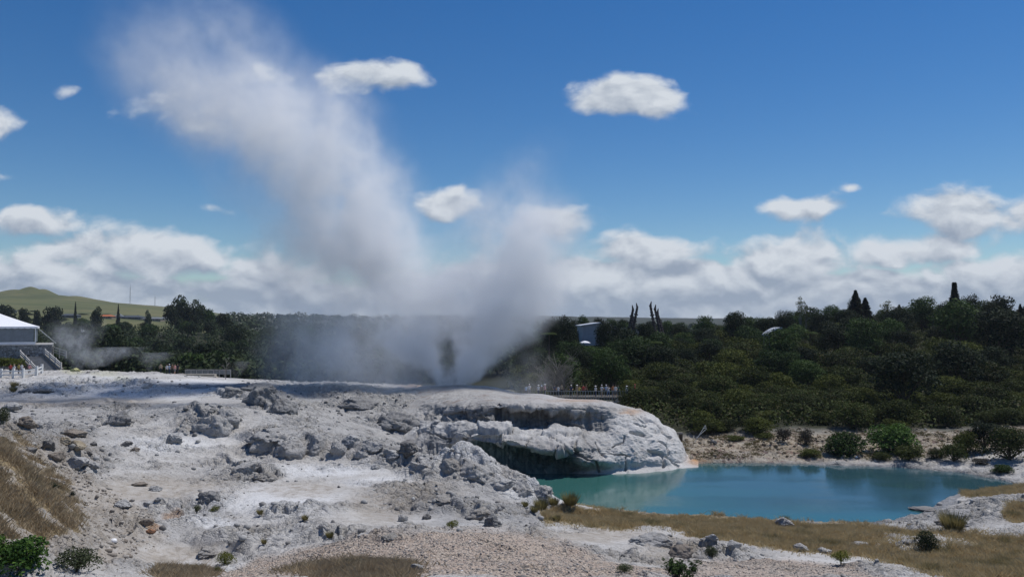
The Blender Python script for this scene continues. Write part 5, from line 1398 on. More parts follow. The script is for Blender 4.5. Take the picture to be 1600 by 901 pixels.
# ---------------------------------------------------------------- single shrubs and tussocks
def shrub(px, py, w, h, pr, label, group=None, name='shrub', dims=None, cat='shrub'):
    p = ground(px, py)
    R0, H0 = dims
    s = w / 2 / F * p[1] / R0; sz = h / F * p[1] / H0
    return plant(name, pr, (p[0], p[1] + s * R0 * 0.6, p[2] - 0.12 * sz * H0), s, random.uniform(0, 6.28), label, cat, group, sz=sz)
DG = (2.45, 3.3); DS = (2.7, 3.6); DT = (1.75, 2.2)
shrub(1322, 716, 72, 46, PG[1], 'round bright green bush at the far pool edge with faint steam', dims=DG)
shrub(1404, 712, 84, 46, PG[0], 'widest bright green bush behind the far shore of the pool', dims=DG)
shrub(1422, 722, 52, 24, PS[1], 'low olive bush in front of the widest bright green bush', dims=DS)
shrub(1378, 721, 36, 14, PS[3], 'small olive bush between the two bright green bushes', dims=DS)
shrub(1462, 718, 32, 18, PS[0], 'small dark bush right of the widest bright green bush', dims=DS)
shrub(1225, 692, 32, 26, PT[0], 'grey twiggy shrub on the yellow rubble flat', dims=DT)
shrub(1260, 698, 28, 24, PT[1], 'darker twiggy shrub next to the grey one on the rubble flat', dims=DT)
shrub(1268, 716, 40, 15, PS[1], 'olive rushes at the pool edge left of the round green bush', dims=DS)
shrub(1492, 722, 46, 30, PS[0], 'dark scrubby bush on the shore beyond the pool corner', dims=DS)
shrub(1512, 712, 44, 40, PS[3], 'tall olive bush behind the dark scrubby shore bush', dims=DS)
shrub(1540, 705, 54, 46, PB[1], 'dark dense bush beyond the right end of the pool', dims=(3.4, 6.6))
shrub(1583, 722, 70, 56, PS[2], 'big dark bush at the right edge beyond the pool', dims=DS)
shrub(1566, 740, 36, 15, PG[1], 'low green bush at the right end of the pool', dims=DG)
shrub(1530, 728, 34, 14, PT[0], 'grey twiggy bush low on the shore at the pool corner', dims=DT)
shrub(1150, 690, 36, 9, PS[1], 'flat olive shrub spreading on the rubble flat', dims=DS)
shrub(1195, 688, 40, 9, PS[3], 'low dark olive shrub in the middle of the rubble flat', dims=DS)
shrub(1120, 678, 34, 14, PS[1], 'yellow-green shrub at the thicket edge behind the metal frame', dims=DS)
shrub(990, 640, 40, 26, PS[1], 'rounded olive bush at the end of the railing behind the terrace', dims=DS)
# near plants have larger, fewer leaves
NEAR = [proto('near', 301, R_=1.0, Hc=1.3, trunk=0.1, n=2200, leaf=0.15, mat=M_BRIGHT, nl=13), proto('near', 302, R_=0.9, Hc=0.8, trunk=0.05, n=2200, leaf=0.10, mat=foliage_mat('greygreen_leaf', (0.035, 0.045, 0.022), (0.105, 0.125, 0.06), .2), nl=12),
        proto('near', 303, R_=0.8, Hc=1.1, trunk=0.05, n=2600, leaf=0.085, mat=M_DARK, nl=10), proto('near', 304, R_=0.6, Hc=0.5, trunk=0.02, n=1700, leaf=0.06, mat=M_YELLOW, nl=9)]
shrub(22, 905, 92, 56, NEAR[0], 'bright leafy green bush in the bottom left corner', dims=(1.0, 1.4), name='leafy_bush')
shrub(-25, 880, 70, 40, NEAR[0], 'pale green bush cut by the left edge above the corner bush', dims=(1.0, 1.4), name='leafy_bush')
shrub(116, 896, 74, 27, NEAR[1], 'grey green low shrub at the foot of the grass bank', dims=(.95, .85))
shrub(353, 884, 35, 18, NEAR[3], 'bright yellow-green cushion shrub on the edge of the gravel mound', dims=(.62, .52), name='cushion_shrub')
shrub(345, 897, 15, 11, NEAR[3], 'tiny green cushion shrub just below the bright one', dims=(.62, .52), name='cushion_shrub')
shrub(706, 826, 26, 10, NEAR[3], 'yellow-green cushion shrub at the back of the gravel mound', dims=(.62, .52), name='cushion_shrub')
shrub(1447, 864, 44, 31, NEAR[2], 'dark bushy shrub standing in the golden grass', dims=(.82, 1.15))
shrub(1108, 872, 24, 16, NEAR[1], 'small olive shrub between the pale rocks', dims=(.95, .85))
shrub(1312, 884, 38, 14, NEAR[3], 'flat yellow-green shrub in the dry grass', dims=(.62, .52))
shrub(80, 766, 30, 9, NEAR[2], 'dark flat shrub on the grassy bank', dims=(.82, 1.15))
shrub(119, 777, 10, 7, NEAR[2], 'tiny dark shrub right of the flat one on the bank', dims=(.82, 1.15))
shrub(312, 800, 15, 8, NEAR[1], 'small olive shrub on the rubbly knoll', dims=(.95, .85))
shrub(338, 800, 24, 8, NEAR[3], 'moss green shrub right of the olive one on the knoll', dims=(.62, .52))
shrub(4, 668, 22, 24, NEAR[1], 'grey bush at the left edge above the brown grass', dims=(.95, .85))
shrub(975, 895, 30, 10, NEAR[1], 'low grey weed on the gravel edge', dims=(.95, .85))
# leafy upright plant cut by the bottom edge
def upright(px, py, w, h, label):
    p = ground(px, py); k = p[1] / F; rg = np.random.default_rng(9)
    t = thing('leafy_plant', p, label, 'plant')
    paths = []; LP = []; LN = []
    for i in range(26):
        x0 = rg.normal() * w * .2 * k; y0 = rg.normal() * w * .2 * k
        top = Vector((x0 + rg.normal() * w * .22 * k, y0 + rg.normal() * .2, h * k * rg.uniform(.4, 1.0)))
        paths.append([((x0, y0, -.1), .012), (tuple(Vector((x0, y0, 0)).lerp(top, .5)), .009), (tuple(top), .004)])
        for q in range(26):
            c = Vector((x0, y0, 0)).lerp(top, rg.uniform(.35, 1.05)); a = rg.uniform(0, 6.28)
            LP.append(np.array(c) + .06 * np.array([math.cos(a), math.sin(a), 0])); LN.append([math.cos(a) * .6, math.sin(a) * .6, .9])
    V, Fq = tube_mesh(paths, 5); obj('stem', mesh_poly('stem', V, Fq, True), BARK, t)
    v, f = leaves(np.array(LP), np.array(LN), .11, .5, rg); obj('foliage', mesh_np('foliage', v, f), M_BROAD, t)
upright(1068, 904, 70, 34, 'dark green leafy plant with upright stems at the bottom edge')
upright(1055, 904, 20, 34, 'thin single-stemmed sprig left of the leafy plant at the bottom edge')
def tussock_mesh(seed, n=420):
    rg = np.random.default_rng(seed); a = rg.uniform(0, 6.28, n); r = np.sqrt(rg.random(n)) * .45; l = rg.uniform(.5, 1.1, n)
    P = np.stack([r * np.cos(a), r * np.sin(a), np.zeros(n)], 1); tip = P + np.stack([np.cos(a) * (.2 + r) * l, np.sin(a) * (.2 + r) * l, l], 1)
    dx = np.stack([-np.sin(a), np.cos(a), np.zeros(n)], 1) * .035
    return mesh_np('tussock', np.stack([P - dx, P + dx, tip], 1).reshape(-1, 3), np.arange(n * 3, dtype=np.int32).reshape(n, 3))
TM = tussock_mesh(3); TM.materials.append(grass_mat('tussock_grass', [(0.20, 0.175, 0.07), (0.27, 0.225, 0.10), (0.12, 0.12, 0.04), (0.16, 0.14, 0.06)]))
for px, py, w, lb in [(820, 792, 13, 'dry grass tussock on the white crust nearest the pool corner'), (846, 797, 26, 'olive grass tussock at the start of the golden grass'), (834, 801, 16, 'small tussock left of the olive one at the grass start'), (868, 814, 15, 'green tussock on bare ground inside the grass edge'),
                      (865, 790, 20, 'tall olive tussock above the pool shore'), (890, 788, 30, 'broad green tussock along the pool shore'), (410, 806, 12, 'pale bent tussock on the white slope'), (480, 815, 13, 'brown tussock on a crusty hummock'), (520, 842, 15, 'dark dry tussock in a hollow of the crust'), (418, 850, 11, 'dead brown tussock near the gravel mound'),
                      (1480, 827, 44, 'olive tussock on the crusty bank at the pool corner'), (28, 606, 14, 'dry tussock near the white fence'), (25, 612, 12, 'olive tussock below the white fence')]:
    p = ground(px, py); s = w / F * p[1] / 1.6
    obj('tussock', TM, None, None, p, lb, 'grass tussock', 'grass tussocks on the sinter', rz=random.uniform(0, 6), scale=s)
# ---------------------------------------------------------------- trees one can tell apart
def tree_px(px, ybase, ytop, w, Y, meshes, R0, H0, label, name='broadleaf_tree', cat='tree', group=None, ground_base=True):
    x = (px - 800) / F * Y
    top = at(px, ytop, Y)[2]
    zb = float(ground_xy(x, Y)) if ground_base else at(px, ybase, Y)[2]
    s = w / 2 / F * Y / R0
    return plant(name, meshes, (x, Y, zb), s, random.uniform(0, 6.28), label, cat, group, sz=max(0.2, (top - zb) / H0))
DB = (3.3, 7.0)
PX1 = proto('airy', 91, R_=2.2, Hc=6.0, trunk=2.5, n=900, leaf=0.34, mat=M_OLIVE, nl=9, shell=(0.4, 1.1), trunk_mat=BARKGREY)
PX2 = proto('airy', 92, R_=2.6, Hc=4.5, trunk=2.5, n=1100, leaf=0.4, mat=M_DARK, nl=11, shell=(0.4, 1.1))
tree_px(1492, 0, 447, 84, 215, PC[1], 2.6, 9.6, 'dark spire conifer highest on the skyline above the thicket', 'conifer_tree')
tree_px(1337, 0, 458, 44, 240, PC[0], 2.0, 8.6, 'taller of the two pointed dark conifers side by side on the skyline', 'conifer_tree')
tree_px(1352, 0, 468, 32, 240, PC[2], 1.3, 9.2, 'shorter of the two pointed dark conifers side by side on the skyline', 'conifer_tree')
tree_px(1405, 0, 478, 20, 235, PC[2], 1.3, 9.2, 'narrow dark conifer beside the rounded skyline tree', 'conifer_tree')
tree_px(1594, 0, 478, 24, 215, PC[0], 2.0, 8.6, 'dark conifer at the right edge of the skyline', 'conifer_tree')
tree_px(1250, 0, 464, 16, 235, PX1, 2.2, 8.3, 'tall airy tree with see-through crown on the skyline')
tree_px(1259, 0, 471, 14, 236, PX1, 2.2, 8.3, 'shorter airy tree leaning on the tall see-through one')
tree_px(1327, 0, 467, 10, 245, PX1, 2.2, 8.3, 'thin wispy tree left of the pointed conifers')
tree_px(1516, 0, 456, 30, 214, PX2, 2.6, 7.3, 'ragged dark tree with jutting boughs right of the spire conifer')
tree_px(1566, 0, 457, 42, 212, PX2, 2.6, 7.3, 'broad ragged tree with tiered boughs near the right edge')
tree_px(1385, 0, 470, 26, 240, PX1, 2.2, 8.3, 'pale open-crowned tree right of the pointed conifers')
tree_px(1440, 0, 467, 50, 225, PB[0], *DB, 'wide round green tree standing proud on the skyline')
tree_px(1148, 0, 487, 44, 215, PB[1], *DB, 'big dark round tree on the skyline right of the carved posts')
tree_px(1226, 0, 489, 36, 225, PB[3], *DB, 'dark round tree left of the tall airy tree')
tree_px(1100, 0, 496, 38, 225, PB[2], *DB, 'dense low tree on the skyline right of the carved posts')
tree_px(1300, 0, 480, 44, 240, PB[0], *DB, 'leafy tree left of the pointed conifers on the skyline')
tree_px(1190, 0, 498, 30, 230, PB[2], *DB, 'low leafy tree between the two dark round skyline trees')
tree_px(1270, 0, 482, 34, 250, PB[2], *DB, 'pointed green tree just right of the tall airy tree')
tree_px(1535, 0, 482, 34, 222, PB[1], *DB, 'dark tree filling the skyline between the two ragged trees')
tree_px(1480, 0, 474, 40, 230, PB[3], *DB, 'dark dense tree beneath the spire conifer')
tree_px(860, 0, 497, 40, 190, PB[1], *DB, 'dark tree half lost in the steam at the thicket end')
tree_px(885, 0, 500, 44, 205, PB[3], *DB, 'dark tree left of the grey hall')
tree_px(945, 0, 503, 34, 198, PB[1], *DB, 'dark tree in front of the grey hall')
tree_px(968, 0, 506, 36, 200, PB[3], *DB, 'second dark tree in front of the grey hall roof')
tree_px(1008, 0, 506, 34, 208, PB[1], *DB, 'dark tree between the two sets of carved posts')
tree_px(985, 0, 530, 80, 170, PB[0], *DB, 'broad bright-lit tree spreading below the carved posts')
tree_px(940, 0, 545, 60, 160, PB[2], *DB, 'green bushy tree above the visitors at the railing')
tree_px(1030, 0, 540, 60, 165, PB[1], *DB, 'dark leafy tree right of the broad bright-lit tree')
tree_px(905, 0, 545, 50, 158, PB[3], *DB, 'dark tree beside the bare grey trees in the steam')
for q, (px, yt, w, Y) in enumerate([(912, 496, 26, 290), (935, 497, 24, 300), (955, 500, 22, 295), (898, 503, 20, 285), (1040, 503, 30, 290), (975, 499, 24, 310), (1062, 505, 26, 280)]):
    tree_px(px, 0, yt, w, Y, PB[q % 4], *DB, 'pale green tree on the rise behind the grey hall', group='trees behind the grey hall')
# bare grey trees where steam drifts
def bare_tree(px, py, h, Y, label, seed, name='bare_tree', spread=.5, n=34):
    rg = np.random.default_rng(seed); k = Y / F; x = (px - 800) / F * Y; z = float(ground_xy(x, Y)); H_ = h * k
    t = thing(name, (x, Y, z), label, 'tree')
    paths = [[((0, 0, -.3), H_ * .02), ((.05 * H_, 0, H_ * .5), H_ * .013), ((0.02 * H_, .05, H_ * .95), .015)]]
    for i in range(n):
        a = rg.uniform(0, 6.28); q = rg.uniform(.08, .8) * H_; L = H_ * rg.uniform(.25, .55) * spread * 1.3
        b = Vector((.05 * q, 0, q)); e = b + Vector((math.cos(a) * L, math.sin(a) * L, L * rg.uniform(.5, 1.3)))
        paths.append([(tuple(b), H_ * .008), (tuple(b.lerp(e, .5) + Vector((0, 0, .1 * L))), .022), (tuple(e), .008)])
        for j in range(5):
            c = b.lerp(e, rg.uniform(.35, .95)); d = c + Vector(rg.normal(size=3) * L * .28) + Vector((0, 0, L * .25))
            paths.append([(tuple(c), .018), (tuple(d), .006)])
    V, Fq = tube_mesh(paths, 4)
    obj('trunk', mesh_poly('bare_trunk', V, Fq), BARKGREY, t)
    return t
bare_tree(868, 0, 62, 134, 'bare grey twiggy tree in the steam behind the visitors', 1, spread=.7, n=60)
bare_tree(880, 0, 44, 133, 'smaller bare grey tree right of the twiggy one in steam', 2, spread=.7, n=50)
bare_tree(850, 0, 50, 135, 'bare grey tree faint in the steam left of the twiggy one', 3, spread=.7, n=50)
bare_tree(354, 0, 34, 131, 'thin white dead tree beside the stone seating steps', 4, spread=.35, n=12)
# tree ferns: a ring of drooping fronds on a trunk
def tree_fern(px, ytop, w, Y, label, seed):
    rg = np.random.default_rng(seed); x = (px - 800) / F * Y; zt = at(px, ytop, Y)[2]; z = float(ground_xy(x, Y)); L = w / 2 / F * Y
    t = thing('tree_fern', (x, Y, z), label, 'tree fern'); P = []; N = []; T = []
    for i in range(22):
        a = i * 2.4
        for q in range(26):
            u = q / 25; r = L * u; h = zt - z - .35 * L + .6 * L * (u - 1.15 * u * u)
            for sd in (-1, 1):
                off = sd * .11 * L * (1 - u * .7)
                P.append([r * math.cos(a) - off * math.sin(a), r * math.sin(a) + off * math.cos(a), h]); N.append([0.2 * rg.normal(), .2 * rg.normal(), 1]); T.append([-math.sin(a) * sd + .4 * math.cos(a), math.cos(a) * sd + .4 * math.sin(a), -.1])
    v, f = leaves(np.array(P), np.array(N), L * .26, .3, rg, tangent=np.array(T)); obj('crown', mesh_np('fern_crown', v, f), M_FERN, t)
    V, Fq = tube_mesh([[((0, 0, -.3), .16), ((0, 0, zt - z - .3 * L), .12)]], 6); obj('trunk', mesh_poly('fern_trunk', V, Fq, True), BARK, t)
tree_fern(858, 517, 24, 175, 'pale tree fern at the edge of the steam', 1)
tree_fern(1024, 531, 22, 172, 'light green tree fern below the right carved posts', 2)
tree_fern(1265, 516, 22, 200, 'yellow-green tree fern under the tall airy tree', 3)
# trees across the valley at the left
PV = [proto('valley', 41 + i, R_=3.6, Hc=5.6, trunk=1.2, n=1700, leaf=0.62, mat=[M_FAR, M_DARK, M_BROAD][i], nl=11) for i in range(3)]
DV = (3.5, 6.6)
for px, yt, w, Y, i, lb in [(6, 478, 40, 560, 1, 'dark tree belt end showing above the white tent roof'), (38, 483, 17, 520, 1, 'round dark tree right of the tent roof'), (58, 486, 12, 540, 1, 'small round tree between the two bigger ones near the tent'), (82, 481, 34, 520, 1, 'broad dark tree on the slope right of the tent'),
                           (151, 484, 20, 470, 0, 'tall dark tree in the middle of the far slope'), (232, 489, 12, 620, 0, 'small dark tree among the far houses'), (105, 508, 30, 400, 0, 'dark tree in front of the slate-roofed house'), (107, 510, 14, 250, 2, 'bright green tree behind the rising steam'),
                           (281, 468, 34, 480, 0, 'tallest tree of the clump at the foot of the green hill'), (268, 478, 26, 470, 1, 'left dark tree of the clump at the foot of the green hill'), (310, 475, 30, 490, 0, 'rounded tree right of the tallest clump tree'), (328, 482, 26, 500, 2, 'lower tree at the right of the tall clump'), (295, 480, 28, 470, 1, 'dark tree between the tall clump trees')]:
    tree_px(px, 0, yt, w, Y, PV[i], *DV, lb)
tree_px(118, 0, 474, 7, 620, PC[2], 1.3, 9.2, 'slim dark conifer beside the slate-roofed house', 'conifer_tree')
tree_px(185, 0, 478, 9, 640, PC[0], 2.0, 8.6, 'pointed pine behind the orange-roofed house', 'conifer_tree')
rw = np.random.default_rng(17); nW = 0; occ2 = []
gW = 'trees of the dark valley woods'
for _ in range(9000):
    if nW >= 190: break
    Y = 190 * (470 / 190) ** rw.random(); px = rw.uniform(40, 880)
    if px > 800 and Y < 300: continue
    if px < 330 and Y > 300 and fbm(np.array([(px * Y / F) * 0.012]), np.array([Y * 0.012]), seed=300, octv=3)[0] > 0.2: continue
    x = (px - 800) / F * Y; r = rw.uniform(3.2, 5.2)
    if any((a - x) ** 2 + (b - Y) ** 2 < (.8 * (r + q)) ** 2 for a, b, q in occ2): continue
    zt = at(px, float(np.interp(px, [-300, 250, 265, 335, 345, 900], [505, 503, 482, 482, 484, 486])), Y)[2] - float(ground_xy(x, Y))
    if zt < 3: continue
    occ2.append((x, Y, r)); nW += 1; i = rw.integers(0, 3)
    plant('woodland_tree', PV[i], (x, Y, float(ground_xy(x, Y)) - .4), r / 3.5, rw.uniform(0, 6.28), ['mid green tree in the dark valley woods beyond the terraces', 'blackish tree in the dark valley woods beyond the terraces', 'fresher green tree in the dark valley woods beyond the terraces'][i], 'tree', gW, sz=min(r / 3.5 * rw.uniform(.9, 1.35), zt / 6.8))
for q in range(46):                                       # hedgerow trees on the far farmland
    Y = rw.uniform(480, 900); px = rw.uniform(-60, 330); x = (px - 800) / F * Y; r = rw.uniform(3, 6.5)
    plant('farm_tree', PV[q % 3], (x, Y, float(ground_xy(x, Y)) - .4), r / 3.5, rw.uniform(0, 6.28), 'small dark tree dotted over the far green farmland', 'tree', 'trees on the far farmland', sz=max(.25, min(r / 3.5 * rw.uniform(.8, 1.3), (at(px, 494 + 8 * rw.random(), Y)[2] - float(ground_xy(x, Y))) / 6.8)))

# ---------------------------------------------------------------- houses across the valley
WIN = plain('window_glass', (0.03, 0.04, 0.05), 0.15, 0.1, 3, 0.5)
def house(px, py, wpx, Y, wall_c, roof_c, label, hpx=None, rz=0.0, name='house'):
    Y = float(ground(px, py + 2.5, 420, 1000)[1]); k = Y / F; x = (px - 800) * k; W = wpx * k; D = W * .6; hw = 2.3; rh = 1.7
    z = float(ground_xy(x, Y)) - 0.3
    t = thing(name, (x, Y, z), label, 'house', 'far houses on the slope', rz)
    m = MB(); m.box((0, 0, hw / 2 - 1), (W, D, hw + 2)); m.build('wall', wall_c, t)
    e = .6; r = MB(); a, b = W / 2 + e, D / 2 + e
    r.add([(-a, -b, hw), (a, -b, hw), (a, b, hw), (-a, b, hw), (-a + b * .8, 0, hw + rh), (a - b * .8, 0, hw + rh)], [(0, 1, 5, 4), (1, 2, 5), (2, 3, 4, 5), (3, 0, 4), (3, 2, 1, 0)]); rf = r.build('roof', roof_c, t)
    c = MB(); c.box((W * .22, D * .12, hw + rh * .8), (.8, .8, 1.6)); c.build('chimney', wall_c, rf)
    for i in range(3):
        w = MB(); w.box((-W * .32 + i * W * .32, -D / 2 - .04, 1.45), (W * .15, .08, 1.2)); w.build('window', WIN, t)
    d = MB(); d.box((W * .16, -D / 2 - .05, 1.0), (1.0, .1, 2.0)); d.build('door', plain('dark_door', (.08, .07, .06)), t)
    return t
wl = plain('pale_wall', (.55, .54, .5)); wd = plain('dark_wall', (.10, .11, .12)); wb = plain('brown_wall', (.25, .2, .15))
rs = plain('slate_roof', (.06, .07, .085)); ro = plain('orange_roof', (.42, .13, .05)); rg_ = plain('grey_roof', (.17, .18, .19)); rw_ = plain('white_roof', (.7, .71, .72))
house(110, 495, 26, 620, wd, rs, 'dark house with slate roof beside the slim conifer')
house(167, 496, 22, 640, wb, ro, 'house with a bright orange roof')
house(186, 496, 12, 650, wl, rg_, 'small pale house touching the orange-roofed one')
house(208, 497, 32, 640, wd, rs, 'long dark house with blue slate roof right of the orange roof')
house(240, 499, 30, 640, wb, rg_, 'grey-roofed long house last of the far row')
house(259, 497, 12, 660, wl, rg_, 'small grey house right of the last long house')
house(345, 494, 12, 560, wd, rw_, 'white-roofed house right of the tall tree clump')
house(93, 525, 11, 330, wd, rw_, 'pale roofed house in the woods behind the steam')
house(128, 526, 9, 330, wd, rw_, 'small bright white roof in the dark woods')
house(181, 529, 10, 340, wd, rw_, 'white-roofed house low in the valley woods')
house(13, 487, 20, 480, wd, plain('green_roof', (.16, .2, .18)), 'house with a grey green roof above the tent')
house(318, 493, 12, 570, wl, rg_, 'small pale house under the tall tree clump')
def mast(px, yb, yt, Y, label):
    k = Y / F; z0 = at(px, yb, Y)[2]; z1 = at(px, yt, Y)[2]; x = (px - 800) * k; h = z1 - z0 + 6
    t = thing('radio_mast', (x, Y, z0 - 6), label, 'mast', 'thin radio masts')
    m = MB()
    for s in (-1, 1): m.bar((s * 1.3, 0, 0), (s * .15, 0, h), .28)
    for i in range(12): u = i / 12; m.bar((-1.3 * (1 - u) - .1, 0, h * u), (1.3 * (1 - u) + .1, 0, h * (u + .08)), .15)
    m.build('lattice', plain('mast_grey', (.25, .26, .28)), t); a = MB(); a.bar((0, 0, h), (0, 0, h + 5), .2); a.build('antenna', plain('mast_grey', (.25, .26, .28)), t)
mast(203, 478, 448, 1520, 'taller thin radio mast behind the green hill'); mast(242, 482, 464, 1540, 'shorter thin radio mast behind the green hill')

# ---------------------------------------------------------------- white marquee on its stone terrace
TENT = plain('tent_fabric', (.80, .80, .82), .6, .03, 2, .2); TPANEL = plain('tent_window', (.17, .195, .22), .35, .12, 1.2, .4); STEEL = plain('galvanised', (.45, .46, .47), .45, .1, 4, .5, 0, .6)
def marquee():
    Y = 151.0; x1 = at(56, 510, Y)[0]; x0 = x1 - 24.0; zb = at(56, 537.5, Y)[2]; ze = at(56, 510, Y)[2]; D = 12.0
    t = thing('marquee', (x1, Y, zb), 'large white marquee tent with grey clear side walls on the stone wall', 'tent', rz=R(29))
    H_ = ze - zb; a, b = x0 - x1, 0.0
    rh = 2.9; rx = 7.2; e = .25
    # roof sags slightly between eave and ridge
    V = []; Fq = []; n = 12
    cs_ = [(b + e, -e), (b + e, D + e), (a - e, D + e), (a - e, -e)]; rd = [(b - rx, D / 2), (b - rx, D / 2), (a + rx, D / 2), (a + rx, D / 2)]
    for j in range(n + 1):
        u = j / n; zz = H_ + rh * (u ** 1.12)
        for c, r_ in zip(cs_, rd): V.append((c[0] + (r_[0] - c[0]) * u, c[1] + (r_[1] - c[1]) * u, zz))
    for j in range(n):
        for i in range(4): Fq.append((j * 4 + i, j * 4 + (i + 1) % 4, (j + 1) * 4 + (i + 1) % 4, (j + 1) * 4 + i))
    obj('roof', mesh_poly('tent_roof', V, Fq), TENT, t)
    V = []; Fq = []; nn = 120
    for i in range(nn + 1):
        x = b + e - (b - a + 2 * e) * i / nn; V += [(x, -e - .02, H_ + .02), (x, -e - .03, H_ - .28 - .10 * abs(math.sin(i * math.pi / 5)))]
    base = len(V)
    for i in range(61):
        y = -e + (D + 2 * e) * i / 60; V += [(b + e + .02, y, H_ + .02), (b + e + .03, y, H_ - .28 - .10 * abs(math.sin(i * math.pi / 5)))]
    for i in range(nn): Fq.append((2 * i, 2 * i + 2, 2 * i + 3, 2 * i + 1))
    for i in range(60): Fq.append((base + 2 * i, base + 2 * i + 2, base + 2 * i + 3, base + 2 * i + 1))
    obj('valance', mesh_poly('valance', V, Fq), TENT, t)
    for i in range(4):
        m = MB(); m.box((b - .15 - 6 * i - 2.95, .05, H_ / 2 + .05), (5.6, .05, H_ - .7)); m.build('wall_panel', TPANEL, t)
        m = MB(); m.box((b - .05 - 6 * i, 0, H_ / 2), (.14, .14, H_)); m.build('pole', TENT, t)
    m = MB(); m.box((b - .05, D / 2, H_ / 2), (.05, D - .4, H_ - .7)); m.build('wall_panel', TPANEL, t)
    m = MB(); m.box(((a + b) / 2, -.02, .22), (b - a, .06, .44)); m.build('skirt', TENT, t)
    for s in (0, 3.5):
        m = MB(); m.bar((b + .2, s, H_ - .2), (b + 3.4, s - .6, .1), .05); m.build('guy_rope', plain('rope', (.6, .6, .58)), t)
    return x1, zb
tx, tz = marquee()
def stone_mat():
    m, nt, out = new_mat('stone_masonry'); tc = nt.node('ShaderNodeTexCoord').outputs['Object']
    v = nt.vmath('MULTIPLY', tc, (1, 1, 1.6)); c = nt.sepc(nt.vor(v, 1.7, out='Color')); e = nt.vor(v, 1.7, 'DISTANCE_TO_EDGE')
    n = nt.noise(tc, 6, 5, .65); col = nt.mix(c[0], (.24, .235, .225), (.44, .43, .42)); col = nt.mix(nt.math('MULTIPLY', nt.mapr(n, .5, .7), .5), col, (.16, .15, .14)); col = nt.mix(nt.mapr(e, 0.0, .07, 1, 0), col, (.12, .115, .11))
    pbsdf(nt, out, col, .9, .2, nt.bump(nt.math('ADD', nt.mapr(e, 0, .12), nt.math('MULTIPLY', n, .3)), .8, .12)); return m
STONE = stone_mat()
def retaining_wall():
    Y = 149.0; x1 = at(81, 540, Y)[0]; x0 = x1 - 34; zb = at(60, 568, Y)[2] - 2
    t = thing('retaining_wall', (x1, Y, zb), 'long grey stone retaining wall under the white tent', 'wall', rz=R(29))
    m = MB(); m.box(((x0 - x1) / 2, .4, (tz - zb) / 2 - .06), (x1 - x0, .8, tz - zb - .12)); m.build('wall', STONE, t)
    m = MB(); m.box(((x0 - x1) / 2, .38, tz - zb - .05), (x1 - x0 + .2, 1.0, .14)); m.build('coping', plain('coping_stone', (.42, .41, .4), .9, .2, 2), t)
    m = MB(); m.box(((x0 - x1) / 2, 10.9, tz - zb - .22), (x1 - x0, 20, .3)); m.build('terrace_paving', plain('paving', (.3, .29, .27), .9, .2, 2), t)
    m = MB(); m.box((-.4, 11, (tz - zb) / 2 - .2), (.8, 20, tz - zb - .4)); m.build('side_wall', STONE, t)
retaining_wall()
WOODG = plain('weathered_wood', (.36, .345, .32), .85, .25, 3); WHITEW = plain('white_painted_wood', (.68, .68, .66), .6, .08, 3)
def staircase():
    A0, A1 = at(31, 558, 146.0), at(57, 585, 139.5); B0, B1 = at(70, 556, 147.5), at(95, 578, 141.5)
    t = thing('staircase', A1, 'grey outdoor staircase with railings climbing to the stone wall', 'stairs'); o = Vector(A1)
    A0, A1, B0, B1 = [Vector(p) - o for p in (A0, A1, B0, B1)]
    n = 14; m = MB()
    for i in range(n):
        a, a2, b, b2 = A1.lerp(A0, i / n), A1.lerp(A0, (i + 1) / n), B1.lerp(B0, i / n), B1.lerp(B0, (i + 1) / n)
        zt = (a2.z + b2.z) / 2; V = []
        for z in (zt - 1.6, zt):
            for p in (a, b, b2, a2): V.append((p.x, p.y, z))
        m.add(V, [(3, 2, 1, 0), (4, 5, 6, 7), (0, 1, 5, 4), (1, 2, 6, 5), (2, 3, 7, 6), (3, 0, 4, 7)])
    m.build('steps', plain('step_concrete', (.24, .24, .24), .9, .2, 2), t)
    for P1, P0, st in ((A1, A0, .5), (B1, B0, .8)):
        up = lambda h: Vector((0, 0, h))
        w = MB(); w.bar(P1 + up(-.2), P0 + up(-.2), st, 1.0); w.build('stringer', plain('stringer_stone', (.20, .185, .16), .9, .25, 2), t)
        r = MB()
        for h in (.75, 1.15): r.bar(P1 + up(h), P0 + up(h), .14, .24)
        rl = r.build('railing', plain('rail_wood', (.46, .445, .42), .8, .15, 3), t)
        for q in range(4):
            p = P1.lerp(P0, q / 3); b = MB(); b.bar(p + up(-.3), p + up(1.4), .24); b.build('post', plain('rail_wood', (.46, .445, .42)), rl)
staircase()
def timber_barrier():
    Y = 150; p0 = at(82, 541, Y); p1 = at(103, 549, Y); t = thing('timber_barrier', (p0[0], Y, p0[2] - 1.6), 'weathered slatted timber barrier at the end of the stone wall', 'barrier')
    d = p1 - p0; m = MB()
    for i in range(3): m.bar((0, 0, 1.5 - i * .45), (d[0], 0, 1.5 + d[2] * .8 - i * .45), .12, .2)
    m.build('rail', WOODG, t)
    for i in range(3): q = MB(); q.bar((d[0] * i / 2, .1, -.6), (d[0] * i / 2, .1, 1.6 + d[2] * .8 * i / 2), .16); q.build('post', WOODG, t)
timber_barrier()
def white_fence():
    P = []
    for px, Y in ((-28, 126), (5, 126.5), (24, 126), (39, 125.5), (60, 127), (68, 131)):
        x = (px - 800) / F * Y; P.append(np.array([x, Y, float(ground_xy(x, Y))]))
    t = thing('rail_fence', P[0], 'white post and rail fence in front of the people by the stairs', 'fence')
    o = P[0]; P = [p - o for p in P]
    for p in P:
        m = MB(); m.bar((p[0], p[1], p[2] - .5), (p[0], p[1], p[2] + 1.5), .3); m.build('post', WHITEW, t)
    for dz in (.5, 1.05):
        for a, b in zip(P[:-1], P[1:]):
            m = MB(); m.bar((a[0], a[1], a[2] + dz), (b[0], b[1], b[2] + dz), .09, .19); m.build('rail', WHITEW, t)
white_fence()
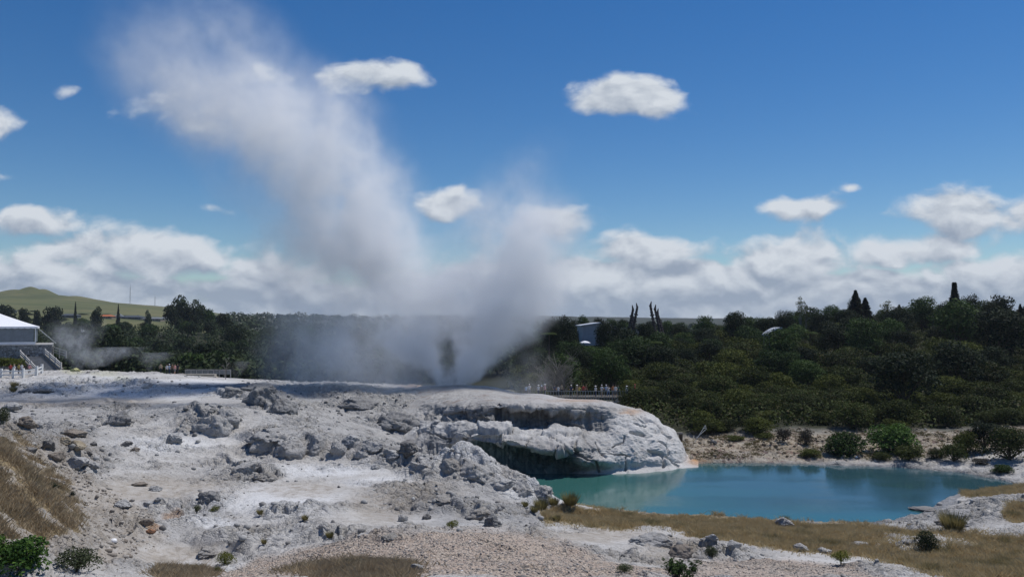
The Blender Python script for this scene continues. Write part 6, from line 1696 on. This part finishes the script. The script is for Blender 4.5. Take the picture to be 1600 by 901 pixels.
rgb_ = np.random.default_rng(8)
q = np.array([at(rgb_.uniform(-60, 34), rgb_.uniform(562, 572), 141 + rgb_.uniform(-2, 3)) for _ in range(160)])
clumps('grass_bank', q, rgb_.uniform(.5, 1.0, len(q)), 60, .22, M_OLIVE, 'mown olive grass bank below the stone wall', 81, cat='grass')
# low seating steps and barrier of the viewing place in the middle distance
def seating():
    Y = 138; p0 = at(280, 592, Y); w = (352 - 280) / F * Y
    t = thing('seating_steps', (p0[0], Y - 3, p0[2] - .4), 'low tan stone seating steps beside the white dead tree', 'steps')
    for i in range(3):
        m = MB(); m.box((w / 2 - i * .3, 1.2 * i, .35 + .35 * i), (w - i * .9, 1.1, .55)); m.build('step', plain('seat_stone', (.33, .30, .25), .9, .25, 1.5), t)
    t2 = thing('barrier_fence', (p0[0], 140.5, at(280, 585, 140.5)[2]), 'low pale barrier fence behind the seating steps', 'fence')
    m = MB(); m.bar((0, 0, .85), (w, 0, .85), .1, .14); m.build('rail', WOODG, t2)
    for i in range(9): m = MB(); m.bar((w * i / 8, 0, -.6), (w * i / 8, 0, .85), .1); m.build('post', WOODG, t2)
    m = MB(); m.box((w / 2, .06, .4), (w, .04, .7)); m.build('panel', plain('grey_panel', (.2, .21, .21), .8), t2)
seating()

# ---------------------------------------------------------------- hall, carved posts, parasol on the wooded rise
def hall():
    Y = 228; p = at(910, 534, Y); x = p[0]
    z = p[2] - 1; k = Y / F; W1 = 27 * k; W2 = 90 * k
    t = thing('hall', (x, Y, z), 'long grey hall with low gabled roof among the dark trees', 'building')
    h = at(910, 509, Y)[2] - z; hr = at(936, 505, Y)[2] - z
    wm = plain('hall_cladding', (.33, .33, .36), .7, .08, 1.0); m = MB()
    m.add([(0, 0, 0), (W1, 0, 0), (W1, 0, hr), (0, 0, h), (0, 18, 0), (W1, 18, 0), (W1, 18, hr), (0, 18, h)], [(0, 1, 2, 3), (5, 4, 7, 6), (4, 0, 3, 7), (1, 5, 6, 2)]); m.build('gable_wall', wm, t)
    h2 = at(998, 517, Y)[2] - z; m = MB()
    m.add([(W1 + .02, 2, 0), (W2, 2, 0), (W2, 2, h2), (W1 + .02, 2, hr - .3), (W1 + .02, 20, 0), (W2, 20, 0), (W2, 20, h2), (W1 + .02, 20, hr - .3)], [(0, 1, 2, 3), (5, 4, 7, 6), (1, 5, 6, 2)]); m.build('side_wall', wm, t)
    r = MB(); r.add([(-.5, -.6, h - .05), (W1 + .2, -.6, hr + .02), (W1 + .2, 19, hr + .02), (-.5, 19, h - .05), (-.5, -.6, h + .18), (W1 + .2, -.6, hr + .3), (W1 + .2, 19, hr + .3), (-.5, 19, h + .18)], [(0, 1, 5, 4), (1, 2, 6, 5), (2, 3, 7, 6), (3, 0, 4, 7), (4, 5, 6, 7), (3, 2, 1, 0)]); r.build('roof', plain('hall_roof', (.55, .56, .58), .5), t)
    r = MB(); r.add([(W1 + .25, 1.5, hr - .1), (W2 + .5, 1.5, h2), (W2 + .5, 21, h2), (W1 + .25, 21, hr - .1), (W1 + .25, 1.5, hr + .12), (W2 + .5, 1.5, h2 + .22), (W2 + .5, 21, h2 + .22), (W1 + .25, 21, hr + .12)], [(0, 1, 5, 4), (1, 2, 6, 5), (2, 3, 7, 6), (3, 0, 4, 7), (4, 5, 6, 7), (3, 2, 1, 0)]); r.build('roof', plain('hall_roof_dark', (.24, .25, .28), .6), t)
hall()
CARVE = plain('carved_timber', (.062, .048, .045), .75, .35, 1.5, .2, .05)
def carved_post(x0, y0, x1, y1, label, seed, wd=.92):
    Y = 226.0 + seed * .9; a = at(x0, y0, Y); b = at(x1, y1, Y); d = Vector(b - a); L = d.length + 4
    rg = np.random.default_rng(seed); dn = d.normalized(); a = Vector(a) - dn * 4
    t = thing('carved_post', a, label, 'carved post', 'tall carved wooden posts leaning inward')
    side = dn.cross(Vector((0, 1, 0))).normalized(); V = []; Fq = []; n = 60
    for i in range(n + 1):
        u = i / n; w = wd * (1 - .28 * u) * (1 + .13 * math.sin(i * 1.35 + seed) + .08 * rg.normal() * (u < .98))
        if i == n: w *= .5
        c = dn * (L * u); 
        for j in range(8):
            q = 2 * math.pi * j / 8; V.append(c + side * (w * .5 * math.cos(q)) + Vector((0, 1, 0)) * (w * .42 * math.sin(q)))
    for i in range(n):
        for j in range(8): Fq.append((i * 8 + j, i * 8 + (j + 1) % 8, (i + 1) * 8 + (j + 1) % 8, (i + 1) * 8 + j))
    Fq.append(tuple(n * 8 + j for j in range(8)))
    obj('shaft', mesh_poly('shaft', V, Fq), CARVE, t)
    h = MB(); c = dn * (L * 1.0); h.bar(c - dn * .3, c + dn * .9 - side * .5 * (1 if x1 < x0 else -1), wd * .8, wd * .7, 6, wd * .25); h.build('finial', CARVE, t)
    for q in (.35, .55, .75): 
        h = MB(); c = dn * (L * q); h.bar(c - side * wd * .62, c + side * wd * .62, .42, .42, 6); h.build('carved_band', CARVE, t)
carved_post(984, 508, 989.5, 482, 'shorter left post of the leaning carved pair', 1)
carved_post(990.5, 508, 996, 478.5, 'taller right post of the left carved pair', 3)
carved_post(987, 506, 990, 494, 'short stump post between the left carved pair', 2, .5)
carved_post(1024, 519, 1016, 476, 'tallest carved post, first of the right set', 4, 1.0)
carved_post(1031.5, 519, 1023, 481, 'middle carved post of the right set', 5)
carved_post(1035, 520, 1027, 487, 'outer lower carved post of the right set', 6)
carved_post(1037, 520, 1033, 505, 'grey stub post at the foot of the right carved set', 7, .5)
def parasol(px, py, Y, w, label):
    p = at(px, py, Y); r = w / 2 / F * Y; t = thing('parasol', (p[0], Y, p[2] - 2.4), label, 'parasol'); V = [(0, 0, 2.9)]; Fq = []
    for j, (rr, z) in enumerate([(.5, 2.72), (1.0, 2.38), (1.0, 2.2)]):
        for i in range(12): q = 2 * math.pi * i / 12; V.append((r * rr * math.cos(q), r * rr * math.sin(q), z))
    for i in range(12):
        n_ = (i + 1) % 12; Fq.append((0, 1 + i, 1 + n_))
        for j in range(2): Fq.append((1 + j * 12 + i, 1 + (j + 1) * 12 + i, 1 + (j + 1) * 12 + n_, 1 + j * 12 + n_))
    obj('canopy', mesh_poly('parasol_canopy', V, Fq), TENT, t); m = MB(); m.bar((0, 0, -1), (0, 0, 2.9), .07, n=8); m.build('pole', STEEL, t)
parasol(914, 535, 212, 17, 'white parasol showing among the dark trees below the hall')
def shelter():
    Y = 205; p = at(1200, 524, Y); e = at(1222, 513, Y); d = e - p; t = thing('shelter', (p[0], Y, p[2] - 2.5), 'pale curved shelter roof poking out of the thicket', 'shelter'); V = []; Fq = []; n = 14
    for i in range(n + 1):
        u = i / n; x = d[0] * u; z = 2.5 + d[2] * (1 - (1 - u) ** 1.9)
        V += [(x, 0, z), (x, 5, z), (x, 5, z + .3), (x, 0, z + .3)]
    for i in range(n):
        for j in range(4): Fq.append((i * 4 + j, i * 4 + (j + 1) % 4, i * 4 + 4 + (j + 1) % 4, i * 4 + 4 + j))
    obj('roof', mesh_poly('shelter_roof', V, Fq), plain('pale_roofing', (.42, .44, .47), .6), t)
    for x, y in ((.4, .5), (d[0] - .4, .5), (.4, 4.5), (d[0] - .4, 4.5)): m = MB(); m.bar((x, y, -2), (x, y, 2.6 + d[2] * (x > 1)), .2); m.build('post', WOODG, t)
shelter()

# ---------------------------------------------------------------- viewing platform with railing
DECKZ = 4.78; DY0, DY1 = 122.2, 125.8
xA = (812 - 800) / F * 122; xB = (996 - 800) / F * 122
def platform():
    t = thing('viewing_platform', (xA, DY0, DECKZ), 'timber viewing platform behind the geyser terrace', 'platform')
    m = MB(); m.box(((xB - xA) / 2, (DY1 - DY0) / 2, -.12), (xB - xA, DY1 - DY0, .22)); m.build('deck', plain('deck_wood', (.10, .095, .085), .85, .25, 3), t)
    for i in range(7):
        for y in (.3, DY1 - DY0 - .3): b = MB(); x = .3 + (xB - xA - .6) * i / 6; b.bar((x, y, -4.5), (x, y, -.24), .22); b.build('post', WOODG, t)
    RAIL = plain('rail_steel', (.20, .23, .24), .5, .1, 4, .4)
    x0 = (852 - 800) / F * 122; x1 = (977 - 800) / F * 122; L = x1 - x0
    t = thing('railing', (x0, 122.1, DECKZ), 'dark metal railing with upright bars in front of the visitors', 'railing')
    m = MB(); m.bar((0, 0, .93), (L, 0, .93), .07, .06); m.build('top_rail', RAIL, t)
    m = MB(); m.bar((0, 0, -.62), (L, 0, -.62), .05, .05); m.build('bottom_rail', RAIL, t)
    n = 30
    for i in range(n + 1):
        b = MB(); b.bar((L * i / n, 0, -.7), (L * i / n, 0, .93), .075 if i % 5 else .11, n=6); b.build('post' if i % 5 == 0 else 'baluster', RAIL, t)
platform()
def metal_frame():
    p = ground(1080, 692); k = p[1] / F; t = thing('metal_frame', p, 'leaning pale metal pole frame on the flat right of the terrace', 'frame'); PM = plain('pale_metal', (.52, .52, .5), .5)
    for a, b in (((0, 0, -.2), (20 * k, .4, 26 * k)), ((6 * k, .5, 6 * k), (22 * k, .6, 20 * k)), ((20 * k, .4, 26 * k), (22 * k, .6, 20 * k)), ((16 * k, .3, 21 * k), (21.5 * k, .55, 22 * k))):
        m = MB(); m.bar(a, b, .075, n=8); m.build('pole', PM, t)
    p = ground(1061, 690, 97); t = thing('timber_post', p, 'short timber post by the right flank of the terrace', 'post'); k = p[1] / F
    m = MB(); m.bar((0, 0, -.5), (0, 0, 12 * k), 5 * k); m.build('shaft', BARK, t); m = MB(); m.box((-.2, 0, 12 * k + .1), (11 * k, .5, .22)); m.build('cap', BARKGREY, t)
metal_frame()

# ---------------------------------------------------------------- people
def body_mesh(pose, seed):
    J = {}; E = []
    def jt(n, p, r, par=None):
        J[n] = (len(J), p, r)
        if par: E.append((J[par][0], J[n][0]))
    st = .04 * (seed % 3 - 1)
    jt('pelvis', (0, 0, .95), (.155, .11)); jt('waist', (0, 0, 1.10), (.14, .10), 'pelvis'); jt('chest', (0, .0, 1.30), (.17, .115), 'waist'); jt('neckb', (0, 0, 1.46), (.085, .075), 'chest')
    jt('neck', (0, -.01, 1.53), (.055, .055), 'neckb'); jt('head', (0, -.02, 1.62), (.085, .10), 'neck'); jt('crown', (0, -.015, 1.71), (.075, .085), 'head')
    for s in (-1, 1):
        q = 'l' if s < 0 else 'r'
        jt(q + 'hip', (s * .095, 0, .88), (.095, .10), 'pelvis'); jt(q + 'knee', (s * (.105 + st), -.02, .50), (.062, .066), q + 'hip'); jt(q + 'ank', (s * (.11 + st), .02, .09), (.042, .046), q + 'knee'); jt(q + 'toe', (s * (.13 + st), -.14, .035), (.04, .03), q + 'ank')
        jt(q + 'sho', (s * .185, 0, 1.41), (.062, .06), 'chest')
        if pose == 'photo': el, wr, hd = (s * .25, -.16, 1.24), (s * .10, -.30, 1.50), (s * .05, -.33, 1.56)
        elif pose == 'rail': el, wr, hd = (s * .27, -.06, 1.16), (s * .22, -.30, 1.06), (s * .20, -.38, 1.04)
        elif pose == 'hip' and s > 0: el, wr, hd = (.38, .04, 1.18), (.22, -.06, 1.0), (.17, -.1, .98)
        else: el, wr, hd = (s * .24, .02, 1.14), (s * .25, -.05, .90), (s * .245, -.08, .80)
        jt(q + 'elb', el, (.045, .045), q + 'sho'); jt(q + 'wri', wr, (.030, .032), q + 'elb'); jt(q + 'hand', hd, (.034, .026), q + 'wri')
    m = bpy.data.meshes.new('person_cage'); m.from_pydata([v[1] for v in J.values()], E, []); m.update()
    o = bpy.data.objects.new('person_cage', m); COL.objects.link(o)
    md = o.modifiers.new('skin', 'SKIN'); md.use_smooth_shade = True
    sv = m.skin_vertices[0].data
    for v in J.values(): sv[v[0]].radius = v[2]
    sv[0].use_root = True
    o.modifiers.new('sub', 'SUBSURF').levels = 1
    dg = bpy.context.evaluated_depsgraph_get(); me = bpy.data.meshes.new_from_object(o.evaluated_get(dg)); bpy.data.objects.remove(o); bpy.data.meshes.remove(m)
    # a nose marks the face
    me.name = 'person_body'
    return me
POSES = {p: body_mesh(p, i) for i, p in enumerate(('stand', 'rail', 'photo', 'hip'))}
SKIN = plain('skin', (.48, .29, .20), .6, .08); HAIR = plain('hair', (.035, .025, .018), .6, .2)
CL = {'white': (.62, .62, .62), 'blue': (.10, .17, .34), 'dark': (.03, .033, .04), 'red': (.42, .06, .05), 'pink': (.55, .28, .28), 'green': (.05, .12, .075), 'orange': (.48, .19, .07), 'tan': (.42, .34, .24), 'navy': (.03, .045, .10), 'pale blue': (.42, .52, .66), 'brown': (.16, .09, .06), 'yellow': (.5, .4, .1), 'grey': (.2, .2, .21)}
def cloth(c): return plain('cloth_' + c.replace(' ', '_'), CL[c], .85, .08, 6)
def head_cap(kind, mat):
    V = []; Fq = []; n = 14
    prof = [(.0, .135), (.055, .125), (.095, .085), (.108, .03), (.104, -.01)] if kind == 'hair' else [(.0, .125), (.07, .12), (.10, .07), (.105, .03), (.20, .01), (.205, .0), (.10, .0)]
    if kind == 'cap': prof = [(.0, .13), (.06, .122), (.098, .085), (.108, .035), (.11, .02)]
    for r, z in prof:
        for i in range(n): q = 2 * math.pi * i / n; V.append((r * math.cos(q), r * 1.12 * math.sin(q), z))
    for j in range(len(prof) - 1):
        for i in range(n): Fq.append((j * n + i, j * n + (i + 1) % n, (j + 1) * n + (i + 1) % n, (j + 1) * n + i))
    if kind == 'cap':
        b = len(V); V += [(-.08, -.10, .03), (.08, -.10, .03), (.06, -.21, .015), (-.06, -.21, .015), (-.08, -.10, .045), (.08, -.10, .045), (.06, -.21, .03), (-.06, -.21, .03)]; Fq += [(b, b+1, b+2, b+3), (b+7, b+6, b+5, b+4), (b+3, b+2, b+6, b+7), (b, b+3, b+7, b+4), (b+1, b+5, b+6, b+2)]
    return mesh_poly(kind, V, Fq, True)
FACE = mesh_poly('nose', [(-.018, -.098, 1.62), (.018, -.098, 1.62), (0, -.098, 1.665), (0, -.128, 1.622)], [(0, 1, 3), (1, 2, 3), (2, 0, 3)]); FACE.materials.append(SKIN)
def person(loc, rz, pose, shirt, legs, head, hcol, label, group, h=1.0):
    me = POSES[pose].copy(); me.materials.clear()
    for mt in (cloth(shirt), cloth(legs), SKIN, cloth('dark')): me.materials.append(mt)
    cz_ = np.zeros(len(me.polygons) * 3); me.polygons.foreach_get('center', cz_); c = cz_.reshape(-1, 3)
    idx_ = np.where(c[:, 2] > 1.50, 2, np.where(c[:, 2] > .93, 0, np.where(c[:, 2] > .42 if legs in ('tan', 'grey') else c[:, 2] > .1, 1, 2)))
    idx_ = np.where(c[:, 2] < .08, 3, idx_)
    arm = (np.abs(c[:, 0]) > .215) & (c[:, 2] < 1.22) & (c[:, 2] > .74); idx_[arm] = 2
    if pose in ('photo', 'rail'): idx_[(c[:, 1] < -.17) & (c[:, 2] > .8)] = 2
    me.polygons.foreach_set('material_index', idx_.astype(np.int32)); me.update()
    t = obj('person', me, None, None, loc, label, 'person', group, rz=rz, scale=h)
    if head == 'hair': obj('hair', head_cap('hair', None), HAIR, t, (0, .005, 1.645))
    else: obj('hat', head_cap(head, None), cloth(hcol), t, (0, -.01, 1.67))
    obj('nose', FACE, None, t)
    if pose == 'photo':
        m = MB(); m.box((0, -.37, 1.58), (.11, .05, .07)); m.build('camera', cloth('dark'), t)
    return t
gV = 'visitors watching the geyser from the platform'
PEOPLE = [(822, 124.0, .2, 'stand', 'pale blue', 'dark', 'hair', '', 'person in pale blue at the steamy left end of the platform'),
 (827, 125.2, -.3, 'rail', 'white', 'grey', 'cap', 'white', 'person in white cap fading into the steam'),
 (841, 124.2, .4, 'stand', 'white', 'navy', 'hat', 'white', 'person in white with brimmed hat left of the reddish shirt'),
 (846, 123.6, 0, 'hip', 'brown', 'dark', 'hat', 'pale blue', 'person in brown top with pale blue sun hat'),
 (851, 124.6, .8, 'stand', 'pink', 'dark', 'hat', 'white', 'person in pink with a white sun hat'),
 (866, 124.0, .1, 'rail', 'navy', 'dark', 'hair', '', 'dark-haired person in navy beside a white shirt'),
 (872, 123.5, -.4, 'stand', 'white', 'navy', 'hair', '', 'dark-haired person in white shirt beside the navy one'),
 (877, 125.0, .3, 'stand', 'tan', 'dark', 'hair', '', 'dark-haired person in tan set back from the railing'),
 (892, 123.3, 0, 'rail', 'navy', 'dark', 'cap', 'white', 'person in navy with a white cap at the railing'),
 (901, 124.1, .5, 'stand', 'tan', 'tan', 'hat', 'white', 'person all in tan with a white hat'),
 (904.5, 123.4, -.4, 'photo', 'yellow', 'dark', 'hair', '', 'person in yellow holding up a camera'),
 (911, 123.8, .1, 'hip', 'red', 'dark', 'hair', '', 'dark-haired person in red with a hand on the hip'),
 (915, 125.0, .6, 'stand', 'brown', 'dark', 'hair', '', 'dark-haired person in brown behind the red shirt'),
 (930, 123.0, -.9, 'stand', 'white', 'navy', 'hat', 'white', 'person in bright white shirt and wide white hat standing clear'),
 (939.5, 123.2, .2, 'rail', 'white', 'tan', 'cap', 'white', 'person in white top and tan shorts at the railing'),
 (946.5, 124.0, .0, 'rail', 'pale blue', 'dark', 'cap', 'white', 'person in pale blue with a white cap'),
 (950, 122.9, -.2, 'photo', 'white', 'blue', 'hair', '', 'dark-haired person in white and blue jeans raising a camera'),
 (957, 123.4, .3, 'stand', 'orange', 'grey', 'hair', '', 'dark-haired person in orange'),
 (961, 123.1, -.2, 'rail', 'white', 'grey', 'hair', '', 'dark-haired person in white between orange and green'),
 (965, 123.8, .4, 'stand', 'green', 'dark', 'hair', '', 'dark-haired person in dark green'),
 (978.5, 123.1, 0, 'stand', 'white', 'navy', 'hat', 'white', 'person in white hat alone at the railing end'),
 (991, 124.4, 1.2, 'stand', 'red', 'dark', 'cap', 'red', 'person in red cap and red top rightmost on the platform')]
for i, (px, Y, rz, pose, sh, lg, hd, hc, lb) in enumerate(PEOPLE):
    Y = min(max(Y, 122.7), 125.3); person(((px - 800) / F * Y, Y, DECKZ), rz, pose, sh, lg, hd, hc, lb, gV, .94 + .1 * ((i * 37) % 10) / 10)
gL = 'visitors by the white fence'
for px, Y, rz, pose, sh, lg, hd, hc, lb in [(19, 134, .4, 'stand', 'red', 'dark', 'hair', '', 'dark-haired person in red behind the white fence'), (25, 133.6, -.3, 'stand', 'white', 'grey', 'cap', 'tan', 'person in white with a tan cap behind the white fence'),
                                           (32, 135, 0, 'hip', 'yellow', 'dark', 'hair', '', 'person in yellow behind the white fence'), (36.5, 134.6, .6, 'stand', 'white', 'navy', 'hair', '', 'dark-haired person in white near the stair foot'), (48.5, 135, 1.0, 'rail', 'pink', 'dark', 'hat', 'white', 'person in pink with white hat below the stairs')]:
    x = (px - 800) / F * Y; Y -= 5; x = (px - 800) / F * Y; person((x, Y, float(ground_xy(x, Y)) + .02), rz, pose, sh, lg, hd, hc, lb, gL)
gM = 'visitors near the stone seating'
for px, Y, rz, pose, sh, lg, hd, hc, lb in [(253, 139, .4, 'stand', 'tan', 'dark', 'hair', '', 'person in tan leftmost of the group by the seating'), (262.5, 138, -.3, 'stand', 'white', 'dark', 'hair', '', 'dark-haired person in white by the stone seating'),
                                           (266.5, 138.6, 0, 'stand', 'pale blue', 'navy', 'cap', 'white', 'person in pale blue by the stone seating'), (271, 138, .6, 'hip', 'brown', 'dark', 'hair', '', 'person in brown by the stone seating'), (275, 138.4, 1.0, 'stand', 'pink', 'grey', 'hair', '', 'person in pink by the stone seating'), (279.5, 137.8, 0, 'stand', 'dark', 'dark', 'hair', '', 'person in black right of the group by the seating')]:
    x = (px - 800) / F * Y; person((x, Y, float(ground_xy(x, Y))), rz, pose, sh, lg, hd, hc, lb, gM)
# small fumaroles
def wisp(px, py, w, h, Y, dens, label, lean=0.0):
    pr = [(py, px, w * .5), (py - h * .3, px + lean * .3, w * .8), (py - h * .65, px + lean * .65, w), (py - h, px + lean, w * .7)]
    am_ = [(py, dens), (py - h * .3, dens), (py - h * .65, dens * .55), (py - h, 0.0)]
    obj('steam_wisp', loft('steam_wisp', [(a, b, c + 5) for a, b, c in pr], Y, .7, 14), steam_mat('wisp_steam', [(pr, Y, .6, am_, (1.0, .1))], warp=(.35, 2.2), detail=(.35, .36, .62, .15), step=.25), label=label, cat='steam', kind='stuff')
wisp(122, 580, 46, 84, 150, .26, 'grey steam wisp rising behind the stairs', -18)
wisp(155, 582, 64, 40, 148, .20, 'low steam cloud spreading beyond the sulphur rocks', 40)
wisp(140, 550, 30, 62, 152, .14, 'thin curl of steam in front of the dark valley woods', 10)
wisp(236, 584, 40, 34, 145, .14, 'small steam puff beyond the white terrace', 10)
wisp(370, 600, 26, 36, 138, .12, 'small steam puff beside the dead white tree', 8)
wisp(1345, 712, 22, 40, 96.5, .10, 'faint steam wisp rising beside the round green bush', 6)
# ---------------------------------------------------------------- air
def haze():
    m, nt, out = new_mat('haze_air')
    v = nt.node('ShaderNodeVolumePrincipled'); nt.put(v.inputs['Color'], (0.80, 0.88, 0.97)); nt.put(v.inputs['Density'], 0.00007); nt.put(v.inputs['Anisotropy'], 0.2)
    nt.l.new(v.outputs[0], out.inputs['Volume'])
    b = MB(); zb = float(H.min()) - 1.0; zt = 140.0
    b.box((0, 2560, (zb + zt) / 2), (14600, 5240, zt - zb)); b.build('haze', m, kind='stuff')
haze()
